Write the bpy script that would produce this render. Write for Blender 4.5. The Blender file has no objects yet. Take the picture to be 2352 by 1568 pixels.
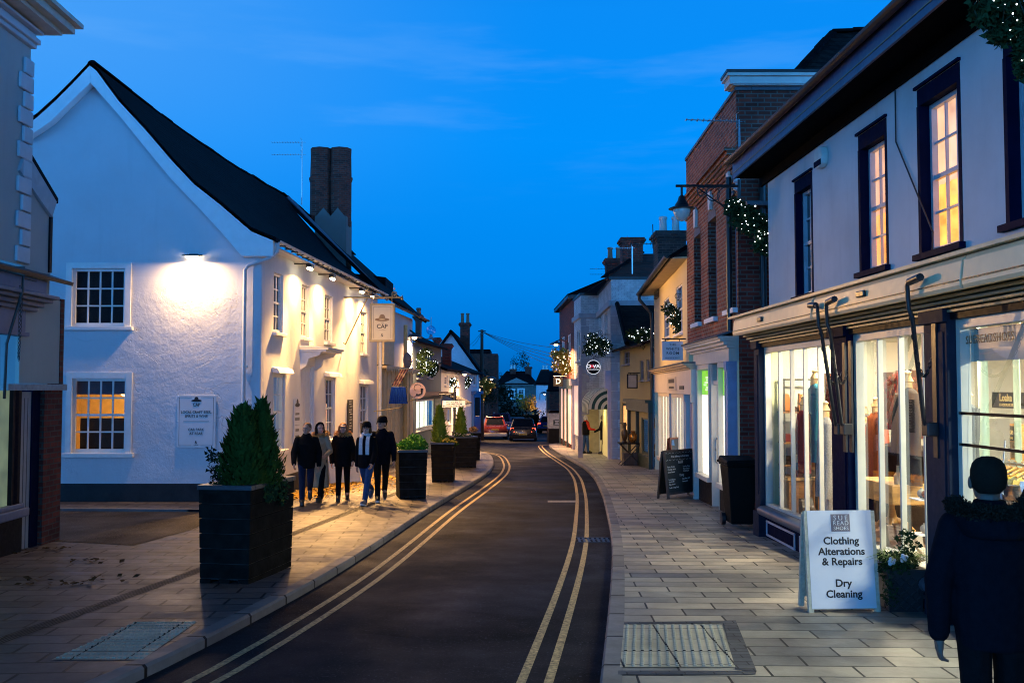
import bpy, bmesh, math, random
from mathutils import Vector, Matrix, Quaternion, noise
R = math.radians
sc = bpy.context.scene
COL = sc.collection
random.seed(7)
# ---------------------------------------------------------------- camera
CAMZ = 1.8; SLOPE = 0.024; FPX = 2287.0; CX, CY = 1176.0, 784.0; PITCH = math.atan(106 / FPX)
cam_d = bpy.data.cameras.new('camera'); cam = bpy.data.objects.new('camera', cam_d); COL.objects.link(cam)
cam.location = (0, 0, CAMZ); cam.rotation_euler = (R(90) + PITCH, 0, 0)
cam_d.lens = 36 * FPX / 2352; cam_d.sensor_width = 36; cam_d.clip_start = 0.05; cam_d.clip_end = 1500
sc.camera = cam
# ---------------------------------------------------------------- dusk sky
W = bpy.data.worlds.new('World'); sc.world = W; W.use_nodes = True
def build_sky():
    nt = W.node_tree; nt.nodes.clear(); N = nt.nodes.new; L = nt.links.new
    out = N('ShaderNodeOutputWorld'); bg = N('ShaderNodeBackground'); L(bg.outputs[0], out.inputs[0])
    tc = N('ShaderNodeTexCoord'); sep = N('ShaderNodeSeparateXYZ'); L(tc.outputs['Generated'], sep.inputs[0])
    def ramp(src, stops):
        r = N('ShaderNodeValToRGB'); L(src, r.inputs[0]); e = r.color_ramp.elements
        e[0].position, e[0].color = stops[0][0], (*stops[0][1], 1); e[1].position, e[1].color = stops[-1][0], (*stops[-1][1], 1)
        for p, c in stops[1:-1]:
            k = e.new(p); k.color = (*c, 1)
        return r.outputs[0]
    def mix(f, a, b, bt='MIX'):
        m = N('ShaderNodeMix'); m.data_type = 'RGBA'; m.blend_type = bt
        if isinstance(f, float): m.inputs[0].default_value = f
        else: L(f, m.inputs[0])
        for s, x in ((6, a), (7, b)):
            if isinstance(x, tuple): m.inputs[s].default_value = (*x, 1)
            else: L(x, m.inputs[s])
        return m.outputs[2]
    def mr(src, a, b, c=0.0, d=1.0, t='SMOOTHSTEP'):
        m = N('ShaderNodeMapRange'); m.interpolation_type = t; L(src, m.inputs[0])
        for i, x in enumerate((a, b, c, d)): m.inputs[i + 1].default_value = x
        return m.outputs[0]
    front = ramp(sep.outputs[2], [(0.0, (.0, .12, .46)), (.05, (.0, .19, .70)), (.11, (.0, .245, .86)), (.24, (.0, .285, .97)), (.36, (.003, .265, .93)), (.6, (.003, .05, .17)), (1, (.002, .02, .07))])
    left = mr(sep.outputs[0], .05, -.5)
    high = mr(sep.outputs[2], .12, .34)
    ml = N('ShaderNodeMath'); ml.operation = 'MULTIPLY'; L(left, ml.inputs[0]); L(high, ml.inputs[1])
    ml2 = N('ShaderNodeMath'); ml2.operation = 'MULTIPLY'; L(ml.outputs[0], ml2.inputs[0]); ml2.inputs[1].default_value = .9
    front = mix(ml2.outputs[0], front, (.07, .36, .95))
    # thin streaks of cloud catching the last light
    mp = N('ShaderNodeMapping'); L(tc.outputs['Generated'], mp.inputs[0]); mp.inputs['Rotation'].default_value = (0, R(-8), 0); mp.inputs['Scale'].default_value = (2.2, 2.2, 15)
    nz = N('ShaderNodeTexNoise'); L(mp.outputs[0], nz.inputs[0]); nz.inputs['Scale'].default_value = 1.8; nz.inputs['Detail'].default_value = 5; nz.inputs['Roughness'].default_value = .55
    cl = mr(nz.outputs[0], .52, .74)
    band = N('ShaderNodeMath'); band.operation = 'MULTIPLY'; L(mr(sep.outputs[2], .16, .28), band.inputs[0]); L(mr(sep.outputs[2], .42, .3), band.inputs[1])
    cm = N('ShaderNodeMath'); cm.operation = 'MULTIPLY'; L(cl, cm.inputs[0]); L(band.outputs[0], cm.inputs[1])
    cm2 = N('ShaderNodeMath'); cm2.operation = 'MULTIPLY'; L(cm.outputs[0], cm2.inputs[0]); cm2.inputs[1].default_value = .16
    front = mix(cm2.outputs[0], front, (.2, .5, 1.0))
    # bright low band added behind the viewer to light the gable and walls
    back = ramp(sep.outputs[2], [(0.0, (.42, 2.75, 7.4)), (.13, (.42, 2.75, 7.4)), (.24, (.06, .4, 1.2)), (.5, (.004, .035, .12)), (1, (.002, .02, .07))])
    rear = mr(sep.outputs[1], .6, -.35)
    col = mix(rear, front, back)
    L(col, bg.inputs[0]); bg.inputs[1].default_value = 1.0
build_sky()
# ---------------------------------------------------------------- exposure
sc.view_settings.view_transform = 'Standard'; sc.view_settings.look = 'None'
sc.view_settings.exposure = 0.0; sc.view_settings.gamma = 1.0; sc.view_settings.use_curve_mapping = False
sc.render.engine = 'CYCLES'
cy = sc.cycles
cy.use_denoising = True; cy.filter_width = 1.05; cy.denoising_prefilter = 'ACCURATE'; cy.max_bounces = 6; cy.diffuse_bounces = 3; cy.glossy_bounces = 3; cy.transmission_bounces = 4; cy.transparent_max_bounces = 16
cy.sample_clamp_indirect = 4.0; cy.caustics_reflective = False; cy.caustics_refractive = False
# ---------------------------------------------------------------- pixel <-> world helpers (surveying points off the photograph)
def ray(x, y):
    u = (x - CX) / FPX; v = -(y - CY) / FPX
    return Vector((u, math.cos(PITCH) - v * math.sin(PITCH), math.sin(PITCH) + v * math.cos(PITCH)))
CP = Vector((0, 0, CAMZ))
def gz(y): return -SLOPE * y
def G(x, y):
    d = ray(x, y); t = -CAMZ / (d.z + SLOPE * d.y); return CP + d * t
def AY(x, y, Y):
    d = ray(x, y); return CP + d * (Y / d.y)
class Frame:
    """vertical plane: origin, u along it, w outward, v up"""
    def __init__(s, a, b, flip=False):
        a = Vector((a[0], a[1], 0)); b = Vector((b[0], b[1], 0)); s.o = a; s.len = (b - a).length
        s.u = (b - a).normalized(); s.n = s.u.cross(Vector((0, 0, 1)))
        if flip: s.n = -s.n
        s.M = Matrix(((s.u.x, s.n.x, 0, a.x), (s.u.y, s.n.y, 0, a.y), (0, 0, 1, 0), (0, 0, 0, 1)))
    def uv(s, x, y, w=0.0):
        d = ray(x, y); o = s.o + s.n * w; t = (o - CP).dot(s.n) / d.dot(s.n); p = CP + d * t
        return (p - s.o).dot(s.u), p.z
    def rect(s, xl, yt, yb, xr, w=0.0):
        u0, v1 = s.uv(xl, yt, w); _, v0 = s.uv(xl, yb, w); u1, _ = s.uv(xr, yt, w)
        return (min(u0, u1), max(u0, u1), v0, v1)
    def P(s, u, w, v): return s.o + s.u * u + s.n * w + Vector((0, 0, v))
# ---------------------------------------------------------------- objects
WM = {}
def place(o, loc=None, rotz=0.0, parent=None):
    return o
def thing(name, label, cat, loc=(0, 0, 0), rotz=0.0, group=None, M=None):
    o = bpy.data.objects.new(name, None); COL.objects.link(o); o.empty_display_size = .2
    if M is None: M = Matrix.Translation(Vector(loc)) @ Matrix.Rotation(rotz, 4, 'Z')
    o.matrix_world = M; o.matrix_basis = M; WM[o] = M.copy()
    o['label'] = label; o['category'] = cat
    if group: o['group'] = group
    return o
def tag(o, label, cat, group=None):
    o['label'] = label; o['category'] = cat
    if group: o['group'] = group
    return o
def struct(o): o['kind'] = 'structure'; return o
def stuff(o): o['kind'] = 'stuff'; return o
def dup(root, M, label=None, group=None):
    r = root.copy(); COL.objects.link(r); r.matrix_basis = M; WM[r] = M.copy()
    if label: r['label'] = label
    if group: r['group'] = group
    for ch in list(root.children):
        c = ch.copy(); COL.objects.link(c); c.parent = r; c.matrix_parent_inverse = Matrix()
        for g in list(ch.children):
            d = g.copy(); COL.objects.link(d); d.parent = c; d.matrix_parent_inverse = Matrix()
    return r
class MB:
    def __init__(s, M=None): s.v = []; s.f = []; s.mi = []; s.M = M; s.cur = 0
    def _add(s, vs, fs):
        b = len(s.v)
        for p in vs:
            p = Vector(p); s.v.append(s.M @ p if s.M is not None else p)
        for f in fs: s.f.append([b + i for i in f]); s.mi.append(s.cur)
        return s
    def poly(s, *pts): return s._add(pts, [list(range(len(pts)))])
    def box(s, x0, x1, y0, y1, z0, z1):
        return s._add([(x0, y0, z0), (x1, y0, z0), (x1, y1, z0), (x0, y1, z0), (x0, y0, z1), (x1, y0, z1), (x1, y1, z1), (x0, y1, z1)],
                      [(0, 3, 2, 1), (4, 5, 6, 7), (0, 1, 5, 4), (1, 2, 6, 5), (2, 3, 7, 6), (3, 0, 4, 7)])
    def hexa(s, a, b):  # two quads (lists of 4 points)
        return s._add(list(a) + list(b), [(0, 3, 2, 1), (4, 5, 6, 7), (0, 1, 5, 4), (1, 2, 6, 5), (2, 3, 7, 6), (3, 0, 4, 7)])
    def prism(s, pts, vec):
        n = len(pts); vec = Vector(vec); a = [Vector(p) for p in pts]
        return s._add(a + [p + vec for p in a], [list(range(n))[::-1], list(range(n, 2 * n))] + [(i, (i + 1) % n, n + (i + 1) % n, n + i) for i in range(n)])
    def loft(s, rings, caps=True, closed=True):
        n = len(rings[0]); vs = [p for r in rings for p in r]; fs = []
        for k in range(len(rings) - 1):
            for i in range(n if closed else n - 1):
                j = (i + 1) % n; fs.append((k * n + i, k * n + j, (k + 1) * n + j, (k + 1) * n + i))
        if caps: fs.append(list(range(n))[::-1]); fs.append([(len(rings) - 1) * n + i for i in range(n)])
        return s._add(vs, fs)
    def tube(s, pts, r, n=8, r1=None, caps=True):
        pts = [Vector(p) for p in pts]; rings = []; m = len(pts); up = None
        for k, p in enumerate(pts):
            d = (pts[min(k + 1, m - 1)] - pts[max(k - 1, 0)])
            d = d.normalized() if d.length > 1e-9 else Vector((0, 0, 1))
            if up is None: up = Vector((0, 0, 1)) if abs(d.z) < .9 else Vector((1, 0, 0))
            x = d.cross(up).normalized(); y = x.cross(d).normalized(); up = y
            rr = r if r1 is None else r + (r1 - r) * k / (m - 1)
            rings.append([p + (x * math.cos(a) + y * math.sin(a)) * rr for a in [2 * math.pi * i / n for i in range(n)]])
        return s.loft(rings, caps)
    def cyl(s, p, q, r, r1=None, n=12): return s.tube([p, q], r, n, r1)
    def lathe(s, prof, c=(0, 0, 0), n=16, sx=1, sy=1):
        c = Vector(c); rings = [[c + Vector((r * math.cos(a) * sx, r * math.sin(a) * sy, z)) for a in [2 * math.pi * i / n for i in range(n)]] for r, z in prof]
        return s.loft(rings)
    def ball(s, c, r, n=10, m=7):
        r = (r, r, r) if isinstance(r, (int, float)) else r; c = Vector(c)
        rings = []
        for k in range(m + 1):
            t = math.pi * (k / m); t = min(max(t, .02), math.pi - .02)
            rings.append([c + Vector((r[0] * math.sin(t) * math.cos(a), r[1] * math.sin(t) * math.sin(a), -r[2] * math.cos(t))) for a in [2 * math.pi * i / n for i in range(n)]])
        return s.loft(rings)
    def disc(s, c, r, n=24, axis='y', r0=None):
        c = Vector(c); f = {'y': lambda a: Vector((math.cos(a), 0, math.sin(a))), 'z': lambda a: Vector((math.cos(a), math.sin(a), 0)), 'x': lambda a: Vector((0, math.cos(a), math.sin(a)))}[axis]
        A = [2 * math.pi * i / n for i in range(n)]
        if r0 is None: return s._add([c + f(a) * r for a in A], [list(range(n))])
        return s._add([c + f(a) * r for a in A] + [c + f(a) * r0 for a in A], [(i, (i + 1) % n, n + (i + 1) % n, n + i) for i in range(n)])
    def build(s, name, m, parent=None, smooth=0, bevel=0, label=None):
        me = bpy.data.meshes.new(name)
        inv = None
        root = parent
        while root is not None and root not in WM: root = root.parent
        if root is not None: inv = WM[root].inverted()
        me.from_pydata([(inv @ p if inv is not None else p)[:] for p in s.v], [], s.f)
        for x in (m if isinstance(m, (list, tuple)) else [m]): me.materials.append(x)
        if any(s.mi): me.polygons.foreach_set('material_index', s.mi)
        bm = bmesh.new(); bm.from_mesh(me)
        if smooth or bevel: bmesh.ops.remove_doubles(bm, verts=bm.verts, dist=1e-5)
        bmesh.ops.recalc_face_normals(bm, faces=bm.faces); bm.to_mesh(me); bm.free()
        if smooth:
            me.polygons.foreach_set('use_smooth', [True] * len(me.polygons)); me.set_sharp_from_angle(angle=R(smooth))
        o = bpy.data.objects.new(name, me); COL.objects.link(o)
        if parent is not None: o.parent = parent
        if bevel:
            b = o.modifiers.new('bevel', 'BEVEL'); b.width = bevel; b.segments = 2; b.limit_method = 'ANGLE'; b.angle_limit = R(40)
        if label: o['label'] = label
        return o
def each(mb, name, m, parent=None, **k):
    """one object per connected piece"""
    p = list(range(len(mb.v)))
    def find(i):
        while p[i] != i: p[i] = p[p[i]]; i = p[i]
        return i
    for f in mb.f:
        for i in f[1:]: p[find(i)] = find(f[0])
    G_ = {}
    for f, q in zip(mb.f, mb.mi): G_.setdefault(find(f[0]), []).append((f, q))
    for fs in G_.values():
        n = MB(); ix = {}
        for f, q in fs: n.f.append([ix.setdefault(i, len(ix)) for i in f]); n.mi.append(q)
        n.v = [mb.v[i] for i in ix]; n.build(name, m, parent, **k)
MB.each = each
def mesh_from(o_tmp):
    dg = bpy.context.evaluated_depsgraph_get(); return bpy.data.meshes.new_from_object(o_tmp.evaluated_get(dg))
def text(s, size, M, m, parent, name='lettering', align='CENTER', bold=0.0, space=1.0, sx=1.0, lines=1.0):
    cu = bpy.data.curves.new('t', 'FONT'); cu.body = s; cu.size = size; cu.align_x = align; cu.align_y = 'CENTER'; cu.offset = bold; cu.extrude = .0015; cu.space_character = space; cu.space_line = lines; cu.resolution_u = 3
    t = bpy.data.objects.new('t', cu); COL.objects.link(t); me = mesh_from(t); bpy.data.objects.remove(t); bpy.data.curves.remove(cu)
    root = parent
    while root not in WM: root = root.parent
    me.transform(WM[root].inverted() @ M @ Matrix.Diagonal((sx, 1, 1, 1))); me.materials.clear(); me.materials.append(m); me.name = name
    o = bpy.data.objects.new(name, me); COL.objects.link(o); o.parent = parent
    return o
def wallM(fr, u, v, w, mirror=False):
    """text matrix on a Frame: text x along +/-u, text y up, normal outward"""
    x = -fr.u if mirror else fr.u; p = fr.P(u, w, v); n = x.cross(Vector((0, 0, 1)))
    return Matrix(((x.x, 0, n.x, p.x), (x.y, 0, n.y, p.y), (x.z, 1, n.z, p.z), (0, 0, 0, 1)))
# ---------------------------------------------------------------- materials
MATS = {}
def newmat(name):
    m = bpy.data.materials.new(name); m.use_nodes = True; nt = m.node_tree; nt.nodes.clear()
    out = nt.nodes.new('ShaderNodeOutputMaterial'); b = nt.nodes.new('ShaderNodeBsdfPrincipled'); nt.links.new(b.outputs[0], out.inputs[0])
    MATS[name] = m; return m, nt, b
class NB:
    def __init__(s, nt): s.nt = nt
    def n(s, t, **k):
        x = s.nt.nodes.new(t)
        for a, b in k.items(): setattr(x, a, b)
        return x
    def l(s, a, b): s.nt.links.new(a, b)
    def pos(s): return s.n('ShaderNodeNewGeometry').outputs['Position']
    def math(s, op, a, b=None):
        m = s.n('ShaderNodeMath', operation=op)
        for i, x in enumerate((a, b)):
            if x is None: continue
            if isinstance(x, (int, float)): m.inputs[i].default_value = x
            else: s.l(x, m.inputs[i])
        return m.outputs[0]
    def noise(s, vec, scale, detail=4, rough=.55, dist=0):
        x = s.n('ShaderNodeTexNoise'); s.l(vec, x.inputs['Vector']); x.inputs['Scale'].default_value = scale; x.inputs['Detail'].default_value = detail; x.inputs['Roughness'].default_value = rough; x.inputs['Distortion'].default_value = dist
        return x.outputs['Fac']
    def mr(s, v, a, b, c=0, d=1):
        m = s.n('ShaderNodeMapRange'); s.l(v, m.inputs[0])
        for i, x in enumerate((a, b, c, d)): m.inputs[i + 1].default_value = x
        return m.outputs[0]
    def mix(s, f, a, b, bt='MIX'):
        m = s.n('ShaderNodeMix', data_type='RGBA', blend_type=bt)
        if isinstance(f, (int, float)): m.inputs[0].default_value = f
        else: s.l(f, m.inputs[0])
        for i, x in ((6, a), (7, b)):
            if isinstance(x, (tuple, list)): m.inputs[i].default_value = (*x[:3], 1)
            else: s.l(x, m.inputs[i])
        return m.outputs[2]
    def bump(s, h, dist, strength=1.0, nrm=None):
        b = s.n('ShaderNodeBump'); s.l(h, b.inputs['Height']); b.inputs['Distance'].default_value = dist; b.inputs['Strength'].default_value = strength
        if nrm is not None: s.l(nrm, b.inputs['Normal'])
        return b.outputs[0]
    def wallvec(s, sx=1, sz=1):
        p = s.n('ShaderNodeSeparateXYZ'); s.l(s.pos(), p.inputs[0]); c = s.n('ShaderNodeCombineXYZ')
        s.l(s.math('MULTIPLY', s.math('ADD', p.outputs[0], p.outputs[1]), sx), c.inputs[0]); s.l(s.math('MULTIPLY', p.outputs[2], sz), c.inputs[1])
        return c.outputs[0]
def paint(name, col, rough=.55, var=.12, scale=6, bump=0.0, bscale=40, metal=0, spec=.5):
    if name in MATS: return MATS[name]
    m, nt, b = newmat(name); k = NB(nt); p = k.pos()
    f = k.mr(k.noise(p, scale, 5), .3, .7)
    k.l(k.mix(f, [c * (1 - var) for c in col], [min(1, c * (1 + var)) for c in col]), b.inputs['Base Color'])
    k.l(k.mr(k.noise(p, scale * 3, 3), .2, .8, max(.05, rough - .1), min(1, rough + .1)), b.inputs['Roughness'])
    b.inputs['Metallic'].default_value = metal; b.inputs['Specular IOR Level'].default_value = spec
    if bump: k.l(k.bump(k.noise(p, bscale, 4), bump), b.inputs['Normal'])
    return m
def emis(name, col, strength, var=0.0, scale=10, sample=True):
    m, nt, b = newmat(name); k = NB(nt)
    b.inputs['Base Color'].default_value = (*col, 1); b.inputs['Roughness'].default_value = .6
    if var:
        f = k.mr(k.noise(k.pos(), scale, 3), .3, .7); k.l(k.mix(f, [c * (1 - var) for c in col], [c * (1 + var) for c in col]), b.inputs['Emission Color'])
    else: b.inputs['Emission Color'].default_value = (*col, 1)
    b.inputs['Emission Strength'].default_value = strength
    if not sample: m.cycles.emission_sampling = 'NONE'
    return m
def render_wall(name, col, rough=.85, big=.012, cracks=False, stain=.15, zlo=None):
    m, nt, b = newmat(name); k = NB(nt); p = k.pos()
    f = k.mr(k.noise(p, .9, 6, .6), .3, .72)
    c = k.mix(f, [x * (1 - stain) for x in col], col)
    mp = k.n('ShaderNodeMapping'); k.l(p, mp.inputs[0]); mp.inputs['Scale'].default_value = (3, 3, .35)
    st = k.mr(k.noise(mp.outputs[0], 1.6, 5, .6), .55, .8, 0, stain * 1.6)
    c = k.mix(st, c, [x * .55 for x in col])
    h = k.math('ADD', k.math('MULTIPLY', k.noise(p, 2.2, 6, .62), 1.0), k.math('MULTIPLY', k.noise(p, 26, 4), .16))
    if cracks:
        dm = k.n('ShaderNodeVectorMath', operation='ADD'); nn = k.n('ShaderNodeTexNoise'); k.l(p, nn.inputs[0]); nn.inputs['Scale'].default_value = 2.5; nn.inputs['Detail'].default_value = 5
        sc_ = k.n('ShaderNodeVectorMath', operation='SCALE'); k.l(nn.outputs['Color'], sc_.inputs[0]); sc_.inputs['Scale'].default_value = .55
        k.l(p, dm.inputs[0]); k.l(sc_.outputs[0], dm.inputs[1])
        mp2 = k.n('ShaderNodeMapping'); k.l(dm.outputs[0], mp2.inputs[0]); mp2.inputs['Scale'].default_value = (.8, .8, 1.5)
        vo = k.n('ShaderNodeTexVoronoi', feature='DISTANCE_TO_EDGE'); k.l(mp2.outputs[0], vo.inputs['Vector']); vo.inputs['Scale'].default_value = 1.5
        cr = k.mr(vo.outputs['Distance'], 0, .014, 1, 0)
        msk = k.mr(k.noise(p, .8, 3), .5, .62); sp = k.n('ShaderNodeSeparateXYZ'); k.l(p, sp.inputs[0])
        low = k.mr(sp.outputs[2], zlo + .35, zlo - .1)
        cr = k.math('MULTIPLY', cr, k.math('MULTIPLY', msk, low))
        h = k.math('SUBTRACT', k.math('MULTIPLY', h, k.mr(low, 0, 1, .12, 1.2)), k.math('MULTIPLY', cr, .4))
        pit = k.mr(k.noise(mp2.outputs[0], 11, 3, .7), .62, .72); pm = k.math('MULTIPLY', k.math('MULTIPLY', pit, k.mr(k.noise(p, 1.3, 4), .48, .6)), low)
        h = k.math('SUBTRACT', h, k.math('MULTIPLY', pm, .45))
    k.l(c, b.inputs['Base Color']); b.inputs['Roughness'].default_value = rough; b.inputs['Specular IOR Level'].default_value = .25
    k.l(k.bump(h, big), b.inputs['Normal'])
    return m
def brick(name, c1, c2, mortar, bw=.225, rh=.075, ms=.011, rough=.85, bump=.006, paintover=0.0):
    m, nt, b = newmat(name); k = NB(nt); v = k.wallvec(); p = k.pos()
    t = k.n('ShaderNodeTexBrick'); k.l(v, t.inputs['Vector']); t.inputs['Scale'].default_value = 1
    t.inputs['Brick Width'].default_value = bw; t.inputs['Row Height'].default_value = rh; t.inputs['Mortar Size'].default_value = ms; t.inputs['Mortar Smooth'].default_value = .15; t.inputs['Bias'].default_value = -.1
    t.inputs['Color1'].default_value = (*c1, 1); t.inputs['Color2'].default_value = (*c2, 1); t.inputs['Mortar'].default_value = (*mortar, 1)
    f = k.mr(k.noise(p, 3, 6, .65), .25, .75, .55, 1.2); c = k.n('ShaderNodeVectorMath', operation='SCALE'); k.l(t.outputs['Color'], c.inputs[0]); k.l(f, c.inputs['Scale'])
    k.l(c.outputs[0], b.inputs['Base Color']); b.inputs['Roughness'].default_value = rough; b.inputs['Specular IOR Level'].default_value = .3
    h = k.math('ADD', k.math('SUBTRACT', 1.0, t.outputs['Fac']), k.math('MULTIPLY', k.noise(p, 30, 4), .5))
    k.l(k.bump(h, bump), b.inputs['Normal'])
    return m
def rooftile(name, c1, c2, bw=.17, rh=.11, bump=.02, rough=.75):
    m, nt, b = newmat(name); k = NB(nt); v = k.wallvec(1, 1.0); p = k.pos()
    t = k.n('ShaderNodeTexBrick'); k.l(v, t.inputs['Vector']); t.inputs['Scale'].default_value = 1; t.inputs['Brick Width'].default_value = bw; t.inputs['Row Height'].default_value = rh; t.inputs['Mortar Size'].default_value = .007; t.inputs['Mortar Smooth'].default_value = .4
    t.inputs['Color1'].default_value = (*c1, 1); t.inputs['Color2'].default_value = (*c2, 1); t.inputs['Mortar'].default_value = (.004, .004, .004, 1)
    f = k.mr(k.noise(p, 1.4, 6, .65), .3, .7, .6, 1.35); c = k.n('ShaderNodeVectorMath', operation='SCALE'); k.l(t.outputs['Color'], c.inputs[0]); k.l(f, c.inputs['Scale'])
    k.l(c.outputs[0], b.inputs['Base Color']); b.inputs['Roughness'].default_value = rough; b.inputs['Specular IOR Level'].default_value = .06
    sp = k.n('ShaderNodeSeparateXYZ'); k.l(v, sp.inputs[0]); saw = k.math('SUBTRACT', 1.0, k.math('FRACT', k.math('DIVIDE', sp.outputs[1], rh)))
    h = k.math('ADD', k.math('ADD', saw, k.math('MULTIPLY', t.outputs['Fac'], -.6)), k.math('MULTIPLY', k.noise(p, 9, 3), .8))
    k.l(k.bump(h, bump), b.inputs['Normal'])
    return m
def slabs(name, c1, c2, mortar, bw, rh, ms=.007, off=.5, rough=.6, bump=.006, rot=0.0):
    m, nt, b = newmat(name); k = NB(nt); p = k.pos(); mp = k.n('ShaderNodeMapping'); k.l(p, mp.inputs[0]); mp.inputs['Rotation'].default_value = (0, 0, rot)
    wob = k.n('ShaderNodeTexNoise'); k.l(p, wob.inputs[0]); wob.inputs['Scale'].default_value = 1.1; ws = k.n('ShaderNodeVectorMath', operation='SCALE'); k.l(wob.outputs['Color'], ws.inputs[0]); ws.inputs['Scale'].default_value = .02
    ad = k.n('ShaderNodeVectorMath', operation='ADD'); k.l(mp.outputs[0], ad.inputs[0]); k.l(ws.outputs[0], ad.inputs[1])
    t = k.n('ShaderNodeTexBrick', offset=off); k.l(ad.outputs[0], t.inputs['Vector']); t.inputs['Scale'].default_value = 1; t.inputs['Brick Width'].default_value = bw; t.inputs['Row Height'].default_value = rh; t.inputs['Mortar Size'].default_value = ms; t.inputs['Mortar Smooth'].default_value = .25
    t.inputs['Color1'].default_value = (*c1, 1); t.inputs['Color2'].default_value = (*c2, 1); t.inputs['Mortar'].default_value = (*mortar, 1)
    f = k.mr(k.noise(p, 2.4, 7, .7), .25, .75, .68, 1.25); c = k.n('ShaderNodeVectorMath', operation='SCALE'); k.l(t.outputs['Color'], c.inputs[0]); k.l(f, c.inputs['Scale'])
    k.l(c.outputs[0], b.inputs['Base Color']); b.inputs['Specular IOR Level'].default_value = .16
    k.l(k.mr(k.noise(p, 1.7, 5, .7), .3, .7, rough - .16, rough + .14), b.inputs['Roughness'])
    h = k.math('ADD', k.math('SUBTRACT', 1.0, t.outputs['Fac']), k.math('MULTIPLY', k.noise(p, 18, 5, .65), .45))
    k.l(k.bump(h, bump), b.inputs['Normal'])
    return m
def asphalt(name, col, rough=.55):
    m, nt, b = newmat(name); k = NB(nt); p = k.pos()
    f = k.mr(k.noise(p, .7, 6, .65), .3, .7); c = k.mix(f, [x * .6 for x in col], [x * 1.3 for x in col])
    sp = k.mr(k.noise(p, 48, 2, .5), .61, .69); pt = k.mr(k.noise(p, .42, 2, .3), .53, .54); c = k.mix(pt, c, [x * .4 for x in col]); c = k.mix(k.math('MULTIPLY', sp, .8), c, [min(1, x * 4.5) for x in col])
    mp = k.n('ShaderNodeMapping'); k.l(p, mp.inputs[0]); mp.inputs['Scale'].default_value = (1.6, .12, 1)
    tr = k.mr(k.noise(mp.outputs[0], 1.2, 4), .42, .62, 0, .5); c = k.mix(tr, c, [x * 1.7 for x in col])
    k.l(c, b.inputs['Base Color']); k.l(k.mr(k.noise(p, 1.1, 5, .6), .3, .7, rough - .12, rough + .2), b.inputs['Roughness'])
    b.inputs['Specular IOR Level'].default_value = .1
    h = k.math('ADD', k.noise(p, 85, 3, .6), k.math('MULTIPLY', k.noise(p, 260, 2), .6)); k.l(k.bump(h, .006), b.inputs['Normal'])
    return m
def wood(name, c1, c2, rough=.5, axis=2, scale=5):
    m, nt, b = newmat(name); k = NB(nt); p = k.pos(); mp = k.n('ShaderNodeMapping'); k.l(p, mp.inputs[0]); s = [14, 14, 14]; s[axis] = 1.2; mp.inputs['Scale'].default_value = s
    f = k.mr(k.noise(mp.outputs[0], scale * .4, 6, .65, .4), .3, .7); k.l(k.mix(f, c1, c2), b.inputs['Base Color']); b.inputs['Roughness'].default_value = rough
    k.l(k.bump(f, .002), b.inputs['Normal'])
    return m
def leafmat(name, c1, c2, rough=.5, scale=7, trans=.15):
    m, nt, b = newmat(name); k = NB(nt); p = k.pos(); f = k.mr(k.noise(p, scale, 3, .6), .3, .7); g = k.mr(k.noise(p, scale * 9, 2), .3, .7)
    c = k.mix(f, c1, c2); c = k.mix(k.math('MULTIPLY', g, .5), c, [min(1, x * 1.7) for x in c2]); k.l(c, b.inputs['Base Color']); b.inputs['Roughness'].default_value = rough; b.inputs['Specular IOR Level'].default_value = .03
    return m
def glassmat(name, tint=(.95, .97, .97), refl=.03, rough=.02):
    m, nt, b = newmat(name); k = NB(nt); nt.nodes.remove(b); out = [x for x in nt.nodes if x.type == 'OUTPUT_MATERIAL'][0]
    t = k.n('ShaderNodeBsdfTransparent'); t.inputs[0].default_value = (*tint, 1); g = k.n('ShaderNodeBsdfGlossy'); g.inputs['Roughness'].default_value = rough; g.inputs[0].default_value = (1, 1, 1, 1)
    lw = k.n('ShaderNodeFresnel'); lw.inputs[0].default_value = 1.45; mx = k.n('ShaderNodeMixShader')
    ad = k.math('MINIMUM', k.math('ADD', k.math('MULTIPLY', lw.outputs[0], .6), refl - .04), .26); k.l(ad, mx.inputs[0]); k.l(t.outputs[0], mx.inputs[1]); k.l(g.outputs[0], mx.inputs[2]); k.l(mx.outputs[0], out.inputs[0])
    return m
def area(name, loc, target, size, power, col, parent=None, shape='DISK', spread=180, sy=None):
    d = bpy.data.lights.new(name, 'AREA'); d.energy = power; d.color = col; d.shape = shape; d.size = size; d.spread = R(spread)
    if sy: d.size_y = sy
    o = bpy.data.objects.new(name, d); COL.objects.link(o); q = (Vector(target) - Vector(loc)).to_track_quat('-Z', 'Y')
    M = Matrix.Translation(Vector(loc)) @ q.to_matrix().to_4x4()
    if parent is not None: o.parent = parent; root = parent; M = WM[root].inverted() @ M
    o.matrix_basis = M
    return o
def spot(name, loc, target, power, col, angle=100, blend=.6, r=.04, parent=None):
    d = bpy.data.lights.new(name, 'SPOT'); d.energy = power; d.color = col; d.spot_size = R(angle); d.spot_blend = blend; d.shadow_soft_size = r
    o = bpy.data.objects.new(name, d); COL.objects.link(o); q = (Vector(target) - Vector(loc)).to_track_quat('-Z', 'Y'); M = Matrix.Translation(Vector(loc)) @ q.to_matrix().to_4x4()
    if parent is not None: o.parent = parent; M = WM[parent].inverted() @ M
    o.matrix_basis = M
    return o
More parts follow.
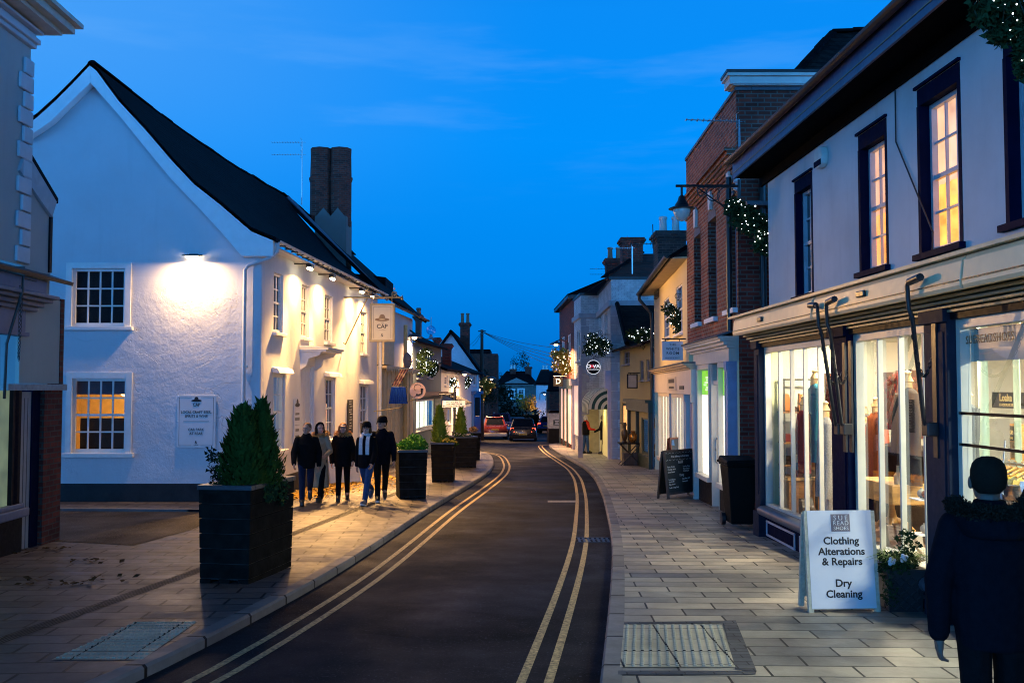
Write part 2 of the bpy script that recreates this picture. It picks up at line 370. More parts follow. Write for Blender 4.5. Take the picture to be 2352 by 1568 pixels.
# shared materials
white_paint = paint('white_paint', (.78, .78, .76), .45, .06)
offwhite_paint = paint('offwhite_paint', (.62, .60, .55), .5, .08)
black_paint = paint('black_paint', (.008, .008, .010), .55, .3, spec=.1)
iron = paint('iron', (.015, .015, .017), .4, .3)
navy_paint = paint('navy_paint', (.002, .006, .026), .6, .2, spec=.02)
grey_paint = paint('grey_paint', (.018, .026, .044), .6, .15, spec=.05)
blackplinth = paint('blackplinth', (.01, .01, .012), .7, .4, 3, .003)
lead = paint('lead', (.07, .08, .095), .5, .25)
sign_white = paint('sign_white', (.72, .73, .75), .35, .04)
cream_paint = paint('cream_paint', (.66, .58, .40), .6, .07)
ink = paint('ink', (.012, .012, .014), .5, .1)
steel = paint('steel', (.35, .36, .37), .3, .1, metal=.9)
glass = glassmat('glass')
dark_room = paint('dark_room', (.012, .012, .015), .9, .3)
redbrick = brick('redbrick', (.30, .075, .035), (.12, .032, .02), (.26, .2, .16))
oldbrick = brick('oldbrick', (.20, .034, .018), (.06, .012, .009), (.10, .06, .05))
flintbrick = brick('flintbrick', (.07, .075, .07), (.03, .032, .034), (.11, .11, .1))
whitebrick = brick('whitebrick', (.66, .67, .66), (.55, .57, .58), (.42, .43, .44), bump=.005, ms=.009)
slate = rooftile('slate', (.007, .006, .008), (.003, .003, .004))
pantile = rooftile('pantile', (.035, .02, .016), (.016, .012, .012), .24, .2, .04)
# ================================================================ GROUND
def resample(pts, step):
    out = [Vector(pts[0])]
    for a, b in zip(pts[:-1], pts[1:]):
        a, b = Vector(a), Vector(b); n = max(1, int((b - a).length / step))
        for i in range(1, n + 1): out.append(a.lerp(b, i / n))
    return out
def smooth_line(pts, it=3):
    pts = [Vector(p) for p in pts]
    for _ in range(it): pts = [pts[0]] + [(pts[i - 1] + pts[i] * 2 + pts[i + 1]) / 4 for i in range(1, len(pts) - 1)] + [pts[-1]]
    return pts
def gpx(l): return [Vector((G(x, y).x, G(x, y).y)) for x, y in l]
def offset(pts, d):
    out = []
    for i, p in enumerate(pts):
        t = (pts[min(i + 1, len(pts) - 1)] - pts[max(i - 1, 0)]).normalized(); out.append(p + Vector((t.y, -t.x)) * d)
    return out
LK = gpx([(265, 1565), (369, 1522), (500, 1450), (633, 1378), (698, 1349), (800, 1288), (900, 1222), (985, 1165), (1050, 1128), (1100, 1098), (1124, 1082), (1135, 1065), (1132, 1049), (1122, 1038)])
LK = [LK[0] + (LK[0] - LK[1]) * 4] + LK + [Vector((-1.9, 46.5)), Vector((-2.35, 49)), Vector((-2.5, 55)), Vector((-2.9, 75)), Vector((-5, 95))]
LK = smooth_line(resample(LK, .8), 4)
RK = gpx([(1377, 1566), (1394, 1432), (1406, 1300), (1405, 1222), (1398, 1194), (1390, 1155), (1383, 1130), (1366, 1094), (1343, 1071), (1308, 1052), (1278, 1036), (1260, 1022)])
RK = [RK[0] + (RK[0] - RK[1]) * 4] + RK
e = RK[-1]; RK += [Vector((e.x + .05, e.y + 3)), Vector((e.x + .7, e.y + 4.2)), Vector((e.x + 2.2, e.y + 4.8)), Vector((16, e.y + 5.2))]
RK = smooth_line(resample(RK, .8), 4)
KERB = .085
def at(p, dz=0.0): return (p.x, p.y, gz(p.y) + dz)
asph = asphalt('asphalt', (.010, .011, .017), .68)
mb = MB()
for y0, y1 in [(-6, 12), (12, 30), (30, 60), (60, 110), (110, 170)]:
    for x0, x1 in [(-16, 0), (0, 16)]:
        mb.poly((x0, y0, gz(y0) - KERB), (x1, y0, gz(y0) - KERB), (x1, y1, gz(y1) - KERB), (x0, y1, gz(y1) - KERB))
struct(mb.build('road', asph))
mb = MB(); mb.poly((-500, -60, gz(-60) - .4), (500, -60, gz(-60) - .4), (500, 700, gz(700) - .4), (-500, 700, gz(700) - .4))
struct(mb.build('ground', paint('earth', (.03, .028, .022), .9, .4, .3)))
pave_l = slabs('paving_slabs', (.15, .13, .13), (.072, .07, .078), (.010, .009, .009), .58, .30, .014, rough=.5, rot=R(-4))
pave_r = slabs('buff_slabs', (.40, .355, .29), (.17, .165, .16), (.022, .02, .018), .62, .29, .010, rough=.5, rot=R(2))
kerbm = slabs('kerbstone', (.21, .2, .2), (.15, .145, .15), (.01, .01, .01), 40, .9, .022, 0, .6)
def pavement(name, K, xo, m, side, stop=None):
    """slab from the kerb line out to x = xo"""
    inner = offset(K, .15 * side); mb = MB()
    for a, b in zip(inner[:-1], inner[1:]):
        mb.poly(at(a), at(b), (xo, b.y, gz(b.y)), (xo, a.y, gz(a.y)))
    o = struct(mb.build(name, m))
    kb = MB()
    for i in range(len(K) - 1):
        a0, a1, b0, b1 = K[i], K[i + 1], inner[i], inner[i + 1]
        r = .018; c0 = a0.lerp(b0, .12); c1 = a1.lerp(b1, .12)
        kb.poly(at(a0, -KERB - .02), at(a1, -KERB - .02), at(a1, -r), at(a0, -r))
        kb.poly(at(a0, -r), at(a1, -r), at(c1, .004), at(c0, .004))
        kb.poly(at(c0, .004), at(c1, .004), at(b1, .004), at(b0, .004))
    return o, struct(kb.build('kerb', kerbm))
pavement('left_pavement', LK, -16.0, pave_l, -1)
pavement('right_pavement', RK, 16.0, pave_r, 1)
# double yellow lines
yel = paint('yellow_line', (.40, .29, .13), .7, .75, 34, .003, 90)
for K, sgn, y1 in ((LK, 1, 47.5), (RK, -1, 200)):
    mb = MB()
    for d in (.33, .52):
        a = offset(K, sgn * d); b = offset(K, sgn * (d + .066))
        for i in range(len(K) - 1):
            if K[i].y < y1: mb.poly(at(a[i], -KERB + .004), at(a[i + 1], -KERB + .004), at(b[i + 1], -KERB + .004), at(b[i], -KERB + .004))
    struct(mb.build('yellow_lines', yel))
mb = MB(); p = [G(x, y) for x, y in ((1258, 1140), (1322, 1140), (1322, 1144), (1258, 1144))]; mb.poly(*[(q.x, q.y, q.z - KERB + .005) for q in p])
mb.build('worn_line', paint('worn_white', (.25, .24, .24), .7, .4, 20)); struct(bpy.data.objects['worn_line'])
# side lane beside the pub: tarmac apron let into the paving
tarm = asphalt('old_tarmac', (.05, .042, .038), .7)
mb = MB(); pts = [G(x, y) for x, y in ((-420, 1246), (134, 1243), (307, 1252), (437, 1217), (470, 1203), (470, 1176), (134, 1172), (-420, 1170))]
mb.poly(*[(q.x, q.y, q.z + .006) for q in pts]); struct(mb.build('side_lane', tarm))
mb = MB(); a, b = G(-420, 1170), G(470, 1176); mb.prism([(a.x, a.y, a.z), (b.x, b.y, b.z), (b.x, b.y + .16, b.z), (a.x, a.y + .16, a.z)], (0, 0, .05)); struct(mb.build('lane_kerb', kerbm))
# slot drain running along the left footway
dm = MB(); pts = [Vector(p) for p in ((-4.35, 5.0), (-4.02, 8.0), (-3.60, 11.1), (-3.12, 16.0), (-2.9, 18.2), (-2.56, 22.3), (-2.3, 25.0))]
for k in range(5):
    o1 = offset(pts, -.075 + k * .034); o2 = offset(pts, -.075 + k * .034 + .014)
    for i in range(len(pts) - 1): dm.poly(at(o1[i], .006), at(o1[i + 1], .006), at(o2[i + 1], .006), at(o2[i], .006))
drain = dm.build('slot_drain', paint('slot_dark', (.008, .008, .009), .8)); tag(drain, 'long slotted drain channel running through the left footway paving', 'drain')
# tactile paving: blistered slabs, real domes
tac = slabs('tactile_buff', (.52, .47, .36), (.40, .37, .29), (.04, .035, .03), .4, .4, .008, 0, .6)
def tactile(c, nx, ny, label, m):
    t = thing('tactile_paving', label, 'paving', tuple(G(*c[0])))
    P4 = [G(*q) for q in c]; mb = MB(); mb.poly(*[(q.x, q.y, q.z + .005) for q in P4]); mb.build('slab', m, t)
    d = MB(); g = random.Random(3)
    for i in range(nx):
        for j in range(ny):
            s, r = (i + .5) / nx, (j + .5) / ny
            q = P4[0].lerp(P4[1], s).lerp(P4[3].lerp(P4[2], s), r); rr = .016; hh = .009
            ring = lambda k, z: [(q.x + k * math.cos(a), q.y + k * math.sin(a), q.z + z) for a in [math.pi * i2 / 3 for i2 in range(6)]]
            d.loft([ring(rr, .005), ring(rr * .75, .005 + hh)])
    stuff(d.build('blisters', m, t))
    return t
tactile([(118, 1515), (326, 1515), (454, 1427), (312, 1428)], 16, 12, 'dropped kerb blister paving on the left footway near the large planter', tac)
tactile([(1424, 1532), (1689, 1532), (1658, 1435), (1433, 1435)], 13, 22, 'buff blister paving by the right kerb in front of the alterations board', tac)
sb = MB(); P4 = [G(*q) for q in ((1689, 1538), (1738, 1541), (1692, 1430), (1660, 1430))]; sb.poly(*[(q.x, q.y, q.z + .004) for q in P4])
P4 = [G(*q) for q in ((1420, 1540), (1738, 1541), (1735, 1549), (1419, 1549))]; sb.poly(*[(q.x, q.y, q.z + .0045) for q in P4])
P4 = [G(*q) for q in ((1433, 1434), (1692, 1430), (1690, 1425), (1433, 1429))]; sb.poly(*[(q.x, q.y, q.z + .0045) for q in P4])
struct(sb.build('sett_border', slabs('setts', (.09, .095, .11), (.06, .065, .08), (.025, .025, .028), .2, .1, .006)))
t = thing('gully_grate', 'cast iron gully grate in the road by the right kerb', 'drain', tuple(G(1362, 1227)))
mb = MB(); q = G(1362, 1227); x0, x1, y0, y1 = q.x - .22, q.x + .24, q.y - .2, q.y + .2; z = q.z - KERB + .006
for k in range(7): mb.box(x0 + k * .07, x0 + k * .07 + .035, y0, y1, z - .01, z + .004)
mb.box(x0 - .02, x1 + .02, y0 - .03, y0, z - .01, z + .005); mb.box(x0 - .02, x1 + .02, y1, y1 + .03, z - .01, z + .005); mb.build('bars', iron, t)
mb = MB(); mb.poly((x0, y0, z - .008), (x1, y0, z - .008), (x1, y1, z - .008), (x0, y1, z - .008)); mb.build('sump', ink, t)
# fallen leaves drifted against the pub and scattered on the paving
lm = leafmat('dead_leaf', (.30, .14, .03), (.42, .26, .05), .7, 9)
def leaves(name, label, pts, n, sx, sy, seed, m):
    g = random.Random(seed); mb = MB()
    for _ in range(n):
        c = g.choice(pts); x = c[0] + g.gauss(0, sx); y = c[1] + g.gauss(0, sy); a = g.uniform(0, 6.28); s = g.uniform(.025, .055); z = gz(y) + .006 + g.random() * .02
        u = Vector((math.cos(a), math.sin(a), g.uniform(-.3, .3))) * s; v = Vector((-math.sin(a), math.cos(a), g.uniform(-.4, .4))) * s * .65; c3 = Vector((x, y, z + .008))
        mb.poly(c3 - u, c3 - v, c3 + u); mb.poly(c3 - u, c3 + u, c3 + v * 1.0 + Vector((0, 0, .006)))
    o = stuff(mb.build(name, m)); tag(o, label, 'leaves'); return o
leaves('leaf_litter', 'drift of yellow fallen leaves along the foot of the white pub', [(-4.62 + .06 * (y - 20.5), y) for y in [20.6 + .25 * k for k in range(36)]] + [(-4.2, 21 + k * .5) for k in range(12)] + [(-3.3, 23 + k * .6) for k in range(8)], 3800, .24, .4, 5, lm)
leaves('leaf_litter', 'dark leaf scraps lying on the near left paving', [(G(x, y).x, G(x, y).y) for x, y in ((60, 1270), (120, 1262), (200, 1290), (250, 1332), (150, 1345), (30, 1340))], 90, .22, .1, 8, leafmat('wet_leaf', (.03, .018, .01), (.06, .035, .015), .6))
# ================================================================ BUILDING KIT
def dglass(name, col=(.006, .007, .010), rough=.04):
    m, nt, b = newmat(name); b.inputs['Base Color'].default_value = (*col, 1); b.inputs['Roughness'].default_value = rough; b.inputs['Specular IOR Level'].default_value = .6
    k = NB(nt); k.l(k.bump(k.noise(k.pos(), 2.0, 2), .01, .25), b.inputs['Normal']); return m
dark_glass = dglass('dark_glass')
def wall(mb, fr, u0, u1, v0, v1, holes=(), depth=.1, w=0.0):
    mb.M = fr.M; H = [h for h in holes]
    us = sorted({u0, u1, *[x for h in H for x in h[:2] if u0 < x < u1]}); vs = sorted({v0, v1, *[x for h in H for x in h[2:4] if v0 < x < v1]})
    for a, b in zip(us[:-1], us[1:]):
        for c, d in zip(vs[:-1], vs[1:]):
            mu, mv = (a + b) / 2, (c + d) / 2
            if any(h[0] < mu < h[1] and h[2] < mv < h[3] for h in H): continue
            mb.poly((a, w, c), (b, w, c), (b, w, d), (a, w, d))
    for h in H:
        a, b, c, d = h[:4]; e = w - (h[4] if len(h) > 4 else depth)
        mb.poly((a, w, c), (a, w, d), (a, e, d), (a, e, c)); mb.poly((b, w, c), (b, e, c), (b, e, d), (b, w, d))
        mb.poly((a, w, d), (b, w, d), (b, e, d), (a, e, d)); mb.poly((a, w, c), (a, e, c), (b, e, c), (b, w, c))
    return mb
def window(fr, r, parent, depth=.1, nx=3, rows=(2, 2), fw=.05, m=None, pm=None, sill=.05, archi=0.0, sm=None, bar=.02, w=0.0, meet=True, name='window', behind=None, panes=True, inner=.0):
    """sliding-sash (or fixed) window: frame with bars > pane, sill. r is the opening in frame coordinates."""
    m = m or white_paint; pm = pm or dark_glass; u0, u1, v0, v1 = r
    mb = MB(fr.M); e = w - depth
    if archi:
        a = archi; t = .035
        mb.box(u0 - a, u0 + .01, w + .002, w + t, v0 - .01, v1 + a); mb.box(u1 - .01, u1 + a, w + .002, w + t, v0 - .01, v1 + a); mb.box(u0 + .01, u1 - .01, w + .002, w + t - .003, v1 - .005, v1 + a)
    y0, y1 = e, e + .06
    mb.box(u0, u0 + fw, y0, y1, v0, v1); mb.box(u1 - fw, u1, y0, y1, v0, v1); mb.box(u0 + fw, u1 - fw, y0, y1 - .002, v1 - fw, v1); mb.box(u0 + fw, u1 - fw, y0, y1 - .002, v0, v0 + fw * 1.3)
    a, b, c, d = u0 + fw, u1 - fw, v0 + fw * 1.3, v1 - fw; tot = sum(rows); mid = c + (d - c) * (rows[0] / tot) if len(rows) > 1 else None
    yb = y0 + .008, y0 + .034
    for i in range(1, nx):
        u = a + (b - a) * i / nx; mb.box(u - bar / 2, u + bar / 2, *yb, c, d)
    spans = [(c, mid, rows[0]), (mid, d, rows[1])] if mid else [(c, d, rows[0])]
    for lo, hi, n in spans:
        for j in range(1, n):
            v = lo + (hi - lo) * j / n; mb.box(a, b, yb[0] + .001, yb[1] + .001, v - bar / 2, v + bar / 2)
    if mid: mb.box(a, b, y0 + .004, y0 + .05, mid - .022, mid + .022)
    win = mb.build(name, m, parent)
    if panes:
        g = MB(fr.M); yp = y0 + .012; g.poly((a, yp, c), (b, yp, c), (b, yp, d), (a, yp, d)); g.build('pane', pm, win)
    if sill:
        s = MB(fr.M); s.box(u0 - .06 - archi, u1 + .06 + archi, e + .02, w + .09, v0 - sill - .005, v0 - .002); s.build('sill', sm or m, win, bevel=.008)
    if behind is not None:
        g = MB(fr.M); yb_ = e - .25 - inner; g.poly((u0 - .05, yb_, v0 - .05), (u1 + .05, yb_, v0 - .05), (u1 + .05, yb_, v1 + .05), (u0 - .05, yb_, v1 + .05)); g.build('blind', behind, win)
    return win
def slab4(mb, a, b, c, d, t):
    a, b, c, d = map(Vector, (a, b, c, d)); n = (b - a).cross(d - a).normalized()
    if n.z < 0: n = -n
    mb.hexa([p - n * t for p in (a, b, c, d)], [a, b, c, d])
def pipe(name, pts, r, m, parent, n=8): return MB().tube(pts, r, n).build(name, m, parent, smooth=50)
def gutter(mb, fr, u0, u1, v, w, r=.06):
    n = 7; mb.M = None
    A = [math.pi + math.pi * i / (n - 1) for i in range(n)]
    ring = lambda u: [fr.P(u, w + r * math.cos(a), v + r * math.sin(a)) for a in A] + [fr.P(u, w + (r - .012) * math.cos(a), v + (r - .012) * math.sin(a)) for a in reversed(A)]
    mb.loft([ring(u0), ring(u1)])
    return mb
def ridge_caps(mb, a, b, r=.11, step=.42):
    a, b = Vector(a), Vector(b); n = max(1, int((b - a).length / step)); d = (b - a) / n; s = d.cross(Vector((0, 0, 1))).normalized()
    for i in range(n):
        p = a + d * i; q = a + d * (i + .96); jit = random.uniform(-.015, .015)
        R1 = [p + s * r * math.cos(t) + Vector((0, 0, r * .8 * math.sin(t) + jit)) for t in [math.pi * k / 6 for k in range(7)]]; R2 = [x + (q - p) for x in R1]
        mb.loft([R1, R2])
def chimney_pots(parent, c, n, m, h=.55, r=.12, along=(1, 0), gap=.38):
    for i in range(n):
        x = c[0] + (i - (n - 1) / 2) * gap * along[0]; y = c[1] + (i - (n - 1) / 2) * gap * along[1]
        MB().lathe([(r * 1.05, 0), (r * 1.1, .06), (r * .95, .12), (r * .85, h - .1), (r * 1.08, h - .09), (r * 1.08, h - .03), (r * .9, h), (r * .7, h), (r * .7, h - .2)], (x, y, c[2]), 12).build('chimney_pot', m, parent, smooth=40)
def aerial(mb, top, L, ang, n=9, el=.16):
    """yagi: boom with short rods"""
    top = Vector(top); d = Vector((math.cos(ang), math.sin(ang), 0)); s = d.cross(Vector((0, 0, 1)))
    mb.tube([top - d * L * .12, top + d * L * .88], .009, 5)
    for i in range(n):
        p = top + d * (L * (.1 + .78 * i / (n - 1))); e = el * (1 - .4 * i / n); mb.tube([p - s * e + Vector((0, 0, .0)), p + s * e], .006, 4); mb.tube([p - Vector((0, 0, e * .35)), p + Vector((0, 0, e * .35))], .006, 4)
    p = top + d * L * .02
    for k in (-1, 1): mb.tube([p + s * .14 + Vector((0, 0, .12 * k)), p - s * .14 + Vector((0, 0, .12 * k))], .006, 4); mb.tube([p, p + Vector((0, 0, .13 * k))], .006, 4)
warm_room = emis('warm_room', (1.0, .58, .2), 1.0, .35, 3)
soffit = paint('soffit', (.30, .29, .28), .7, .15)
# ================================================================ THE PUB
PO = (-5.10, 20.1); PD = Vector((0.0629, .998)); PE = (PO[0] + PD.x * 12.0, PO[1] + PD.y * 12.0)
FP = Frame(PO, PE)                                     # street front, u away from the viewer
assert FP.n.x > 0
GE = (-13.4, 20.1); FG = Frame(GE, PO)                 # gable wall, u to the right
assert FG.n.y < 0
pub = thing('pub', 'white rendered pub with steep dark tiled roof and a floodlit gable', 'pub', (-9, 20.1, gz(20)))
pubwall = render_wall('pub_render', (.78, .78, .78), .9, .012, stain=.13)
gablewall = render_wall('gable_render', (.70, .71, .75), .88, .022, cracks=True, stain=.10, zlo=3.7)
zb = -1.2; zpl = FG.uv(300, 1110)[1]; EAVE = FG.uv(595, 588)[1]
gw = {}
gu = FG.rect(166, 616, 750, 290); gl = FG.rect(166, 868, 1040, 292)
gb = MB(); wall(gb, FG, 0, FG.len, zpl, EAVE, [(*gu, .12), (*gl, .12)])
prof = [FG.uv(*p) for p in ((595, 588), (545, 570), (515, 548), (469, 486), (398, 400), (316, 324), (252, 250), (210, 175), (160, 215), (118, 258), (80, 290), (30, 305))]
pv = [(FG.len, EAVE)] + [FG.uv(*p) for p in ((600, 566), (560, 548), (508, 500), (445, 440), (394, 386), (336, 318), (273, 245), (208, 165), (170, 205), (123, 251), (90, 278), (60, 296))] + [(0, FG.uv(60, 296)[1] - 1.2), (0, EAVE)]
gb.M = FG.M; gb.poly(*[(u, 0, v) for u, v in pv]); gb.build('gable_wall', gablewall, pub)
pb = MB(); pb.M = FG.M; pb.box(0, FG.len + .02, -.2, .025, zb, zpl); pb.M = FP.M; zp2 = FP.uv(600, 1108)[1]
pb.box(-.02, FP.len, -.2, .022, zb, zpl - .001); pb.build('plinth', blackplinth, pub)
dk_room = MB(FG.M); dk_room.box(gu[0] - .3, gu[1] + .3, -1.4, -.16, gu[2] - .3, gu[3] + .3); dk_room.build('upper_room', dark_room, pub)
w = window(FG, gu, pub, .1, 4, (3,), .06, archi=.11, sill=.07, pm=glass, bar=.03, meet=False)
c = MB(FG.M)
for i in range(9):
    t0 = gu[0] + .05 + i * .045; c.poly((t0, -.17 - .02 * (i % 2), gu[2]), (t0 + .045, -.17 - .02 * ((i + 1) % 2), gu[2]), (t0 + .04, -.17 - .02 * ((i + 1) % 2), gu[3]), (t0, -.17 - .02 * (i % 2), gu[3]))
c.build('curtain', paint('curtain_grey', (.22, .26, .33), .9), w)
w = window(FG, gl, pub, .1, 4, (2, 2), .06, archi=.11, sill=.08, pm=glass, bar=.03)
# lower room: a lit bar seen through the panes
lr = MB(FG.M); lr.box(gl[0] - 1.2, gl[1] + 1.2, -3.2, -.16, gl[2] - 1.0, gl[3] + .35); bar_wall = paint('bar_wall', (.50, .30, .10), .8, .15); lr.f = lr.f[:5] + lr.f[5:]; 
front = [f for f in lr.f]; lr.f = []; lr.mi = []
b8 = lr.v; 
for f in front:
    if sum(1 for i in f if abs((FG.M.inverted() @ b8[i]).y + .16) < 1e-4) == 4: continue
    lr.f.append(f); lr.mi.append(0)
lr.build('bar_room', bar_wall, pub)
hb = MB(FG.M); mv = gl[2] + (gl[3] - gl[2]) * .49
hb.box(gl[0], gl[0] + .95, -.5, -.42, gl[2] - .1, mv - .05); hb.build('settle_back', paint('dark_settle', (.01, .006, .005), .6), w)
hb = MB(FG.M); hb.poly((gl[0], -.19, gl[3] - .33), (gl[1], -.19, gl[3] - .33), (gl[1], -.19, gl[3]), (gl[0], -.19, gl[3])); hb.build('blind', paint('bar_blind', (.10, .10, .13), .9), w)
mb = MB(FG.M); mb.ball(((gl[0] + gl[1]) / 2 - .1, -1.6, gl[3] - .25), .13, 12, 8); mb.build('ceiling_lamp', emis('bar_lamp', (1, .62, .22), 10), pub)
area('bar_light', FG.P((gl[0] + gl[1]) / 2, -1.3, gl[3] + .25), FG.P((gl[0] + gl[1]) / 2, -2.4, gl[2]), .5, 95, (1, .66, .26), pub)
# bargeboards following the swept roofline
def band(mb, fr, line, wid, w0, w1):
    n = len(line)
    for i in range(n - 1):
        p, q = Vector(line[i]), Vector(line[i + 1])
        def nrm(k):
            a, b = Vector(line[max(k - 1, 0)]), Vector(line[min(k + 1, n - 1)]); t = (b - a).normalized(); return Vector((t.y, -t.x))
        n0, n1 = nrm(i), nrm(i + 1)
        if n0.y > 0: n0 = -n0
        if n1.y > 0: n1 = -n1
        a0, a1 = p + n0 * wid[i], q + n1 * wid[i + 1]
        mb.hexa([(p.x, w0, p.y), (q.x, w0, q.y), (a1.x, w0, a1.y), (a0.x, w0, a0.y)], [(p.x, w1, p.y), (q.x, w1, q.y), (a1.x, w1, a1.y), (a0.x, w1, a0.y)])
def board(up_, lo_):
    m = MB(FG.M); U_ = [FG.uv(*p, .24) for p in up_]; L_ = [FG.uv(*p, .24) for p in lo_]
    for k in range(len(U_) - 1): m.hexa([(*[(U_[k][0], .03, U_[k][1])],)[0], (U_[k + 1][0], .03, U_[k + 1][1]), (L_[k + 1][0], .03, L_[k + 1][1]), (L_[k][0], .03, L_[k][1])], [(U_[k][0], .25, U_[k][1]), (U_[k + 1][0], .25, U_[k + 1][1]), (L_[k + 1][0], .25, L_[k + 1][1]), (L_[k][0], .25, L_[k][1])])
    m.build('bargeboard', paint('barge_white', (.90, .91, .92), .5, .04), pub)
board([(207, 143), (223, 158), (273, 225), (336, 295), (394, 361), (445, 416), (508, 467), (578, 525), (627, 548)], [(208, 191), (220, 204), (273, 264), (336, 342), (394, 412), (461, 482), (508, 533), (555, 588), (627, 588)])
board([(206.6, 143), (168, 184), (129, 223), (86, 262), (64, 277), (-60, 300)], [(207.6, 191), (172, 225), (117, 279), (94, 295), (64, 314), (-60, 340)])
# roof: swept profile carried back along the ridge, right-hand pitch seen from the street
rp = [FG.uv(*p, .24) for p in ((207, 142), (223, 156), (273, 222), (336, 292), (394, 358), (445, 413), (508, 464), (578, 522), (634, 547))]
ridgeP = FG.P(rp[0][0], .25, rp[0][1])
rm = MB(); nseg = 12; RL = 13.4
rings = []
for k in range(nseg + 1):
    s = k / nseg; ring = []
    for i, (u, v) in enumerate(rp):
        f = i / (len(rp) - 1); L = RL * s * (1 - .14 * f); p = FG.P(u, .25, v) + Vector((PD.x, PD.y, 0)) * L; p.z -= .16 * math.sin(math.pi * s) * (1 - f) + .10 * s * (1 - f) + random.uniform(-.02, .02)
        ring.append(p)
    rings.append(ring)
rm.loft([[p for p in r] + [p - Vector((0, 0, .09)) for p in reversed(r)] for r in rings], True)
rm.build('roof', slate, pub, smooth=30)
rm = MB(); lp = [FG.uv(*p, .24) for p in ((207, 141), (168, 182), (129, 221), (86, 260), (64, 275), (-60, 298))]
rm.loft([[FG.P(u, (.25 - L), v) for u, v in lp] + [FG.P(u, (.25 - L), v - .09) for u, v in reversed(lp)] for L in (0, RL)]); rm.build('roof', slate, pub)
PUBR = [list(r) for r in rings]; rc = MB()
for a, b in zip(rings[:-1], rings[1:]): ridge_caps(rc, a[0] + Vector((0, .1, -.03)), b[0] + Vector((0, .1, -.03)), .10)
rc.build('ridge_tiles', slate, pub)
EAVEV = rp[-1][1]
# street front
uw = {}
up = [FP.rect(*q) for q in ((629, 624, 762, 651), (693, 652, 774, 711), (746, 676, 785, 764), (829, 714, 811, 843))]
lo = [FP.rect(*q) for q in ((628, 860, 1036, 655), (747, 868, 1010, 770), (827, 884, 1003, 846))]
dr = FP.rect(694, 838, 1090, 722); dr = (dr[0], dr[1], gz(24) + .12, dr[3])
fm = MB(); wall(fm, FP, 0, FP.len, zpl, EAVEV - .05, [(*r, .14) for r in up + lo + [dr]]); fm.build('front_wall', pubwall, pub)
fm = MB(); a = FP.P(FP.len, 0, 0); fm.box(a.x - 6, a.x - .01, a.y - .02, a.y, zb, EAVEV - .3); fm.build('end_wall', pubwall, pub)
cb = [FP.P(0, 0, 0)]
m = MB(FP.M); m.box(.0, FP.len, -.06, .27, EAVEV - .14, EAVEV - .11); m.build('soffit', white_paint, pub)
m = MB(); gutter(m, FP, -.05, FP.len - .3, EAVEV - .02, .36, .065); m.build('gutter', paint('gutter_white', (.6, .6, .58), .4), pub)
m = MB(FP.M)
for k in range(26): m.box(.3 + k * .45, .34 + k * .45, .27, .42, EAVEV - .1, EAVEV - .075)
m.each('gutter_bracket', iron, pub)
half_lit = emis('half_lit', (.75, .62, .36), .55, .5, 2.5, False)
for i, r in enumerate(up): window(FP, r, pub, .11, 3, (2, 2), .05, sill=.07, pm=dark_glass, bar=.026)
for i, r in enumerate(lo):
    w = window(FP, r, pub, .11, 3, (2, 2), .05, sill=.08, pm=glass if i == 0 else dark_glass, bar=.026, behind=half_lit if i == 0 else None)
    hd = MB(FP.M); hd.hexa([(r[0] - .14, .0, r[3] + .04), (r[1] + .14, .0, r[3] + .04), (r[1] + .14, .18, r[3] + .02), (r[0] - .14, .18, r[3] + .02)], [(r[0] - .14, .0, r[3] + .17), (r[1] + .14, .0, r[3] + .17), (r[1] + .14, .13, r[3] + .13), (r[0] - .14, .13, r[3] + .13)])
    hd.build('drip_hood', pubwall, w, bevel=.02)
d = MB(FP.M); d.box(dr[0] + .06, dr[1] - .06, -.13, -.09, dr[2], dr[3] - .06); d.box(dr[0], dr[0] + .06, -.13, -.05, dr[2], dr[3]); d.box(dr[1] - .06, dr[1], -.13, -.05, dr[2], dr[3]); d.box(dr[0] + .06, dr[1] - .06, -.13, -.052, dr[3] - .06, dr[3])
for a0, a1 in ((.08, .46), (.54, .92)):
    W_ = dr[1] - dr[0]
    for b0, b1 in ((.06, .4), (.46, .94)): 
        H_ = dr[3] - dr[2]; d.box(dr[0] + W_ * (a0 + .06), dr[0] + W_ * a1, -.092, -.078, dr[2] + H_ * b0, dr[2] + H_ * b1)
door = d.build('door', white_paint, pub, bevel=.006); MB().ball(FP.P(dr[1] - .16, -.05, dr[2] + 1.05), .03).build('handle', steel, door, smooth=60)
# bracketed door hood
h = MB(FP.M); u0, u1, v = dr[0] - .22, dr[1] + .22, dr[3] + .30
h.box(u0, u1, .002, .62, v, v + .05); h.box(u0 - .04, u1 + .04, .004, .68, v + .05, v + .085); h.hexa([(u0 - .04, .004, v + .09), (u1 + .04, .004, v + .09), (u1 + .04, .68, v + .09), (u0 - .04, .68, v + .09)], [(u0 - .04, .004, v + .16), (u1 + .04, .004, v + .16), (u1 + .04, .68, v + .1), (u0 - .04, .68, v + .1)])
hood = h.build('door_hood', white_paint, pub)
for uu in (u0 + .05, u1 - .15):
    b = MB(FP.M); b.prism([(uu, 0, v), (uu, .5, v), (uu, .44, v - .08), (uu, .2, v - .15), (uu, .14, v - .32), (uu, .0, v - .42)], (.1, 0, 0)); b.build('bracket', white_paint, hood)
# rainwater pipe crossing the corner
A = FP.P(-.02, .36, EAVEV - .06)
pts = [A, A + Vector((0, -.05, -.2)), A + Vector((-.12, -.14, -.33)), FG.P(FG.len - .22, .09, EAVEV - .52), FG.P(FG.len - .29, .09, EAVEV - .62), FG.P(FG.len - .29, .09, zpl - .2)]
pipe('downpipe', pts, .04, paint('pipe_white', (.55, .57, .6), .4), pub, 10)
m = MB()
for v in (2.2, .6): m.M = FG.M; m.box(FG.len - .36, FG.len - .22, .02, .1, v, v + .05)
m.each('pipe_clip', white_paint, pub)
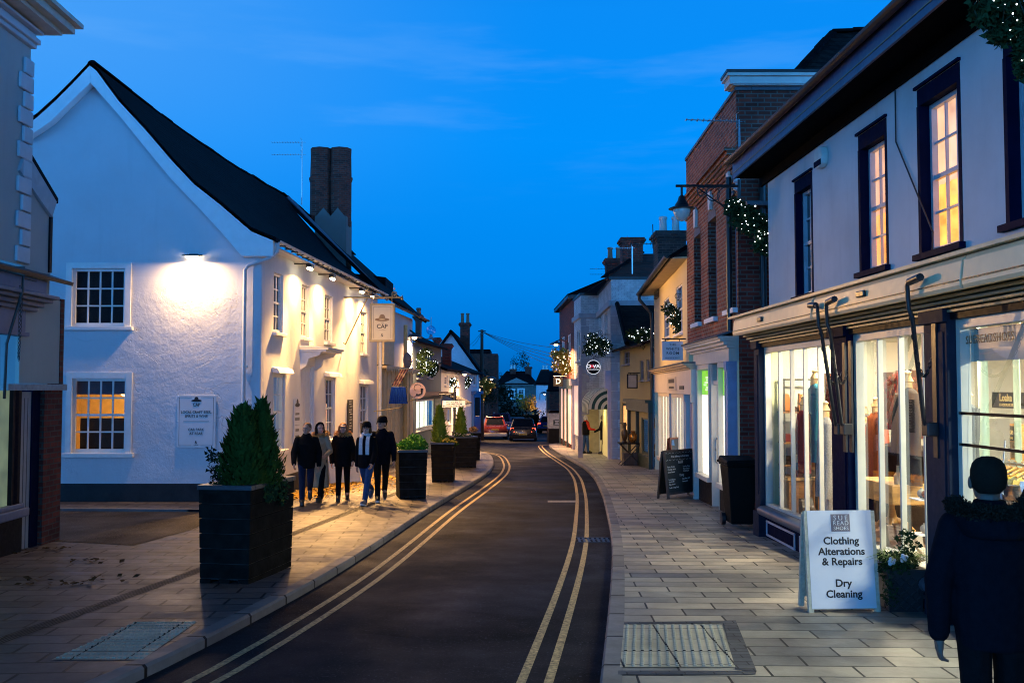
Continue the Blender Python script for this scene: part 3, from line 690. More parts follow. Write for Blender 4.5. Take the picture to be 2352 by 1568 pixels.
# corner pilaster strip of rough render
m = MB(FP.M); m.box(.0, .2, .0, .035, zpl, EAVEV - .14); m.M = FG.M; m.box(FG.len - .14, FG.len + .03, .0, .03, zpl, EAVEV - .02); m.build('corner_strip', gablewall, pub)
# double diamond-stack chimney
ch = thing('chimney_stack', 'tall twin-shafted brick chimney rising behind the pub ridge', 'chimney', (-6.5, 36.2, 5.2))
cY = 36.0; cx0, cx1 = AY(709, 480, cY).x, AY(800, 480, cY).x; zt = AY(750, 336, cY).z; zc = AY(750, 403, cY).z; zs = AY(780, 497, cY).z; cw = (cx1 - cx0) / 2
sb_ = MB(); sb_.box(cx0 + .25, cx1 - .05, cY - .1, cY + 1.1, 2.0, zs); sb_.build('base', render_wall('stack_render', (.14, .145, .14), .9, .01), ch)
wt = MB()
for k in range(2):
    a = cx0 + cw * (k + .08); a = cx0 + .3 + k * (cw * .72); wt.prism([(a, cY - .1, zs), (a + cw * .7, cY - .1, zs), (a + cw * .35, cY - .1, zs + .30)], (0, .5, 0))
wt.build('weathering', MATS['stack_render'], ch)
for k in range(2):
    c0 = Vector((cx0 + cw * (k + .5), cY + .42, 0)); r = cw * .56
    def oc(z, rr): return [c0 + Vector((rr * math.cos(a), rr * math.sin(a) * .95, z)) for a in [math.pi / 4 * i for i in range(8)]]
    MB().loft([oc(zs - .3, r), oc(zc - .16, r), oc(zc - .16, r * 1.06), oc(zc - .09, r * 1.06), oc(zc - .09, r * 1.1), oc(zc, r * 1.1), oc(zc, r), oc(zt - .3, r * .96), oc(zt, r * .98)]).build('shaft', oldbrick, ch)
ae = thing('tv_aerial', 'tall twin boom television aerial on the pub ridge', 'aerial', tuple(AY(693, 470, 33.5)))
m = MB(); m.tube([AY(693, 470, 33.5), AY(694, 324, 33.5)], .022, 6); m.build('mast', steel, ae)
m = MB(); aerial(m, AY(693, 327, 33.5), 1.15, math.pi, 11, .1); aerial(m, AY(693, 355, 33.5), 1.15, math.pi, 11, .1); m.build('booms', steel, ae)
# ---------------------------------------------------------------- pub lights and signs
WARM = (1.0, .53, .17)
fl = thing('wall_light', 'bulkhead floodlight blazing high on the pub gable', 'light', tuple(FG.P(*[FG.uv(448, 588)[0], 0, FG.uv(448, 588)[1]])))
u, v = FG.uv(448, 590)
m = MB(FG.M); m.box(u - .09, u + .09, .002, .10, v + .0, v + .05); m.hexa([(u - .17, .02, v + .02), (u + .17, .02, v + .02), (u + .17, .34, v - .02), (u - .17, .34, v - .02)], [(u - .15, .02, v + .05), (u + .15, .02, v + .05), (u + .15, .33, v + .0), (u - .15, .33, v + .0)]); m.build('hood', iron, fl)
m = MB(FG.M); m.box(u - .12, u + .12, .05, .24, v - .045, v - .012); m.build('lens', emis('flood_lens', (1, .8, .5), 18, sample=False), fl)
area('flood_lamp', FG.P(u, .27, v - .06), FG.P(u, .5, v - 2.0), .14, 125, (1, .60, .25), fl, 'SQUARE', 178)
EL = []
for i, (px, py, rot) in enumerate(((688, 612, .3), (742, 642, -.2), (812, 672, .2), (838, 688, -.3))):
    u, v = FP.uv(px, py, .12); v = EAVEV - .25
    fl = thing('flood_light', ['twin eave floodlight nearest the pub corner', 'single eave floodlight above the pub door', 'twin eave floodlight left of the hanging pub sign', 'eave floodlight tucked against the hanging pub sign'][i], 'light', tuple(FP.P(u, 0, v)), group='eave floodlights on the pub')
    m = MB(FP.M); m.box(u - .03, u + .03, .002, .36, v + .05, v + .08)
    for k in (-1, 1): m.hexa([(u + k * .1 - .05, .30, v - .03), (u + k * .1 + .05, .30, v - .03), (u + k * .1 + .05, .42, v - .03), (u + k * .1 - .05, .42, v - .03)], [(u + k * .08 - .05, .30, v + .05), (u + k * .08 + .05, .30, v + .05), (u + k * .08 + .05, .42, v + .05), (u + k * .08 - .05, .42, v + .05)])
    m.each('housing', iron, fl)
    m = MB()
    for k in (-1, 1): m.ball(FP.P(u + k * .1, .36, v - .05), (.045, .045, .03), 10, 6)
    m.each('lamp_bulb', emis('eave_bulb', (1, .8, .45), 45, sample=False) if i == 0 else MATS['eave_bulb'], fl)
    area('eave_lamp', FP.P(u, .36, v - .1), FP.P(u + .1, 1.0, v - 4), .08, 120, WARM, fl, 'DISK', 172); spot('added_beam', FP.P(u, .42, v - .08), FP.P(u - 3.2, 1.8, -.6), 3000, WARM, 76, .9, .05, fl)  # extra spot added in each fitting to brighten the pavement
    if i in (0, 1): spot('added_beam', FP.P(u + .1, .4, v - .06), (3.45, 8.2 + 4.2 * i, 2.7), 2900, WARM, 17, .9, .05, fl)  # narrow beams added to brighten the awning boxes
    else: spot('added_beam', FP.P(u + .1, .4, v - .06), ((3.95, 20.5, 3.9), (4.2, 26.5, 3.2))[i - 2], (2400, 4200)[i - 2], WARM, 46, .9, .05, fl)  # beams added to brighten the brick front and the cream house
def hat(mb, c, s, X=Vector((1, 0, 0)), N=Vector((0, -1, 0))):
    """bowler-ish hat silhouette: brim ellipse and crown, thin relief"""
    c = Vector(c); Z = Vector((0, 0, 1)); A = [2 * math.pi * i / 28 for i in range(28)]
    brim = [c + X * s * math.cos(a) + Z * s * .24 * math.sin(a) for a in A]; mb.prism(brim, N * .004)
    crown = [(-.42, .1), (-.40, .32), (-.33, .56), (-.18, .70), (0, .74), (.18, .70), (.33, .56), (.40, .32), (.42, .1)]
    mb.prism([c + X * s * x + Z * s * z for x, z in crown], N * .003)
# gable notice
u0, u1, v0, v1 = FG.rect(408, 907, 1028, 497)
sg = thing('wall_sign', 'white pub notice with a hat emblem screwed to the gable', 'sign', tuple(FG.P((u0 + u1) / 2, 0, v0)))
m = MB(FG.M); m.box(u0, u1, .012, .03, v0, v1); m.build('board', sign_white, sg, bevel=.003)
m = MB(FG.M); b = .045
for q in ((u0 + b, u0 + b + .006, v0 + b, v1 - b), (u1 - b - .006, u1 - b, v0 + b, v1 - b), (u0 + b, u0 + .3, v1 - b - .006, v1 - b), (u1 - .3, u1 - b, v1 - b - .006, v1 - b), (u0 + b, u0 + .3, v0 + b, v0 + b + .006), (u1 - .3, u1 - b, v0 + b, v0 + b + .006), (u0 + .13, u1 - .13, (v0 + v1) / 2, (v0 + v1) / 2 + .006)): m.box(q[0], q[1], .0305, .032, q[2], q[3])
m.build('rule_lines', ink, sg)
cu = (u0 + u1) / 2; Hh = v1 - v0
m = MB(); hat(m, FG.P(cu, .0305, v1 - Hh * .105), .105); m.build('hat_emblem', ink, sg)
for s, fy, size, bo in (('THE', .148, .025, 0), ('CAP', .185, .085, .0015), ('LOCAL CRAFT BEER,', .325, .073, .001), ('SPIRITS & WINE', .40, .073, .001), ('CAR PARK', .655, .073, .001), ('AT REAR', .73, .073, .001), ('&', .895, .085, .001), ('PROPRIETORS', .945, .016, 0)):
    text(s, size, wallM(FG, cu, v1 - Hh * fy, .0315), ink, sg, bold=bo, sx=.92)
m = MB()
for a in (0, .5, 1):
    for b_ in (0, .5, 1):
        if a == .5 and b_ == .5: continue
        m.ball(FG.P(u0 + .022 + (u1 - u0 - .044) * a, .031, v0 + .022 + (v1 - v0 - .044) * b_), (.012, .008, .012), 8, 5)
m.each('screw_cap', sign_white, sg)
# slim menu notice on the street front
r = FP.rect(673, 918, 1035, 688); sg = thing('menu_sign', 'slim white notice beside the pub door', 'sign', tuple(FP.P(r[0], 0, r[2])))
m = MB(FP.M); m.box(r[0], r[1], .012, .028, r[2], r[3]); m.build('board', sign_white, sg)
m = MB(FP.M); cu = (r[0] + r[1]) / 2; hw = (r[1] - r[0]) / 2
for f, hh, ww in ((.28, .05, .6), (.38, .07, .7), (.5, .008, .8), (.6, .06, .55), (.72, .04, .6)): m.box(cu - hw * ww, cu + hw * ww, .0285, .030, r[3] - (r[3] - r[2]) * f - hh / 2, r[3] - (r[3] - r[2]) * f + hh / 2)
m.build('print', paint('print_grey', (.2, .2, .2), .6), sg); m = MB(); hat(m, FP.P(cu, .029, r[3] - .12), hw * .7, FP.u, FP.n); m.build('hat_emblem', ink, sg)
r = FP.rect(797, 918, 995, 808); sg = thing('slate_sign', 'tall narrow chalked blackboard fixed to the pub front', 'sign', tuple(FP.P(r[0], 0, r[2])))
m = MB(FP.M); m.box(r[0], r[1], .012, .04, r[2], r[3]); m.build('board', paint('slate_board', (.015, .016, .015), .7), sg)
m = MB(FP.M); g = random.Random(4); v = r[3] - .06
while v > r[2] + .1: a = g.uniform(.1, .35); m.box(r[0] + (r[1] - r[0]) * a, r[0] + (r[1] - r[0]) * g.uniform(.6, .9), .0405, .042, v, v + .018); v -= g.uniform(.05, .1)
m.build('chalk_marks', paint('chalk', (.6, .6, .58), .9), sg)
# hanging sign on a scrolled iron bracket
SY = 27.3; p0, p1 = AY(849, 785, SY), AY(907, 697, SY); um = (p1.x + p0.x) / 2
hs = thing('hanging_sign', 'cream hanging pub sign with brown hat on a scrolled iron bracket', 'sign', (um, SY, p0.z))
m = MB(); fwid = .055; m.box(p0.x, p1.x, SY - .05, SY + .05, p0.z, p0.z + fwid); m.box(p0.x, p1.x, SY - .05, SY + .05, p1.z - fwid, p1.z); m.box(p0.x, p0.x + fwid, SY - .05, SY + .05, p0.z + fwid, p1.z - fwid); m.box(p1.x - fwid, p1.x, SY - .05, SY + .05, p0.z + fwid, p1.z - fwid)
m.build('frame', paint('sign_frame', (.42, .34, .17), .5), hs, bevel=.008)
m = MB(); m.box(p0.x + fwid, p1.x - fwid, SY - .025, SY + .025, p0.z + fwid, p1.z - fwid); m.build('panel', paint('sign_cream', (.70, .64, .46), .5, .05), hs)
H_ = p1.z - p0.z; SF = Frame((p0.x, SY - .026), (p1.x, SY - .026)); cu = (p1.x - p0.x) / 2
hatb = paint('hat_brown', (.20, .13, .06), .5)
m = MB(); hat(m, SF.P(cu, 0, p1.z - H_ * .42), .2); m.build('hat_emblem', hatb, hs)
m = MB(); m.prism([SF.P(cu + .085 * math.cos(a), .005, p1.z - H_ * .415 + .02 * math.sin(a)) for a in [6.283 * i / 16 for i in range(16)]], (0, -.002, 0)); m.build('hat_band', paint('hat_pale', (.5, .42, .25), .5), hs)
text('THE', .05, wallM(SF, cu, p1.z - H_ * .51, .002), hatb, hs); text('CAP', .16, wallM(SF, cu, p1.z - H_ * .60, .002), ink, hs, bold=.003); text('&', .12, wallM(SF, cu, p1.z - H_ * .83, .002), ink, hs)
m = MB(SF.M); m.box(cu - .09, cu + .09, .001, .003, p1.z - H_ * .69, p1.z - H_ * .685); q = .1
for a in ((q, q + .008, p0.z + q, p1.z - q), (2 * cu - q - .008, 2 * cu - q, p0.z + q, p1.z - q), (q, 2 * cu - q, p1.z - q, p1.z - q + .006)): m.box(a[0], a[1], .001, .003, a[2], a[3])
m.build('rule_lines', hatb, hs)
bx = FP.uv(792, 686)[0]; wx = FP.P(FP.uv(794, 690)[0], 0, 0).x
ze = p1.z + .17
gold = paint('old_gilt', (.30, .24, .12), .45, .2)
m = MB(); m.tube([(wx, SY, ze), (p1.x + .22, SY, ze)], .022, 8); m.tube([(wx, SY, ze - 1.25), (wx + .05, SY, ze - 1.3), (um - .42, SY, ze - .03)], .018, 8)
m.lathe([(.0, 0), (.04, .03), (.0, .16)], (p1.x + .2, SY, ze - .08), 8)
def scroll(mb, c, r, sgn, turns=1.4):
    pts = []
    for i in range(22):
        a = i / 21 * turns * 2 * math.pi; rr = r * (1 - .75 * i / 21); pts.append((c[0] + sgn * rr * math.sin(a), c[1], c[2] - rr * math.cos(a) + r))
    mb.tube(pts, .009, 6)
for xx in (p0.x - .05, p1.x - .02):
    scroll(m, (xx, SY, ze + .01), .09, 1); scroll(m, (xx, SY, ze + .01), .09, -1); m.tube([(xx, SY, ze), (xx, SY, ze + .36)], .012, 6, .002); m.lathe([(.0, 0), (.03, .02), (.0, .05)], (xx, SY, ze + .22), 8)
for xx in (p0.x + .06, p1.x - .08): m.tube([(xx, SY, ze), (xx, SY, p1.z - .01)], .012, 6)
m.build('bracket', gold, hs, smooth=50)
# ================================================================ SHOE SHOP (right)
FS = Frame((3.63, 14.75), (3.63 + .024 * 12.7, 2.05))
assert FS.n.x < 0
SL = FS.len; UP = -.32
shop = thing('shoe_shop', 'white painted shop with navy shopfront and three bright display windows', 'shop', tuple(FS.P(4, 0, gz(10))))
upwall = render_wall('shop_render', (.64, .66, .66), .8, .008, stain=.20)
ua = FS.rect(1824, 419, 684, 1866, UP); ub = FS.rect(1970, 314, 629, 2037, UP); uc = FS.rect(2105, 209, 588, 2206, UP); ud = FS.rect(2302, 90, 520, 2440, UP)
VT = 5.08
m = MB(); wall(m, FS, -.45, SL, 2.9, VT, [(*r, .16) for r in (ua, ub, uc, ud)], w=UP); m.build('upper_wall', upwall, shop)
m = MB(FS.M); m.box(-.45, -.15, -7, UP - .002, -1, VT); m.box(-.15, SL, -7, -6.9, -1, VT); m.box(SL, SL + .2, -7, -.05, -1, VT); m.build('side_wall', whitebrick, shop)
lit_curtain = emis('lit_curtain', (1, .42, .09), 1.7, .45, 5); pale_curtain = emis('pale_curtain', (1, .58, .36), 1.0, .3, 4)
for r, lit in ((ua, 0), (ub, 1), (uc, 2), (ud, 0)):
    h = MB(FS.M); fw = .07; e = UP - .155
    h.box(r[0], r[1], e, UP - .003, r[3] - .17, r[3]); h.box(r[0] - .001, r[0] + .06, e, UP + .004, r[2], r[3] - .17); h.box(r[1] - .06, r[1] + .001, e, UP + .004, r[2], r[3] - .17)
    h.box(r[0] - .04, r[1] + .04, UP - .1, UP + .06, r[2] - .06, r[2] - .002); h.box(r[0] - .02, r[1] + .02, UP + .001, UP + .03, r[3] + .002, r[3] + .03)
    fr_ = h.build('window_surround', navy_paint, shop)
    rr = (r[0] + .06, r[1] - .06, r[2], r[3] - .17)
    w = window(FS, rr, shop, .16, 3, (2, 2), .045, pm=glass if lit else dark_glass, sill=0, bar=.022, w=UP, m=paint('sash_grey', (.5, .52, .56), .4))
    if lit:
        mid = (rr[2] + rr[3]) / 2
        g = MB(FS.M)
        for z0, z1, mi in ((rr[2] - .1, mid, 0), (mid, rr[3] + .1, 1 if lit == 2 else (1 if lit == 1 else 0))):
            g.cur = mi; n = 26
            for i in range(n):
                a, b = rr[0] - .75 + (rr[1] - rr[0] + .85) * i / n, rr[0] - .75 + (rr[1] - rr[0] + .85) * (i + 1) / n
                g.poly((a, UP - .3 - .03 * (i % 2), z0), (b, UP - .3 - .03 * ((i + 1) % 2), z0), (b, UP - .3 - .03 * ((i + 1) % 2), z1), (a, UP - .3 - .03 * (i % 2), z1))
        g.build('curtain', [lit_curtain, pale_curtain], w)
# eaves, gutter, roof
m = MB(FS.M); m.box(-.75, SL, UP + .002, .12, VT, VT + .03); m.box(-.75, SL, UP + .004, UP + .05, VT - .14, VT - .002); m.build('soffit', paint('soffit_black', (.003, .003, .003), .8, .2, spec=.03), shop)
m = MB(FS.M); m.box(-.75, SL, .12, .15, VT - .02, VT + .27); m.build('fascia', paint('fascia_blue', (.03, .05, .12), .4), shop)
m = MB(); gutter(m, FS, -.78, SL, VT + .27, .215, .062); m.build('gutter', iron, shop)
m = MB(FS.M); m.box(-.75, SL, .152, .158, VT + .06, VT + .072); m.build('cable', paint('brass_cable', (.25, .19, .1), .5), shop)
m = MB(); slab4(m, FS.P(-.8, .2, VT + .3), FS.P(SL, .2, VT + .3), FS.P(SL, -4, VT + 3.7), FS.P(-.8, -4, VT + 3.7), .1); m.build('roof', slate, shop)
dq = FS.uv(2100, 10, -.7)[0]
m = MB(FS.M); m.box(dq - .5, dq + .7, -2.4, -.75, VT + .9, VT + 2.2); m.build('dormer', navy_paint, shop)
m = MB(FS.M); m.box(dq - .4, dq + .6, -.75, -.73, VT + 1.1, VT + 2.0); m.build('dormer_window', dark_glass, shop)
# shopfront
ZS = FS.uv(1735, 1150)[1] - .01; ZW = FS.uv(1790, 792)[1]; ZG = -.7
print('shop sill', ZS, 'head', ZW)
U = lambda x, y=1000, w=0: FS.uv(x, y, w)[0]
w1 = (U(1752), U(1920)); w2 = (U(1957), U(2138)); w3 = (U(2192), SL - .2)
m = MB(FS.M)
for a, b, mi in ((0, w1[0], 0), (w1[1], w2[0], 1), (w2[1], w3[0], 0)):
    m.cur = mi; m.box(a, b, -.12, .05, ZG, ZW + .15); m.box(a - .02, b + .02, .05, .08, ZG, ZS - .1); m.box(a + .05, b - .05, .05, .062, ZS + .15, ZW - .1); m.box(a - .02, b + .02, .05, .09, ZW - .02, ZW + .14)
m.each('pilaster', [grey_paint, navy_paint], shop, bevel=.006)
m = MB(FS.M)
for a, b in (w1, w2, w3): m.box(a, b, -.10, -.02, ZG, ZS - .12)
m.each('stall_riser', navy_paint, shop)
trim = paint('riser_trim', (.42, .43, .5), .4)
for a, b in (w1, w2, w3):
    m = MB(FS.M); n = 8; prof = [(-.15, ZS)] + [(.0 + .10 * math.sin(math.pi * i / n), ZS - .075 + .075 * math.cos(math.pi * i / n)) for i in range(n + 1)] + [(-.15, ZS - .15)]
    m.loft([[(a, p, q) for p, q in prof], [(b, p, q) for p, q in prof]]); m.build('sill', paint('sill_slate', (.075, .085, .11), .42, .1, 2), shop, smooth=40)
    L = b - a; k = max(1, round(L / 1.6))
    m = MB(FS.M); zt, zb_ = ZS - .2, ZS - .42
    for i in range(k):
        p, q = a + L * i / k + .1, a + L * (i + 1) / k - .1
        for f in ((p, q, zt - .03, zt), (p, q, zb_, zb_ + .03), (p, p + .03, zb_ + .03, zt - .03), (q - .03, q, zb_ + .03, zt - .03)): m.box(f[0], f[1], -.02, .0, f[2], f[3])
    m.each('riser_moulding', trim, shop, bevel=.006)
sash = paint('shop_sash', (.60, .58, .48), .4, .06)
def shopwin(a, b, xs, lab):
    m = MB(FS.M); f = .07
    m.box(a, a + f, -.12, -.03, ZS, ZW); m.box(b - f, b, -.12, -.03, ZS, ZW); m.box(a + f, b - f, -.12, -.03, ZW - .08, ZW); m.box(a + f, b - f, -.12, -.032, ZS, ZS + .04)
    for x in xs: u = U(x); m.box(u - .017, u + .017, -.10, -.045, ZS + .04, ZW - .08)
    w = m.build('display_window', sash, shop, bevel=.004)
    g = MB(FS.M); g.poly((a + f, -.09, ZS + .04), (b - f, -.09, ZS + .04), (b - f, -.09, ZW - .08), (a + f, -.09, ZW - .08)); g.build('pane', glass, w)
    return w
shopwin(*w1, (1782, 1809, 1839, 1872, 1908), 1); shopwin(*w2, (2008, 2056, 2111), 2); sw3 = shopwin(*w3, (), 3)
m = MB(FS.M); m.box(-.02, SL, -.15, .02, ZW + .001, ZW + .2); m.build('frieze', black_paint, shop)
m = MB(FS.M)
for k in range(5): m.box(-.02, SL, .02, .05 + .05 * k, ZW + .06 + k * .034, ZW + .08 + k * .034)
m.build('cornice', paint('cornice_olive', (.30, .27, .17), .5), shop)
ZB0, ZB1 = FS.uv(1690, 772, .34)[1], FS.uv(1690, 735, .34)[1]
print('box', ZB0, ZB1)
m = MB(FS.M); m.box(-.1, SL, -.15, .22, ZW + .2, ZB1 + .0); m.build('fascia_board', black_paint, shop)
m = MB(); slab4(m, FS.P(-.15, .36, ZB1 + .055), FS.P(SL, .36, ZB1 + .055), FS.P(SL, UP - .02, ZB1 + .24), FS.P(-.15, UP - .02, ZB1 + .24), .03); m.build('canopy_lead', lead, shop)
m = MB(FS.M); m.box(-.16, SL, .30, .385, ZB1 + .028, ZB1 + .058); m.build('drip_edge', paint('cream_edge', (.62, .5, .3), .5), shop)
# text on window three
GF = FS.P(0, -.087, 0)
text('SUEREADSHOES', .10, wallM(FS, U(2272, 780, -.085), FS.uv(2268, 777, -.085)[1], -.082), paint('gold_letter', (.20, .13, .06), .5), shop, space=1.12, name='window_lettering')
m = MB(FS.M); vb = FS.uv(2200, 832, -.1)[1]; m.box(w3[0] + .08, w3[1] - .08, -.125, -.12, vb, ZW - .09); m.build('window_banner', paint('banner', (.52, .52, .42), .6), sw3)
m = MB(FS.M)
for yy in (948, 1019): v = FS.uv(2200, yy, -.04)[1]; m.box(w3[0] + .02, w3[1], -.05, -.03, v - .012, v + .012); 
m.each('security_bar', black_paint, sw3)
# awning boxes with hanging arms and chains
aw_m = paint('awning_cream', (.84, .64, .36), .45, .06)
bx = [(U(1688, 760, .34), U(1868, 740, .34)), (U(1873, 740, .34), U(2214, 640, .34)), (U(2219, 640, .34), SL)]
AWL = ['shortest cream awning box at the far end of the shoe shop', 'middle cream awning box above the second shop window', 'cream awning box above the window lettered with the shop name']
for i, (a, b) in enumerate(bx):
    t = thing('awning_box', AWL[i], 'awning', tuple(FS.P((a + b) / 2, .3, ZB0)), group='cream awning boxes on the shoe shop')
    m = MB(FS.M); m.prism([(a, .225, ZB0 + .02), (a, .36, ZB0), (a, .375, ZB0 + .03), (a, .355, ZB1 - .02), (a, .33, ZB1 + .02), (a, .225, ZB1 + .02)], (b - a, 0, 0)); m.build('cassette', aw_m, t, bevel=.004)
    m = MB(FS.M); m.box(a + .01, b - .01, .37, .382, ZB0 + .065, ZB0 + .073); m.build('groove', ink, t)
    uu = a + (b - a) * .42
    m = MB(FS.M); m.box(uu - .1, uu + .1, .365, .395, ZB0 + .12, ZB0 + .18); m.build('pull_catch', iron, t, bevel=.01)
def chain(mb, p, q, sag, n=None):
    p, q = Vector(p), Vector(q); L = (q - p).length + sag; n = n or max(6, int(L / .05)); last = None
    for i in range(n):
        s = (i + .5) / n; c = p.lerp(q, s); c.z -= sag * 4 * s * (1 - s); s2 = min(1, s + .01); d = (p.lerp(q, s2) - Vector((0, 0, sag * 4 * s2 * (1 - s2))) - c).normalized()
        x = d.cross(Vector((0.3, 1, 0.2))).normalized()
        if i % 2: x = d.cross(x)
        ring = [c + d * .03 * math.cos(a) + x * .013 * math.sin(a) for a in [6.283 * k / 8 for k in range(9)]]; mb.tube(ring, .0045, 4)
def arm(px, pxe, lab, dirn):
    u = U(px, 720, .42); ue = U(pxe, 980, .12); zt_ = ZB0 + .13; ze_ = FS.uv(pxe, 985, .12)[1]
    t = thing('awning_strut', lab, 'awning arm', tuple(FS.P(ue, .1, ze_)), group='black awning arms hanging by the shop pilasters')
    m = MB(); m.tube([FS.P(u + dirn * .26, .44, zt_ + .02), FS.P(u + dirn * .02, .44, zt_), FS.P(u, .44, zt_ - .03), FS.P(u, .43, zt_ - .22), FS.P(u, .40, zt_ - .3), FS.P(ue, .17, ze_ + .05), FS.P(ue, .12, ze_)], .02, 8); m.build('rod', iron, t, smooth=50)
    m = MB(); m.tube([FS.P(u + dirn * .26, .44, zt_ + .02), FS.P(u + dirn * .05, .44, zt_ + .003)], .034, 8); m.build('grip', iron, t, smooth=50)
    m = MB(FS.M); m.box(ue - .04, ue + .04, .055, .075, ze_ - .25, ze_ + .95); m.build('slide_rail', iron, t); m = MB(FS.M); m.box(ue - .06, ue + .06, .07, .17, ze_ - .06, ze_ + .06); m.build('pivot', iron, t, bevel=.01)
    m = MB(); chain(m, FS.P(u, .42, zt_ - .25), FS.P(ue, .1, ze_ + .62), .32); m.build('chain', iron, t)
arm(1882, 1930, 'black awning arm beside the first display window, its grip pointing away', -1); arm(1902, 1944, 'black awning arm by the first dark pilaster, its grip pointing nearer', 1)
arm(2090, 2136, 'black awning arm with long chain beside the second grey pilaster', 1)
t = thing('alarm_box', 'pale burglar alarm box high on the shop wall', 'alarm box', tuple(FS.P(U(1895, 370, UP), UP, 4.4)))
r = FS.rect(1884, 345, 392, 1903, UP); m = MB(FS.M); m.loft([[(r[0] + (r[1] - r[0]) * x, w_, r[2] + (r[3] - r[2]) * z) for x, z in ((.1, .12), (.3, 0), (.7, 0), (.9, .12), (1, .5), (.9, .9), (.6, 1), (.4, 1), (.1, .9), (0, .5))] for w_ in (UP + .003, UP + .09)]); m.build('case', paint('alarm_white', (.62, .66, .6), .5), t, bevel=.012); m = MB(FS.M); m.box(r[0] + .03, r[1] - .03, UP + .09, UP + .1, r[2] + .02, r[2] + .09); m.build('strobe', navy_paint, t)
pipe('wall_cable', [FS.P(U(2148, 560, UP), UP + .03, ZB1 + .28), FS.P(U(2148, 560, UP), UP + .02, ZB1 + .5), FS.P(U(2060, 270, UP), UP + .015, VT - .7), FS.P(U(2060, 250, UP), UP + .015, VT - .15)], .008, iron, shop, 5)
# ---------------------------------------------------------------- inside the shop
inner = paint('shop_wall', (.42, .42, .34), .8, .05); wfloor = wood('shop_floor', (.30, .15, .06), (.42, .23, .10), .35, 1)
m = MB(FS.M); m.poly((.2, -5.2, -.6), (SL, -5.2, -.6), (SL, -5.2, 2.75), (.2, -5.2, 2.75)); m.poly((.2, -.15, -.6), (.2, -5.2, -.6), (.2, -5.2, 2.75), (.2, -.15, 2.75)); m.poly((SL - .05, -.15, -.6), (SL - .05, -5.2, -.6), (SL - .05, -5.2, 2.75), (SL - .05, -.15, 2.75)); m.build('inner_wall', inner, shop)
m = MB(FS.M); m.poly((.2, -.15, 2.74), (SL, -.15, 2.74), (SL, -5.2, 2.74), (.2, -5.2, 2.74)); m.build('ceiling', paint('shop_ceiling', (.72, .72, .66), .8), shop)
m = MB(FS.M); m.poly((.2, -.15, ZS - .35), (SL, -.15, ZS - .35), (SL, -5.2, ZS - .35), (.2, -5.2, ZS - .35)); m.build('shop_floor', wfloor, shop)
m = MB(FS.M); m.box(w1[0], w1[1], -.95, -.13, ZS - .06, ZS - .01); m.box(w2[0], w2[1], -.95, -.13, ZS - .06, ZS - .01); m.box(w3[0], w3[1], -.7, -.13, ZS - .06, ZS - .01); m.build('display_plinth', wood('plinth_wood', (.20, .085, .03), (.34, .16, .055), .35, 0), shop)
m = MB(FS.M); m.box(w1[0] - .1, w1[0] + .02, -.26, -.13, ZS, ZW); m.build('window_cheek', paint('cheek', (.60, .62, .34), .7), shop)
for i, (u, w_, p, c) in enumerate(((1.2, -1.0, 110, (1, .86, .62)), (3.3, -1.1, 120, (1, .82, .56)), (5.6, -1.2, 110, (1, .92, .70)), (8.2, -1.6, 190, (.95, 1, .80)), (6.2, -3.4, 150, (.95, 1, .80)), (2.4, -3.4, 130, (1, .88, .66)))):
    t = thing('ceiling_light', ['round ceiling light above the first display window', 'round ceiling light above the wooden table display', 'round ceiling light between the second and third windows', 'round ceiling light over the clothes rail', 'round ceiling light at the back near the green columns', 'round ceiling light at the back behind the first window'][i], 'light', tuple(FS.P(u, w_, 2.72)), group='ceiling lights inside the shoe shop')
    m = MB(); m.lathe([(.12, 2.735), (.12, 2.70), (.1, 2.69)], tuple(FS.P(u, w_, 0)), 16); m.build('rim', white_paint, t)
    m = MB(); m.lathe([(.095, 2.689), (.05, 2.675)], tuple(FS.P(u, w_, 0)), 16); m.build('diffuser', MATS.get('ceil_lamp') or emis('ceil_lamp', (1, .9, .7), 14, sample=False), t)
    area('shop_lamp', FS.P(u, w_, 2.66), FS.P(u + (.0), w_ + .25, 0), .3, p * 1.25, c, t)
def atw(x, y, w): u, v = FS.uv(x, y, w); return u, v
def garment(mb, u, w, vt, wid, hgt, thick=.16, hem=1.15):
    """hanging coat/jumper: shoulders, body, two sleeves"""
    rings = []
    for f, k, t in ((0, .25, .4), (.03, .7, .7), (.08, .98, .9), (.25, .92, 1), (.6, .95 * (1 + hem) / 2, 1), (1, hem, .95)):
        rings.append([(u + wid / 2 * k * math.cos(a), w + thick / 2 * t * math.sin(a), vt - hgt * f) for a in [6.283 * i / 14 for i in range(14)]])
    mb.loft(rings)
    for s in (-1, 1): mb.tube([(u + s * wid * .42, w, vt - hgt * .07), (u + s * wid * .56, w + .02, vt - hgt * .35), (u + s * wid * .58, w + .05, vt - hgt * .72)], thick * .36, 8, thick * .26)
def fab(name, c, c2=None, s=30): return leafmat(name, c, c2 or [x * 1.5 for x in c], .85, s)
def coat_on_stand(x, yt, yb, w, wid, mm, label, stand=True, head=True):
    u, v = atw(x, yt, w); vb = atw(x, yb, w)[1]; t = thing('dressed_form', label, 'mannequin', tuple(FS.P(u, w, ZS)))
    m = MB(FS.M); garment(m, u, w, v, wid, v - vb); m.build('garment', mm, t, smooth=60)
    m = MB(FS.M); m.lathe([(.05, v - .03), (.05, v + .06), (.065, v + .07), (.03, v + .14), (.045, v + .17), (.0, v + .2)], (u, w, 0), 12); m.build('neck_block', wood('beech', (.55, .36, .15), (.68, .47, .22), .4), t, smooth=50)
    m = MB(FS.M); m.cyl((u, w, ZS - .3), (u, w, vb + .1), .02); m.lathe([(.17, ZS - .32), (.17, ZS - .29), (.03, ZS - .27)], (u, w, 0), 14); m.build('stand', iron, t, smooth=40)
    return t
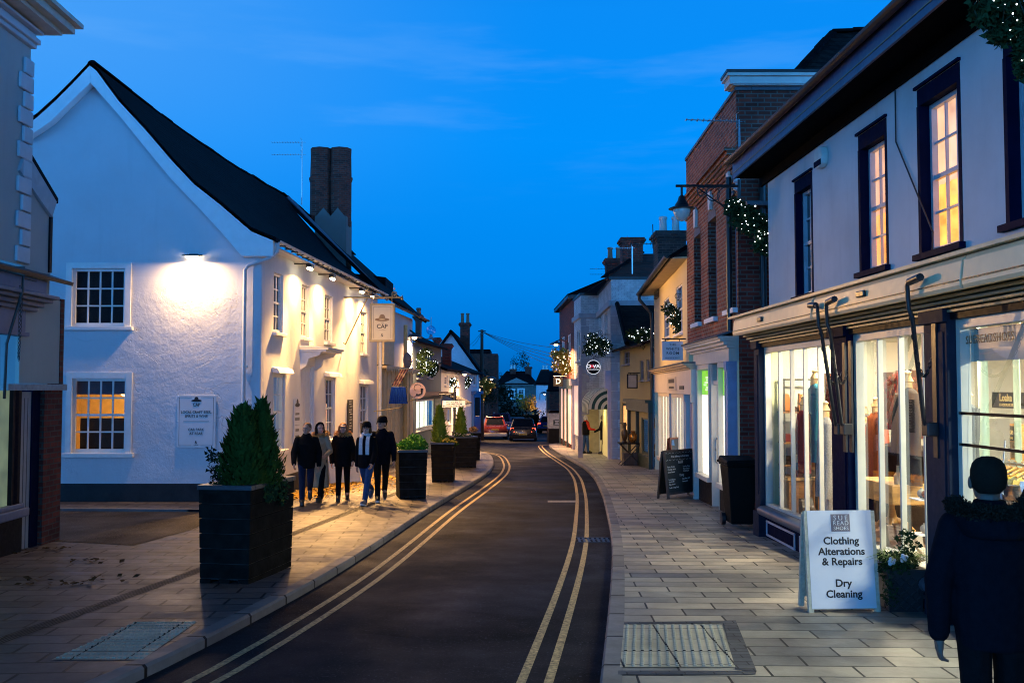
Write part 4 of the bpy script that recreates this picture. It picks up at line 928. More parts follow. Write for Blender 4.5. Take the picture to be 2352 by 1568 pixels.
coat_on_stand(2085, 890, 1110, -.75, .52, fab('charcoal_wool', (.03, .032, .035)), 'dark jacket on a wooden necked form in front of the bauble poster')
coat_on_stand(1872, 880, 1060, -.5, .34, fab('teal_wool', (.02, .10, .13)), 'teal scarfed jacket on a form in the first display window')
coat_on_stand(1896, 955, 1215, -.35, .28, fab('tweed', (.12, .12, .12), (.32, .32, .31), 60), 'grey herringbone dress on a form beside the first pilaster')
coat_on_stand(1985, 960, 1150, -1.5, .46, fab('black_coat', (.012, .012, .014)), 'black coat hanging behind the second window')
def poster(x0, y0, x1, y1, w, label, base):
    r = FS.rect(x0, y0, y1, x1, w); t = thing('bauble_poster', label, 'poster', tuple(FS.P((r[0] + r[1]) / 2, w, r[2])))
    m = MB(FS.M); m.box(r[0], r[1], w - .01, w, r[2], r[3]); m.build('card', paint('poster_' + str(x0), base, .5), t)
    g = random.Random(x0); mm = MB(FS.M); A = (r[1] - r[0]) * (r[3] - r[2])
    for _ in range(int(A * 130)):
        q = g.uniform(.025, .06); mm.ball((g.uniform(r[0] + q, r[1] - q), w + .004, g.uniform(r[2] + q, r[3] - q)), (q, .01, q), 10, 6)
    mm.build('baubles', paint('bauble_red', (.5, .035, .02), .22, .5, 30), t, smooth=60); return t, r
t, r = poster(2028, 855, 2060, 985, -.95, 'narrow poster of red baubles left of the dark jacket', (.2, .03, .02))
poster(2094, 850, 2136, 1005, -.95, 'wider poster of red baubles right of the dark jacket', (.25, .03, .02))
poster(1893, 858, 1913, 990, -.62, 'red bauble strip poster in the first display window', (.25, .03, .02))
r = FS.rect(2056, 850, 1000, 2096, -.97); t = thing('letter_poster', 'pale poster with a dark letter R behind the jacket', 'poster', tuple(FS.P(r[0], -.97, r[2]))); m = MB(FS.M); m.box(r[0], r[1], -.985, -.975, r[2], r[3]); m.build('card', paint('poster_grey', (.30, .33, .36), .6), t); text('R', .14, wallM(FS, r[0] + .07, r[3] - .12, -.973), ink, t)
r = FS.rect(1955, 855, 905, 1998, -1.9); t = thing('wall_notice', 'white card with a dark letter E on the back wall', 'notice', tuple(FS.P(r[0], -1.9, r[2]))); m = MB(FS.M); m.box(r[0], r[1], -1.91, -1.9, r[2], r[3]); m.build('card', sign_white, t); text('E', .12, wallM(FS, r[0] + .12, (r[2] + r[3]) / 2 + .03, -1.898), ink, t)
pine_ = wood('worktop', (.42, .22, .08), (.58, .34, .13), .4, 0)
# shelves of shoes in window one
FE = Frame((3.6, 14.28), (9, 14.28))
t = thing('shoe_shelf', 'black framed shelving stacked with shoes in the first window', 'shelf', tuple(FE.P(.5, .1, ZS)))
u0, u1 = FE.uv(1797, 1000)[0], FE.uv(1872, 1000)[0]; shelf_v = [FE.uv(1803, y)[1] for y in (1120, 1066, 1015, 945)]; vt = FE.uv(1803, 870)[1]
m = MB(FE.M)
for a in (u0, u1):
    for b_ in (-.15, .12): m.box(a - .01, a + .01, b_ - .01, b_ + .01, ZS - .3, vt)
m.box(u0, u1, -.16, -.14, vt - .02, vt); m.box(u0, u1, .11, .13, vt - .02, vt); m.build('frame', iron, t)
for v in shelf_v: m = MB(FE.M); m.box(u0 - .02, u1 + .02, -.17, .14, v - .018, v); m.build('shelf', MATS['plinth_wood'], t)
def shoe(mb, u, w, v, s=1.0, boot=0.0):
    """side-on shoe: sole, toe, heel counter, optional shaft"""
    L = .26 * s; pr = [(0, 0), (L, 0), (L, .035), (L * .93, .06), (L * .7, .075), (L * .5, .10), (L * .34, .13 + boot), (0, .13 + boot), (-.01, .06)]
    mb.prism([(u + x * 1, w - .04 * s, v + z * s) for x, z in pr], (0, .08 * s, 0))
sc_ = [('tan leather boots on the top shelf of the first window', (.45, .17, .05), .14), ('burgundy shoes on the middle shelf of the first window', (.14, .02, .02), .0), ('dark brown shoes on the shelf below the burgundy pair', (.06, .03, .015), .0), ('black ankle boots on the bottom shelf of the first window', (.012, .012, .014), .07)]
for (lab, c, bt), v in zip(sc_, reversed(shelf_v)):
    o = MB(FE.M)
    for k, uu in enumerate((u0 + .02, u0 + .22)): shoe(o, uu, -.03 + .08 * k, v + .001, .95, bt)
    tag(o.build('shoe_pair', paint('leather_' + str(int(c[0] * 999)), c, .35), None, bevel=.012), lab, 'shoes')
m = MB(FE.M); uq_, vt = FE.uv(1790, 1092)[0], FE.uv(1790, 1092, .2)[1]; t = thing('shop_counter', 'broad wooden counter below the shelves of the first window', 'counter', tuple(FE.P(.8, .3, ZS - .35))); m.box(uq_, uq_ + 1.3, .16, .5, ZS - .34, vt - .04); m.build('carcass', MATS['plinth_wood'], t); m = MB(FE.M); m.box(uq_ - .03, uq_ + 1.33, .15, .53, vt - .039, vt); m.build('worktop', pine_, t)
for x0, x1, yt, w_, mm_, lab in ((1985, 2125, 1015, -1.25, black_paint, 'black display unit behind the wooden pedestal table'), (2200, 2300, 1090, -2.7, MATS['plinth_wood'], 'low wooden counter behind the third window')):
    ua__, ub__ = U(x0, 1000, w_), U(x1, 1000, w_); vt = FS.uv(x0, yt, w_)[1]; t = thing('shop_counter', lab, 'counter', tuple(FS.P(ua__, w_, ZS - .35))); m = MB(FS.M); m.box(ua__, ub__, w_ - .45, w_, ZS - .35, vt - .04); m.build('carcass', mm_, t); m = MB(FS.M); m.box(ua__ - .03, ub__ + .03, w_ - .48, w_ + .03, vt - .039, vt); m.build('worktop', pine_ if mm_ is not black_paint else black_paint, t)
coat_on_stand(1846, 940, 1085, -.38, .3, fab('wine_wool', (.12, .012, .018)), 'wine red coat on a form behind the teal jacket')
coat_on_stand(2012, 945, 1130, -1.1, .38, fab('rust_wool', (.22, .06, .02)), 'rust coloured top on a form left of the pedestal table')
# second window: table display, stand with trinkets, plant
u0, u1 = U(2020, 1100, -.8), U(2110, 1100, -.8); vt = FS.uv(2040, 1098, -.8)[1]
t = thing('wooden_stool', 'turned wooden pedestal table standing in the second window', 'table', tuple(FS.P((u0 + u1) / 2, -.7, ZS))); pine = wood('pine', (.50, .26, .07), (.68, .38, .12), .4, 0)
m = MB(FS.M); m.box(u0, u1, -.95, -.5, vt - .22, vt); m.build('top', pine, t, bevel=.012)
m = MB(FS.M); um = (u0 + u1) / 2; m.lathe([(.05, vt - .22), (.03, vt - .3), (.055, vt - .42), (.03, vt - .5), (.045, ZS + .24), (.06, ZS + .12)], (um, -.72, 0), 12); m.build('pedestal', pine, t, smooth=50)
for a in (.5, 2.6, 4.7): m = MB(FS.M); m.tube([(um, -.72, ZS + .18), (um + .16 * math.cos(a), -.72 + .16 * math.sin(a), ZS + .12), (um + .26 * math.cos(a), -.72 + .26 * math.sin(a), ZS + .02)], .035, 8, .025); m.build('leg', pine, t, smooth=50)
o = MB(FS.M); o.lathe([(.0, vt), (.045, vt), (.05, vt + .1), (.02, vt + .14), (.018, vt + .2), (.024, vt + .21)], (u1 - .12, -.62, 0), 12); tag(o.build('bottle', paint('clear_bottle', (.5, .45, .3), .1), None, smooth=50), 'small glass bottle on the wooden pedestal table', 'bottle')
u0 = U(2120, 1150, -.3); zz = [FS.uv(2125, y, -.3)[1] for y in (1145, 1225)]
t = thing('trinket_stand', 'white tiered trinket stand at the edge of the second window', 'stand', tuple(FS.P(u0, -.3, ZS)))
for z in zz: m = MB(FS.M); m.box(u0 - .09, u0 + .13, -.45, -.2, z - .012, z); m.build('tier', white_paint, t)
m = MB(FS.M); m.cyl((u0 - .07, -.42, ZS), (u0 - .07, -.42, zz[0]), .008); m.cyl((u0 + .11, -.42, ZS), (u0 + .11, -.42, zz[0]), .008); m.build('post', white_paint, t)
for k, (du, z, c, lab) in enumerate(((-.03, zz[0], (.3, .35, .33), 'pale glass bauble on the top tier of the trinket stand'), (.07, zz[0], (.14, .03, .03), 'dark red bauble on the top tier of the trinket stand'), (.02, zz[1], (.4, .38, .35), 'silver bauble on the lower tier of the trinket stand'))):
    o = MB(FS.M); o.ball((u0 + du, -.3, z + .045), .043, 14, 9); o.lathe([(.012, z + .085), (.012, z + .1)], (u0 + du, -.3, 0), 8); tag(o.build('bauble', paint('baub%d' % k, c, .15), None, smooth=60), lab, 'bauble')
for k, (x, lab, c, b) in enumerate(((2046, 'brown heeled boots on the floor of the second window', (.10, .04, .02), .12), (2090, 'cream ankle boots beside the trinket stand in the window', (.5, .42, .3), .1), (1800, 'brown lace shoes on the plinth of the first window', (.2, .09, .04), 0), (1850, 'dark leather boots on the plinth of the first window', (.05, .03, .02), .08))):
    o = MB(FS.M); uu = U(x, 1230, -.35); shoe(o, uu, -.4, ZS - .008, 1, b); shoe(o, uu + .1, -.27, ZS - .008, 1, b); tag(o.build('shoe_pair', paint('leatherb%d' % k, c, .35), None, bevel=.012), lab, 'shoes')
# fake snow in the windows
o = MB(FS.M); g = random.Random(2)
for _ in range(60): o.ball((g.uniform(w2[0] + .1, w2[1] - .1), g.uniform(-.6, -.18), ZS - .005), (g.uniform(.05, .12), g.uniform(.04, .1), g.uniform(.015, .035)), 8, 5)
stuff(tag(o.build('fake_snow', paint('snow', (.8, .8, .8), .9), None, smooth=60), 'white fluffy fake snow along the second window floor', 'snow'))
g = random.Random(44); bxm = [paint('shoebox%d' % i, c, .6) for i, c in enumerate(((.30, .05, .03), (.05, .10, .16), (.4, .32, .2), (.02, .02, .022), (.25, .13, .05)))]
BXL = ['red', 'teal', 'buff', 'black', 'tan']
for k in range(15):
    i = k % 5; o = MB(FE.M); x = .35 + .17 * (k // 3) ; z = FE.uv(1790, 1092, .2)[1] + .001 + .1 * (k % 3); o.box(x, x + .15, .2, .42, z, z + .07); o.box(x - .004, x + .154, .196, .424, z + .071, z + .096); tag(o.build('shoe_box', bxm[(i + k // 5) % 5], None), '%s shoe box in the stacks on the first window counter' % BXL[(i + k // 5) % 5], 'shoe box', 'shoe boxes stacked on the counter')
ur0 = U(1992, 1000, -1.3); vr = FS.uv(1992, 955, -1.3)[1]; t = thing('clothes_rail', 'black rail of dark coats at the far side of the second window', 'clothes rail', tuple(FS.P(ur0, -1.3, ZS - .35))); m = MB(FS.M); m.cyl((ur0 - .5, -1.3, vr), (ur0 + .5, -1.3, vr), .015); m.cyl((ur0 - .5, -1.3, ZS - .35), (ur0 - .5, -1.3, vr), .015); m.cyl((ur0 + .5, -1.3, ZS - .35), (ur0 + .5, -1.3, vr), .015); m.build('bar', iron, t)
for k, (c, nm) in enumerate((((.02, .02, .025), 'black'), ((.1, .02, .02), 'maroon'), ((.03, .04, .07), 'navy'), ((.2, .17, .13), 'stone'), ((.06, .03, .02), 'chocolate'), ((.35, .08, .03), 'scarlet'))):
    u = ur0 - .4 + .15 * k; t2 = thing('hanging_garment', nm + ' coat on the black rail in the second window', 'garment', tuple(FS.P(u, -1.3, vr)), group='coats on the black rail'); M0 = FS.M @ Matrix.Translation((u, -1.3, 0)) @ Matrix.Rotation(R(60), 4, 'Z'); m = MB(M0); garment(m, 0, 0, vr - .08, .42, .85, .1, 1.0); m.build('garment', fab('railb%d' % k, c, s=18), t2, smooth=60); m = MB(M0); m.tube([(-.19, 0, vr - .09), (0, 0, vr - .03), (.19, 0, vr - .09)], .012, 5); m.build('hanger', pine, t2)
# third window: columns, loaf sign, clothes rail, patterned jumper
mint = paint('mint_column', (.42, .58, .46), .5, .06)
for k, (x0, x1, w_, lab) in enumerate(((2247, 2272, -1.6, 'pale green iron column nearest the window pilaster inside the shop'), (2328, 2346, -2.6, 'second pale green iron column deeper inside the shop'))):
    u = U((x0 + x1) / 2, 950, w_); ra = abs(U(x1, 950, w_) - U(x0, 950, w_)) / 2 * .45; o = thing('iron_column', lab, 'column', tuple(FS.P(u, w_, ZS - .35)))
    m = MB(FS.M); m.cyl((u, w_, ZS - .35), (u, w_, 2.7), ra, n=16); m.build('shaft', mint, o, smooth=50); m = MB(FS.M); m.lathe([(ra * 1.5, ZS - .34), (ra * 1.5, ZS - .2), (ra * 1.1, ZS - .1)], (u, w_, 0), 16); m.build('base', mint, o, smooth=50); m = MB(FS.M); m.lathe([(ra * 1.1, 2.5), (ra * 1.6, 2.62), (ra * 1.7, 2.72)], (u, w_, 0), 16); m.build('capital', mint, o, smooth=50)
blk = paint('sign_black', (.012, .02, .025), .4); goldl = paint('gold_leaf', (.75, .60, .26), .5)
r = FS.rect(2278, 900, 936, 2420, -3.2); t = thing('maker_sign', 'long black shoemaker sign with gold letters on the back wall', 'sign', tuple(FS.P(r[0], -3.2, r[2]))); m = MB(FS.M); m.box(r[0], r[1], -3.24, -3.2, r[2], r[3]); m.build('board', blk, t)
text('Loake', (r[3] - r[2]) * .62, wallM(FS, r[0] + (r[3] - r[2]) * .95, r[3] - (r[3] - r[2]) * .36, -3.197), goldl, t, align='LEFT', bold=.004); text('SHOEMAKERS', (r[3] - r[2]) * .24, wallM(FS, r[0] + (r[3] - r[2]) * .95, r[2] + (r[3] - r[2]) * .2, -3.197), goldl, t, align='LEFT', space=1.3, bold=.002)
r = FS.rect(2287, 970, 1050, 2346, -2.9); t = thing('framed_sign', 'small framed black and gold shoemaker picture below the long sign', 'sign', tuple(FS.P(r[0], -2.9, r[2]))); m = MB(FS.M); m.box(r[0], r[1], -2.94, -2.9, r[2], r[3]); m.build('frame', pine, t); h = (r[3] - r[2]); m = MB(FS.M); m.box(r[0] + .03, r[1] - .03, -2.899, -2.89, r[2] + h * .52, r[3] - .03); m.build('panel', blk, t); m = MB(FS.M); m.box(r[0] + .03, r[1] - .03, -2.899, -2.89, r[2] + .03, r[2] + h * .5); m.build('picture', paint('pic_brown', (.2, .15, .1), .5, .6, 12), t)
text('Loake', h * .24, wallM(FS, (r[0] + r[1]) / 2, r[3] - h * .22, -2.888), goldl, t, bold=.002); text('SHOEMAKERS', h * .09, wallM(FS, (r[0] + r[1]) / 2, r[3] - h * .4, -2.888), goldl, t)
t = thing('back_shelf', 'grey shelf unit of hats and shoes beside the green column', 'shelf', tuple(FS.P(U(2215, 1000, -2.2), -2.2, ZS)))
u0, u1 = U(2205, 1000, -2.2), U(2262, 1000, -2.2); m = MB(FS.M)
vs_ = [FS.uv(2210, y, -2.2)[1] for y in (958, 1060, 1102)]
for v in vs_: m.box(u0, u1, -2.5, -2.05, v - .03, v)
m.box(u0 - .03, u0, -2.5, -2.05, ZS - .35, vs_[0]); m.box(u1, u1 + .03, -2.5, -2.05, ZS - .35, vs_[0]); m.build('frame', paint('shelf_grey', (.3, .3, .26), .6), t)
g = random.Random(9)
for k, (v, du, c, lab) in enumerate(((vs_[0], .08, (.03, .05, .13), 'navy spotted cap on top of the grey shelf unit'), (vs_[0], .3, (.3, .3, .3), 'grey wool hat on top of the grey shelf unit'))):
    o = MB(FS.M); o.lathe([(.14, v), (.13, v + .04), (.10, v + .09), (.04, v + .12)], (u0 + du, -2.25, 0), 14); tag(o.build('hat', fab('hat%d' % k, c), None, smooth=60), lab, 'hat')
for k, (v, du, c, lab) in enumerate(((vs_[1], .02, (.35, .12, .04), 'tan shoes on the middle of the grey shelf unit'), (vs_[1], .3, (.03, .02, .02), 'black shoes on the middle of the grey shelf unit'), (vs_[2], .05, (.4, .06, .03), 'red shoes low on the grey shelf unit'))):
    o = MB(FS.M); shoe(o, u0 + du, -2.2, v + .001, .95); shoe(o, u0 + du + .03, -2.1, v + .001, .95); tag(o.build('shoe_pair', paint('leatherc%d' % k, c, .35), None, bevel=.01), lab, 'shoes')
coat_on_stand(2220, 925, 1110, -.8, .36, fab('slate_wool', (.06, .065, .065)), 'grey woollen coat on a form at the edge of the third window')
# clothes rail with coats
ur0, ur1 = U(2295, 1080, -1.7), U(2440, 1080, -1.7); vr = FS.uv(2300, 1060, -1.7)[1]
t = thing('clothes_rail', 'chrome clothes rail full of hangers in the third window', 'clothes rail', tuple(FS.P(ur0, -1.7, ZS - .35))); m = MB(FS.M); m.cyl((ur0, -1.7, vr), (ur1, -1.7, vr), .018); m.cyl((ur0, -1.7, ZS - .35), (ur0, -1.7, vr), .018); m.cyl((ur1, -1.7, ZS - .35), (ur1, -1.7, vr), .018); m.build('bar', steel, t, smooth=50)
cs = [((.3, .26, .2), 'fawn'), ((.05, .06, .08), 'charcoal'), ((.40, .28, .05), 'mustard'), ((.12, .13, .08), 'olive'), ((.5, .33, .10), 'ochre'), ((.12, .2, .36), 'denim blue'), ((.2, .3, .5), 'pale blue quilted')]
for k, (c, nm) in enumerate(cs):
    u = ur0 + .1 + (ur1 - ur0 - .3) * k / len(cs); t2 = thing('hanging_garment', nm + ' garment on the chrome clothes rail', 'garment', tuple(FS.P(u, -1.7, vr)), group='garments on the clothes rail')
    M0 = FS.M @ Matrix.Translation((u, -1.7, 0)) @ Matrix.Rotation(R(68), 4, 'Z'); m = MB(M0); garment(m, 0, 0, vr - .1, .44, .72, .1, 1.0); m.build('garment', fab('rail%d' % k, c, s=18), t2, smooth=60)
    m = MB(M0); m.tube([(-.2, 0, vr - .11), (0, 0, vr - .04), (.2, 0, vr - .11)], .014, 6); m.tube([(0, 0, vr - .04), (0, 0, vr + .02), (.02, 0, vr + .035)], .006, 5); m.build('hanger', pine, t2)
# fair isle jumper hung from a ribbon
pj = newmat('fair_isle'); mm, nt, b = pj; k = NB(nt); p = k.n('ShaderNodeSeparateXYZ'); k.l(k.pos(), p.inputs[0])
zz_ = p.outputs[2]; zig = k.math('MULTIPLY', k.math('ABSOLUTE', k.math('SUBTRACT', k.math('FRACT', k.math('MULTIPLY', p.outputs[1], 22)), .5)), .05)
fr_ = k.math('FRACT', k.math('MULTIPLY', k.math('ADD', zz_, zig), 24)); on = k.mr(fr_, .45, .55)
dots = k.mr(k.math('SINE', k.math('MULTIPLY', p.outputs[1], 180)), -.3, .3); 
vj = FS.uv(2320, 1120, -.22)[1]; hi = k.mr(zz_, vj - .10, vj - .09, 1, 0); lo_ = k.mr(zz_, vj - .40, vj - .39, 0, 1); msk = k.math('MULTIPLY', k.math('MULTIPLY', hi, lo_), k.math('MULTIPLY', on, k.mr(dots, 0, 1, .45, 1)))
k.l(k.mix(msk, (.012, .014, .018), (.60, .48, .24)), b.inputs['Base Color']); b.inputs['Roughness'].default_value = .9
u = U(2318, 1150, -.22); t = thing('jumper', 'dark patterned jumper hanging on a ribbon in the third window', 'jumper', tuple(FS.P(u, -.22, vj)))
m = MB(FS.M); rings = []
for f, w_, th in ((0, .075, .06), (.07, .08, .065), (.10, .12, .075), (.2, .24, .085), (.42, .34, .09), (.6, .30, .09), (1.0, .29, .08)): rings.append([(u + w_ * math.cos(a), -.24 + th * math.sin(a), vj + .02 - .62 * f) for a in [6.283 * i / 18 for i in range(18)]])
m.loft(rings)
for s in (-1, 1): m.tube([(u + s * .24, -.24, vj - .2), (u + s * .40, -.24, vj - .34), (u + s * .44, -.23, vj - .62)], .07, 9, .055)
m.build('knit', mm, t, smooth=60); m = MB(FS.M); m.tube([(u, -.18, vj - .02), (u - .005, -.17, vj + .1), (u, -.2, vj + .38)], .006, 5)
for s in (-1, 1): m.tube([(u, -.16, vj - .03), (u + s * .03, -.155, vj - .0), (u + s * .035, -.155, vj - .05), (u, -.16, vj - .03), (u + s * .02, -.15, vj - .12)], .005, 5)
m.build('ribbon', sign_white, t)
# ================================================================ BRICK BUILDING + GREEN POSTER SHOP
FB = Frame((3.97, 22.5), (3.90, 17.1)); assert FB.n.x < 0
FBS = Frame((3.90, 17.1), (12.0, 17.1)); assert FBS.n.y < 0
bk = thing('brick_building', 'tall red brick building with arched windows and white keystones', 'building', (4, 20, gz(20)))
zpar = FB.uv(1697, 200)[1]; zsf = FB.uv(1676, 775)[1]
bw_ = [FB.rect(1594, 548, 745, 1609), FB.rect(1626, 512, 734, 1645), FB.rect(1668, 462, 715, 1690)]
m = MB(); wall(m, FB, 0, FB.len, zsf, zpar, [(*r, .22) for r in bw_]); m.build('front_wall', redbrick, bk)
m = MB(FBS.M); m.poly((0, 0, -1.2), (8.1, 0, -1.2), (8.1, 0, zpar), (0, 0, zpar)); m.build('side_wall', brick('shaded_side_brick', (.28, .05, .028), (.10, .022, .014), (.16, .11, .09)), bk)  # side wall's shade put into a darker brick colour
m = MB(); m.M = FB.M; m.box(0, FB.len + .03, -.25, .03, zpar, zpar + .06); m.M = FBS.M; m.box(.26, 8, -.25, .035, zpar + .001, zpar + .061); m.build('coping', lead, bk)
# corbelled brick cornice
zc0 = FB.uv(1697, 340)[1]
m = MB(FB.M)
for k in range(5): m.box(-.01, FB.len - .002, .004, .03 + .035 * k, zc0 - .34 + .068 * k, zc0 - .28 + .068 * k)
m.box(0, FB.len, .003, .22, zc0, zc0 + .05); m.build('brick_cornice', redbrick, bk)
# white timber cornice box on the corner
m = MB(FBS.M); x0 = -.14; m.box(x0, 1.55, -.3, .14, zpar + .08, zpar + .21); m.box(x0 - .05, 1.6, -.3, .2, zpar + .21, zpar + .26); m.box(x0 + .06, 1.5, -.3, .1, zpar + .065, zpar + .08); m.build('timber_cornice', offwhite_paint, bk)
m = MB(FBS.M); m.box(x0 - .07, 1.62, -.3, .22, zpar + .26, zpar + .31); m.build('cornice_lead', iron, bk)
for i, r in enumerate(bw_):
    w = window(FB, r, bk, .22, 2, (2, 2), .05, sill=.09, m=paint('blue_sash', (.25, .30, .42), .4), sm=white_paint, bar=.022)
    m = MB(FB.M); n = 10; cu = (r[0] + r[1]) / 2; hw = (r[1] - r[0]) / 2
    pts = [(cu + hw * math.cos(math.pi * k / n), 0, r[3] + hw * .55 * math.sin(math.pi * k / n)) for k in range(n + 1)]
    m.prism([(p[0], .006, p[2] - .001) for p in pts], (0, -.02, 0)); m.build('arch_head', ink, w)
    m = MB(FB.M); v = r[3] + hw * .42; m.prism([(cu - .085, .004, v), (cu + .085, .004, v), (cu + .14, .004, v + .40), (cu, .004, v + .48), (cu - .14, .004, v + .40)], (0, .06, 0)); m.build('keystone', offwhite_paint, w)
m = MB(); a = FB.P(0, -.2, zpar); X = [AY(1792, 206, 19.5), AY(1912, 76, 21.5), AY(2100, 70, 21.5), AY(2130, 206, 19.5)]; slab4(m, X[0], X[3], X[2], X[1], .08)
X2 = X[1] + Vector((.2, 3, -2.4)); m.poly(X[0], X[1], (X[0].x + .3, X[0].y + 6, X[0].z)); m.build('roof', rooftile('hip_tiles', (.03, .022, .02), (.012, .011, .012), .2, .14, .05), bk)
m = MB(); ridge_caps(m, X[1], X[2], .12); ridge_caps(m, X[0], X[1], .11); m.build('ridge_tiles', slate, bk)
uq = FB.uv(1700, 600)[0]
pipe('downpipe', [FB.P(FB.len - .35, .08, zc0 - .4), FB.P(FB.len - .35, .08, zsf + .1)], .05, iron, bk)
pipe('downpipe', [FBS.P(.42, .08, zpar - 1.2), FBS.P(.42, .08, 2.4), FBS.P(.36, .08, gz(17))], .055, iron, bk)
pipe('downpipe', [FBS.P(.9, .09, 4.6), FBS.P(.9, .09, gz(17))], .05, paint('pipe_grey', (.16, .17, .2), .35), bk)
m = MB(FBS.M); m.box(.1, 1.2, .004, .3, 4.9, 4.97); m.build('side_ledge', lead, bk)
# insulators on the corner
m = MB()
for z in (AY(1692, 400, 17).z, AY(1692, 440, 17).z): m.lathe([(.03, z), (.06, z + .03), (.055, z + .09), (.03, z + .1), (.03, z + .13), (.06, z + .15), (.05, z + .22), (.0, z + .24)], (3.86, 16.95, 0), 10)
m.each('insulator', paint('porcelain', (.5, .5, .52), .3), bk, smooth=50)
t = thing('tv_aerial', 'single boom television aerial against the brick parapet', 'aerial', tuple(AY(1697, 480, 16.4)))
m = MB(); m.tube([AY(1712, 408, 16.2), AY(1700, 400, 16.3), AY(1697, 275, 16.4)], .02, 6); m.build('mast', steel, t); m = MB(); aerial(m, AY(1694, 279, 16.4), 1.0, math.pi + .12, 9, .1); m.build('boom', steel, t)
# green poster shop
gs = thing('poster_shop', 'lit cream timber shopfront with lime green posters under the brick building', 'shop', (3.8, 20, gz(20)))
cw_ = paint('shop_cream', (.62, .56, .46), .45, .06); zf0, zf1 = FB.uv(1668, 832)[1], FB.uv(1668, 803)[1]
us0, us1 = FB.uv(1598, 1000, .1)[0], FB.uv(1681, 1000, .1)[0]
m = MB(FB.M); m.box(us0, us1, -.05, .14, zf0, zf1); m.build('fascia', cw_, gs)
m = MB(FB.M)
for k, (w_, h0, h1) in enumerate(((.18, 0, .05), (.24, .05, .11), (.30, .11, .16), (.34, .16, .20))): m.box(us0 - .15 - .02 * k, us1 + .04 + .02 * k, -.02, w_, zf1 + h0 + .001, zf1 + h1)
m.build('cornice', cw_, gs); m = MB(); slab4(m, FB.P(us0 - .25, .36, zf1 + .21), FB.P(us1 + .1, .36, zf1 + .21), FB.P(us1 + .1, 0, zf1 + .33), FB.P(us0 - .25, 0, zf1 + .33), .03); m.build('cornice_lead', lead, gs)
m = MB(FB.M); m.box(us1 - .14, us1, .0, .17, -.9, zf0 - .001); m.box(us1 - .17, us1 + .03, .0, .2, zf0 - .16, zf0 - .002); m.build('pilaster', paint('pilaster_blue', (.30, .36, .52), .4), gs)
m = MB(FB.M); m.box(us0, us0 + .12, .0, .17, -.9, zf0 - .001); m.build('pilaster', cw_, gs)
def U2(x, w=.08): return FB.uv(x, 1000, w)[0]
zs_ = FB.uv(1625, 1093, .1)[1]
bays = [(U2(1608), U2(1633)), (U2(1656), U2(1671))]; dq = (U2(1637), U2(1652))
lime = emis('lime_poster', (.26, .75, .02), .9, .1, 3); blind = emis('white_blind', (1, .93, .76), 1.7, .12, 2)
zg = FB.uv(1625, 907, .05)[1]; ztop = zf0 - .12
g = random.Random(12)
for i, (a, b) in enumerate(bays):
    m = MB(FB.M); f = .06
    m.box(a - f, a, .0, .13, zs_, zf0 - .002); m.box(b, b + f, .0, .13, zs_, zf0 - .002); m.box(a, b, .0, .128, zf0 - .1, zf0 - .003); m.box(a - f, b + f, .0, .18, zs_ - .09, zs_ - .001)
    w = m.build('shop_window', cw_, gs, bevel=.006)
    m = MB(FB.M); m.poly((a, .03, zs_), (b, .03, zs_), (b, .03, zg), (a, .03, zg)); m.build('blind', blind, w)
    m = MB(FB.M); m.poly((a, .03, zg + .01), (b, .03, zg + .01), (b, .03, ztop), (a, .03, ztop)); m.build('poster', lime, w)
    m = MB(FB.M)
    for k in range(6): x = a + (b - a) * g.uniform(.15, .5); v = zg + (ztop - zg) * (.18 + .1 * k); m.box(x, x + (b - a) * g.uniform(.2, .4), .032, .034, v, v + .035)
    m.build('poster_print', emis('poster_print', (.75, .95, .5), 1.0) if i == 0 else MATS['poster_print'], w)
    m = MB(FB.M); m.poly((a, .07, zs_), (b, .07, zs_), (b, .07, ztop), (a, .07, ztop)); m.build('pane', glass, w)
    m = MB(FB.M); m.box(a - .07, b + .07, -.04, .1, -1.2, zs_ - .092); m.build('riser', black_paint, w)
m = MB(FB.M); a, b = dq; m.box(a - .04, a, -.1, .1, -.6, zf0 - .002); m.box(b, b + .04, -.1, .1, -.6, zf0 - .002); m.box(a, b, -.1, .06, zg + .2, zg + .28); m.box(a, a + .09, -.1, -.05, -.55, zg + .2); m.box(b - .09, b, -.1, -.05, -.55, zg + .2); m.box(a + .09, b - .09, -.1, -.052, -.55, .1)
d = m.build('door', cw_, gs); m = MB(FB.M); m.poly((a, -.07, .1), (b, -.07, .1), (b, -.07, zg + .2), (a, -.07, zg + .2)); m.build('pane', blind, d); m = MB(FB.M); m.poly((a, -.04, zg + .28), (b, -.04, zg + .28), (b, -.04, zf0), (a, -.04, zf0)); m.build('fanlight', dark_glass, d); m = MB(); m.tube([FB.P(a + .05, .0, .35), FB.P(a + .05, .03, .4), FB.P(a + .05, .03, .8), FB.P(a + .05, 0, .85)], .015, 6); m.build('handle', steel, d)
# ================================================================ CREAM HOUSE / WHITE ROOM
FC = Frame((4.48, 31.3), (3.98, 22.45)); assert FC.n.x < 0
ce = thing('cream_house', 'cream rendered house with deep eaves next to the brick building', 'house', (4.2, 27, gz(27)))
zce = FC.uv(1505, 672)[1]; cream_w = render_wall('cream_render', (.72, .60, .36), .85, .006, stain=.06)
cr = [FC.rect(1525, 690, 780, 1537), FC.rect(1553, 662, 770, 1567)]
m = MB(); wall(m, FC, 0, FC.len, 1.8, zce, [(*r, .08) for r in cr]); m.M = None; m.build('front_wall', cream_w, ce)
m = MB(); a = FC.P(0, 0, 0); m.poly((a.x, a.y, -1.5), (a.x + 6, a.y, -1.5), (a.x + 6, a.y, zce + 1.5), (a.x, a.y, zce)); m.build('end_wall', cream_w, ce)
for r in cr: window(FC, r, ce, .08, 2, (2, 2), .045, sill=.06, pm=dark_glass, bar=.02)
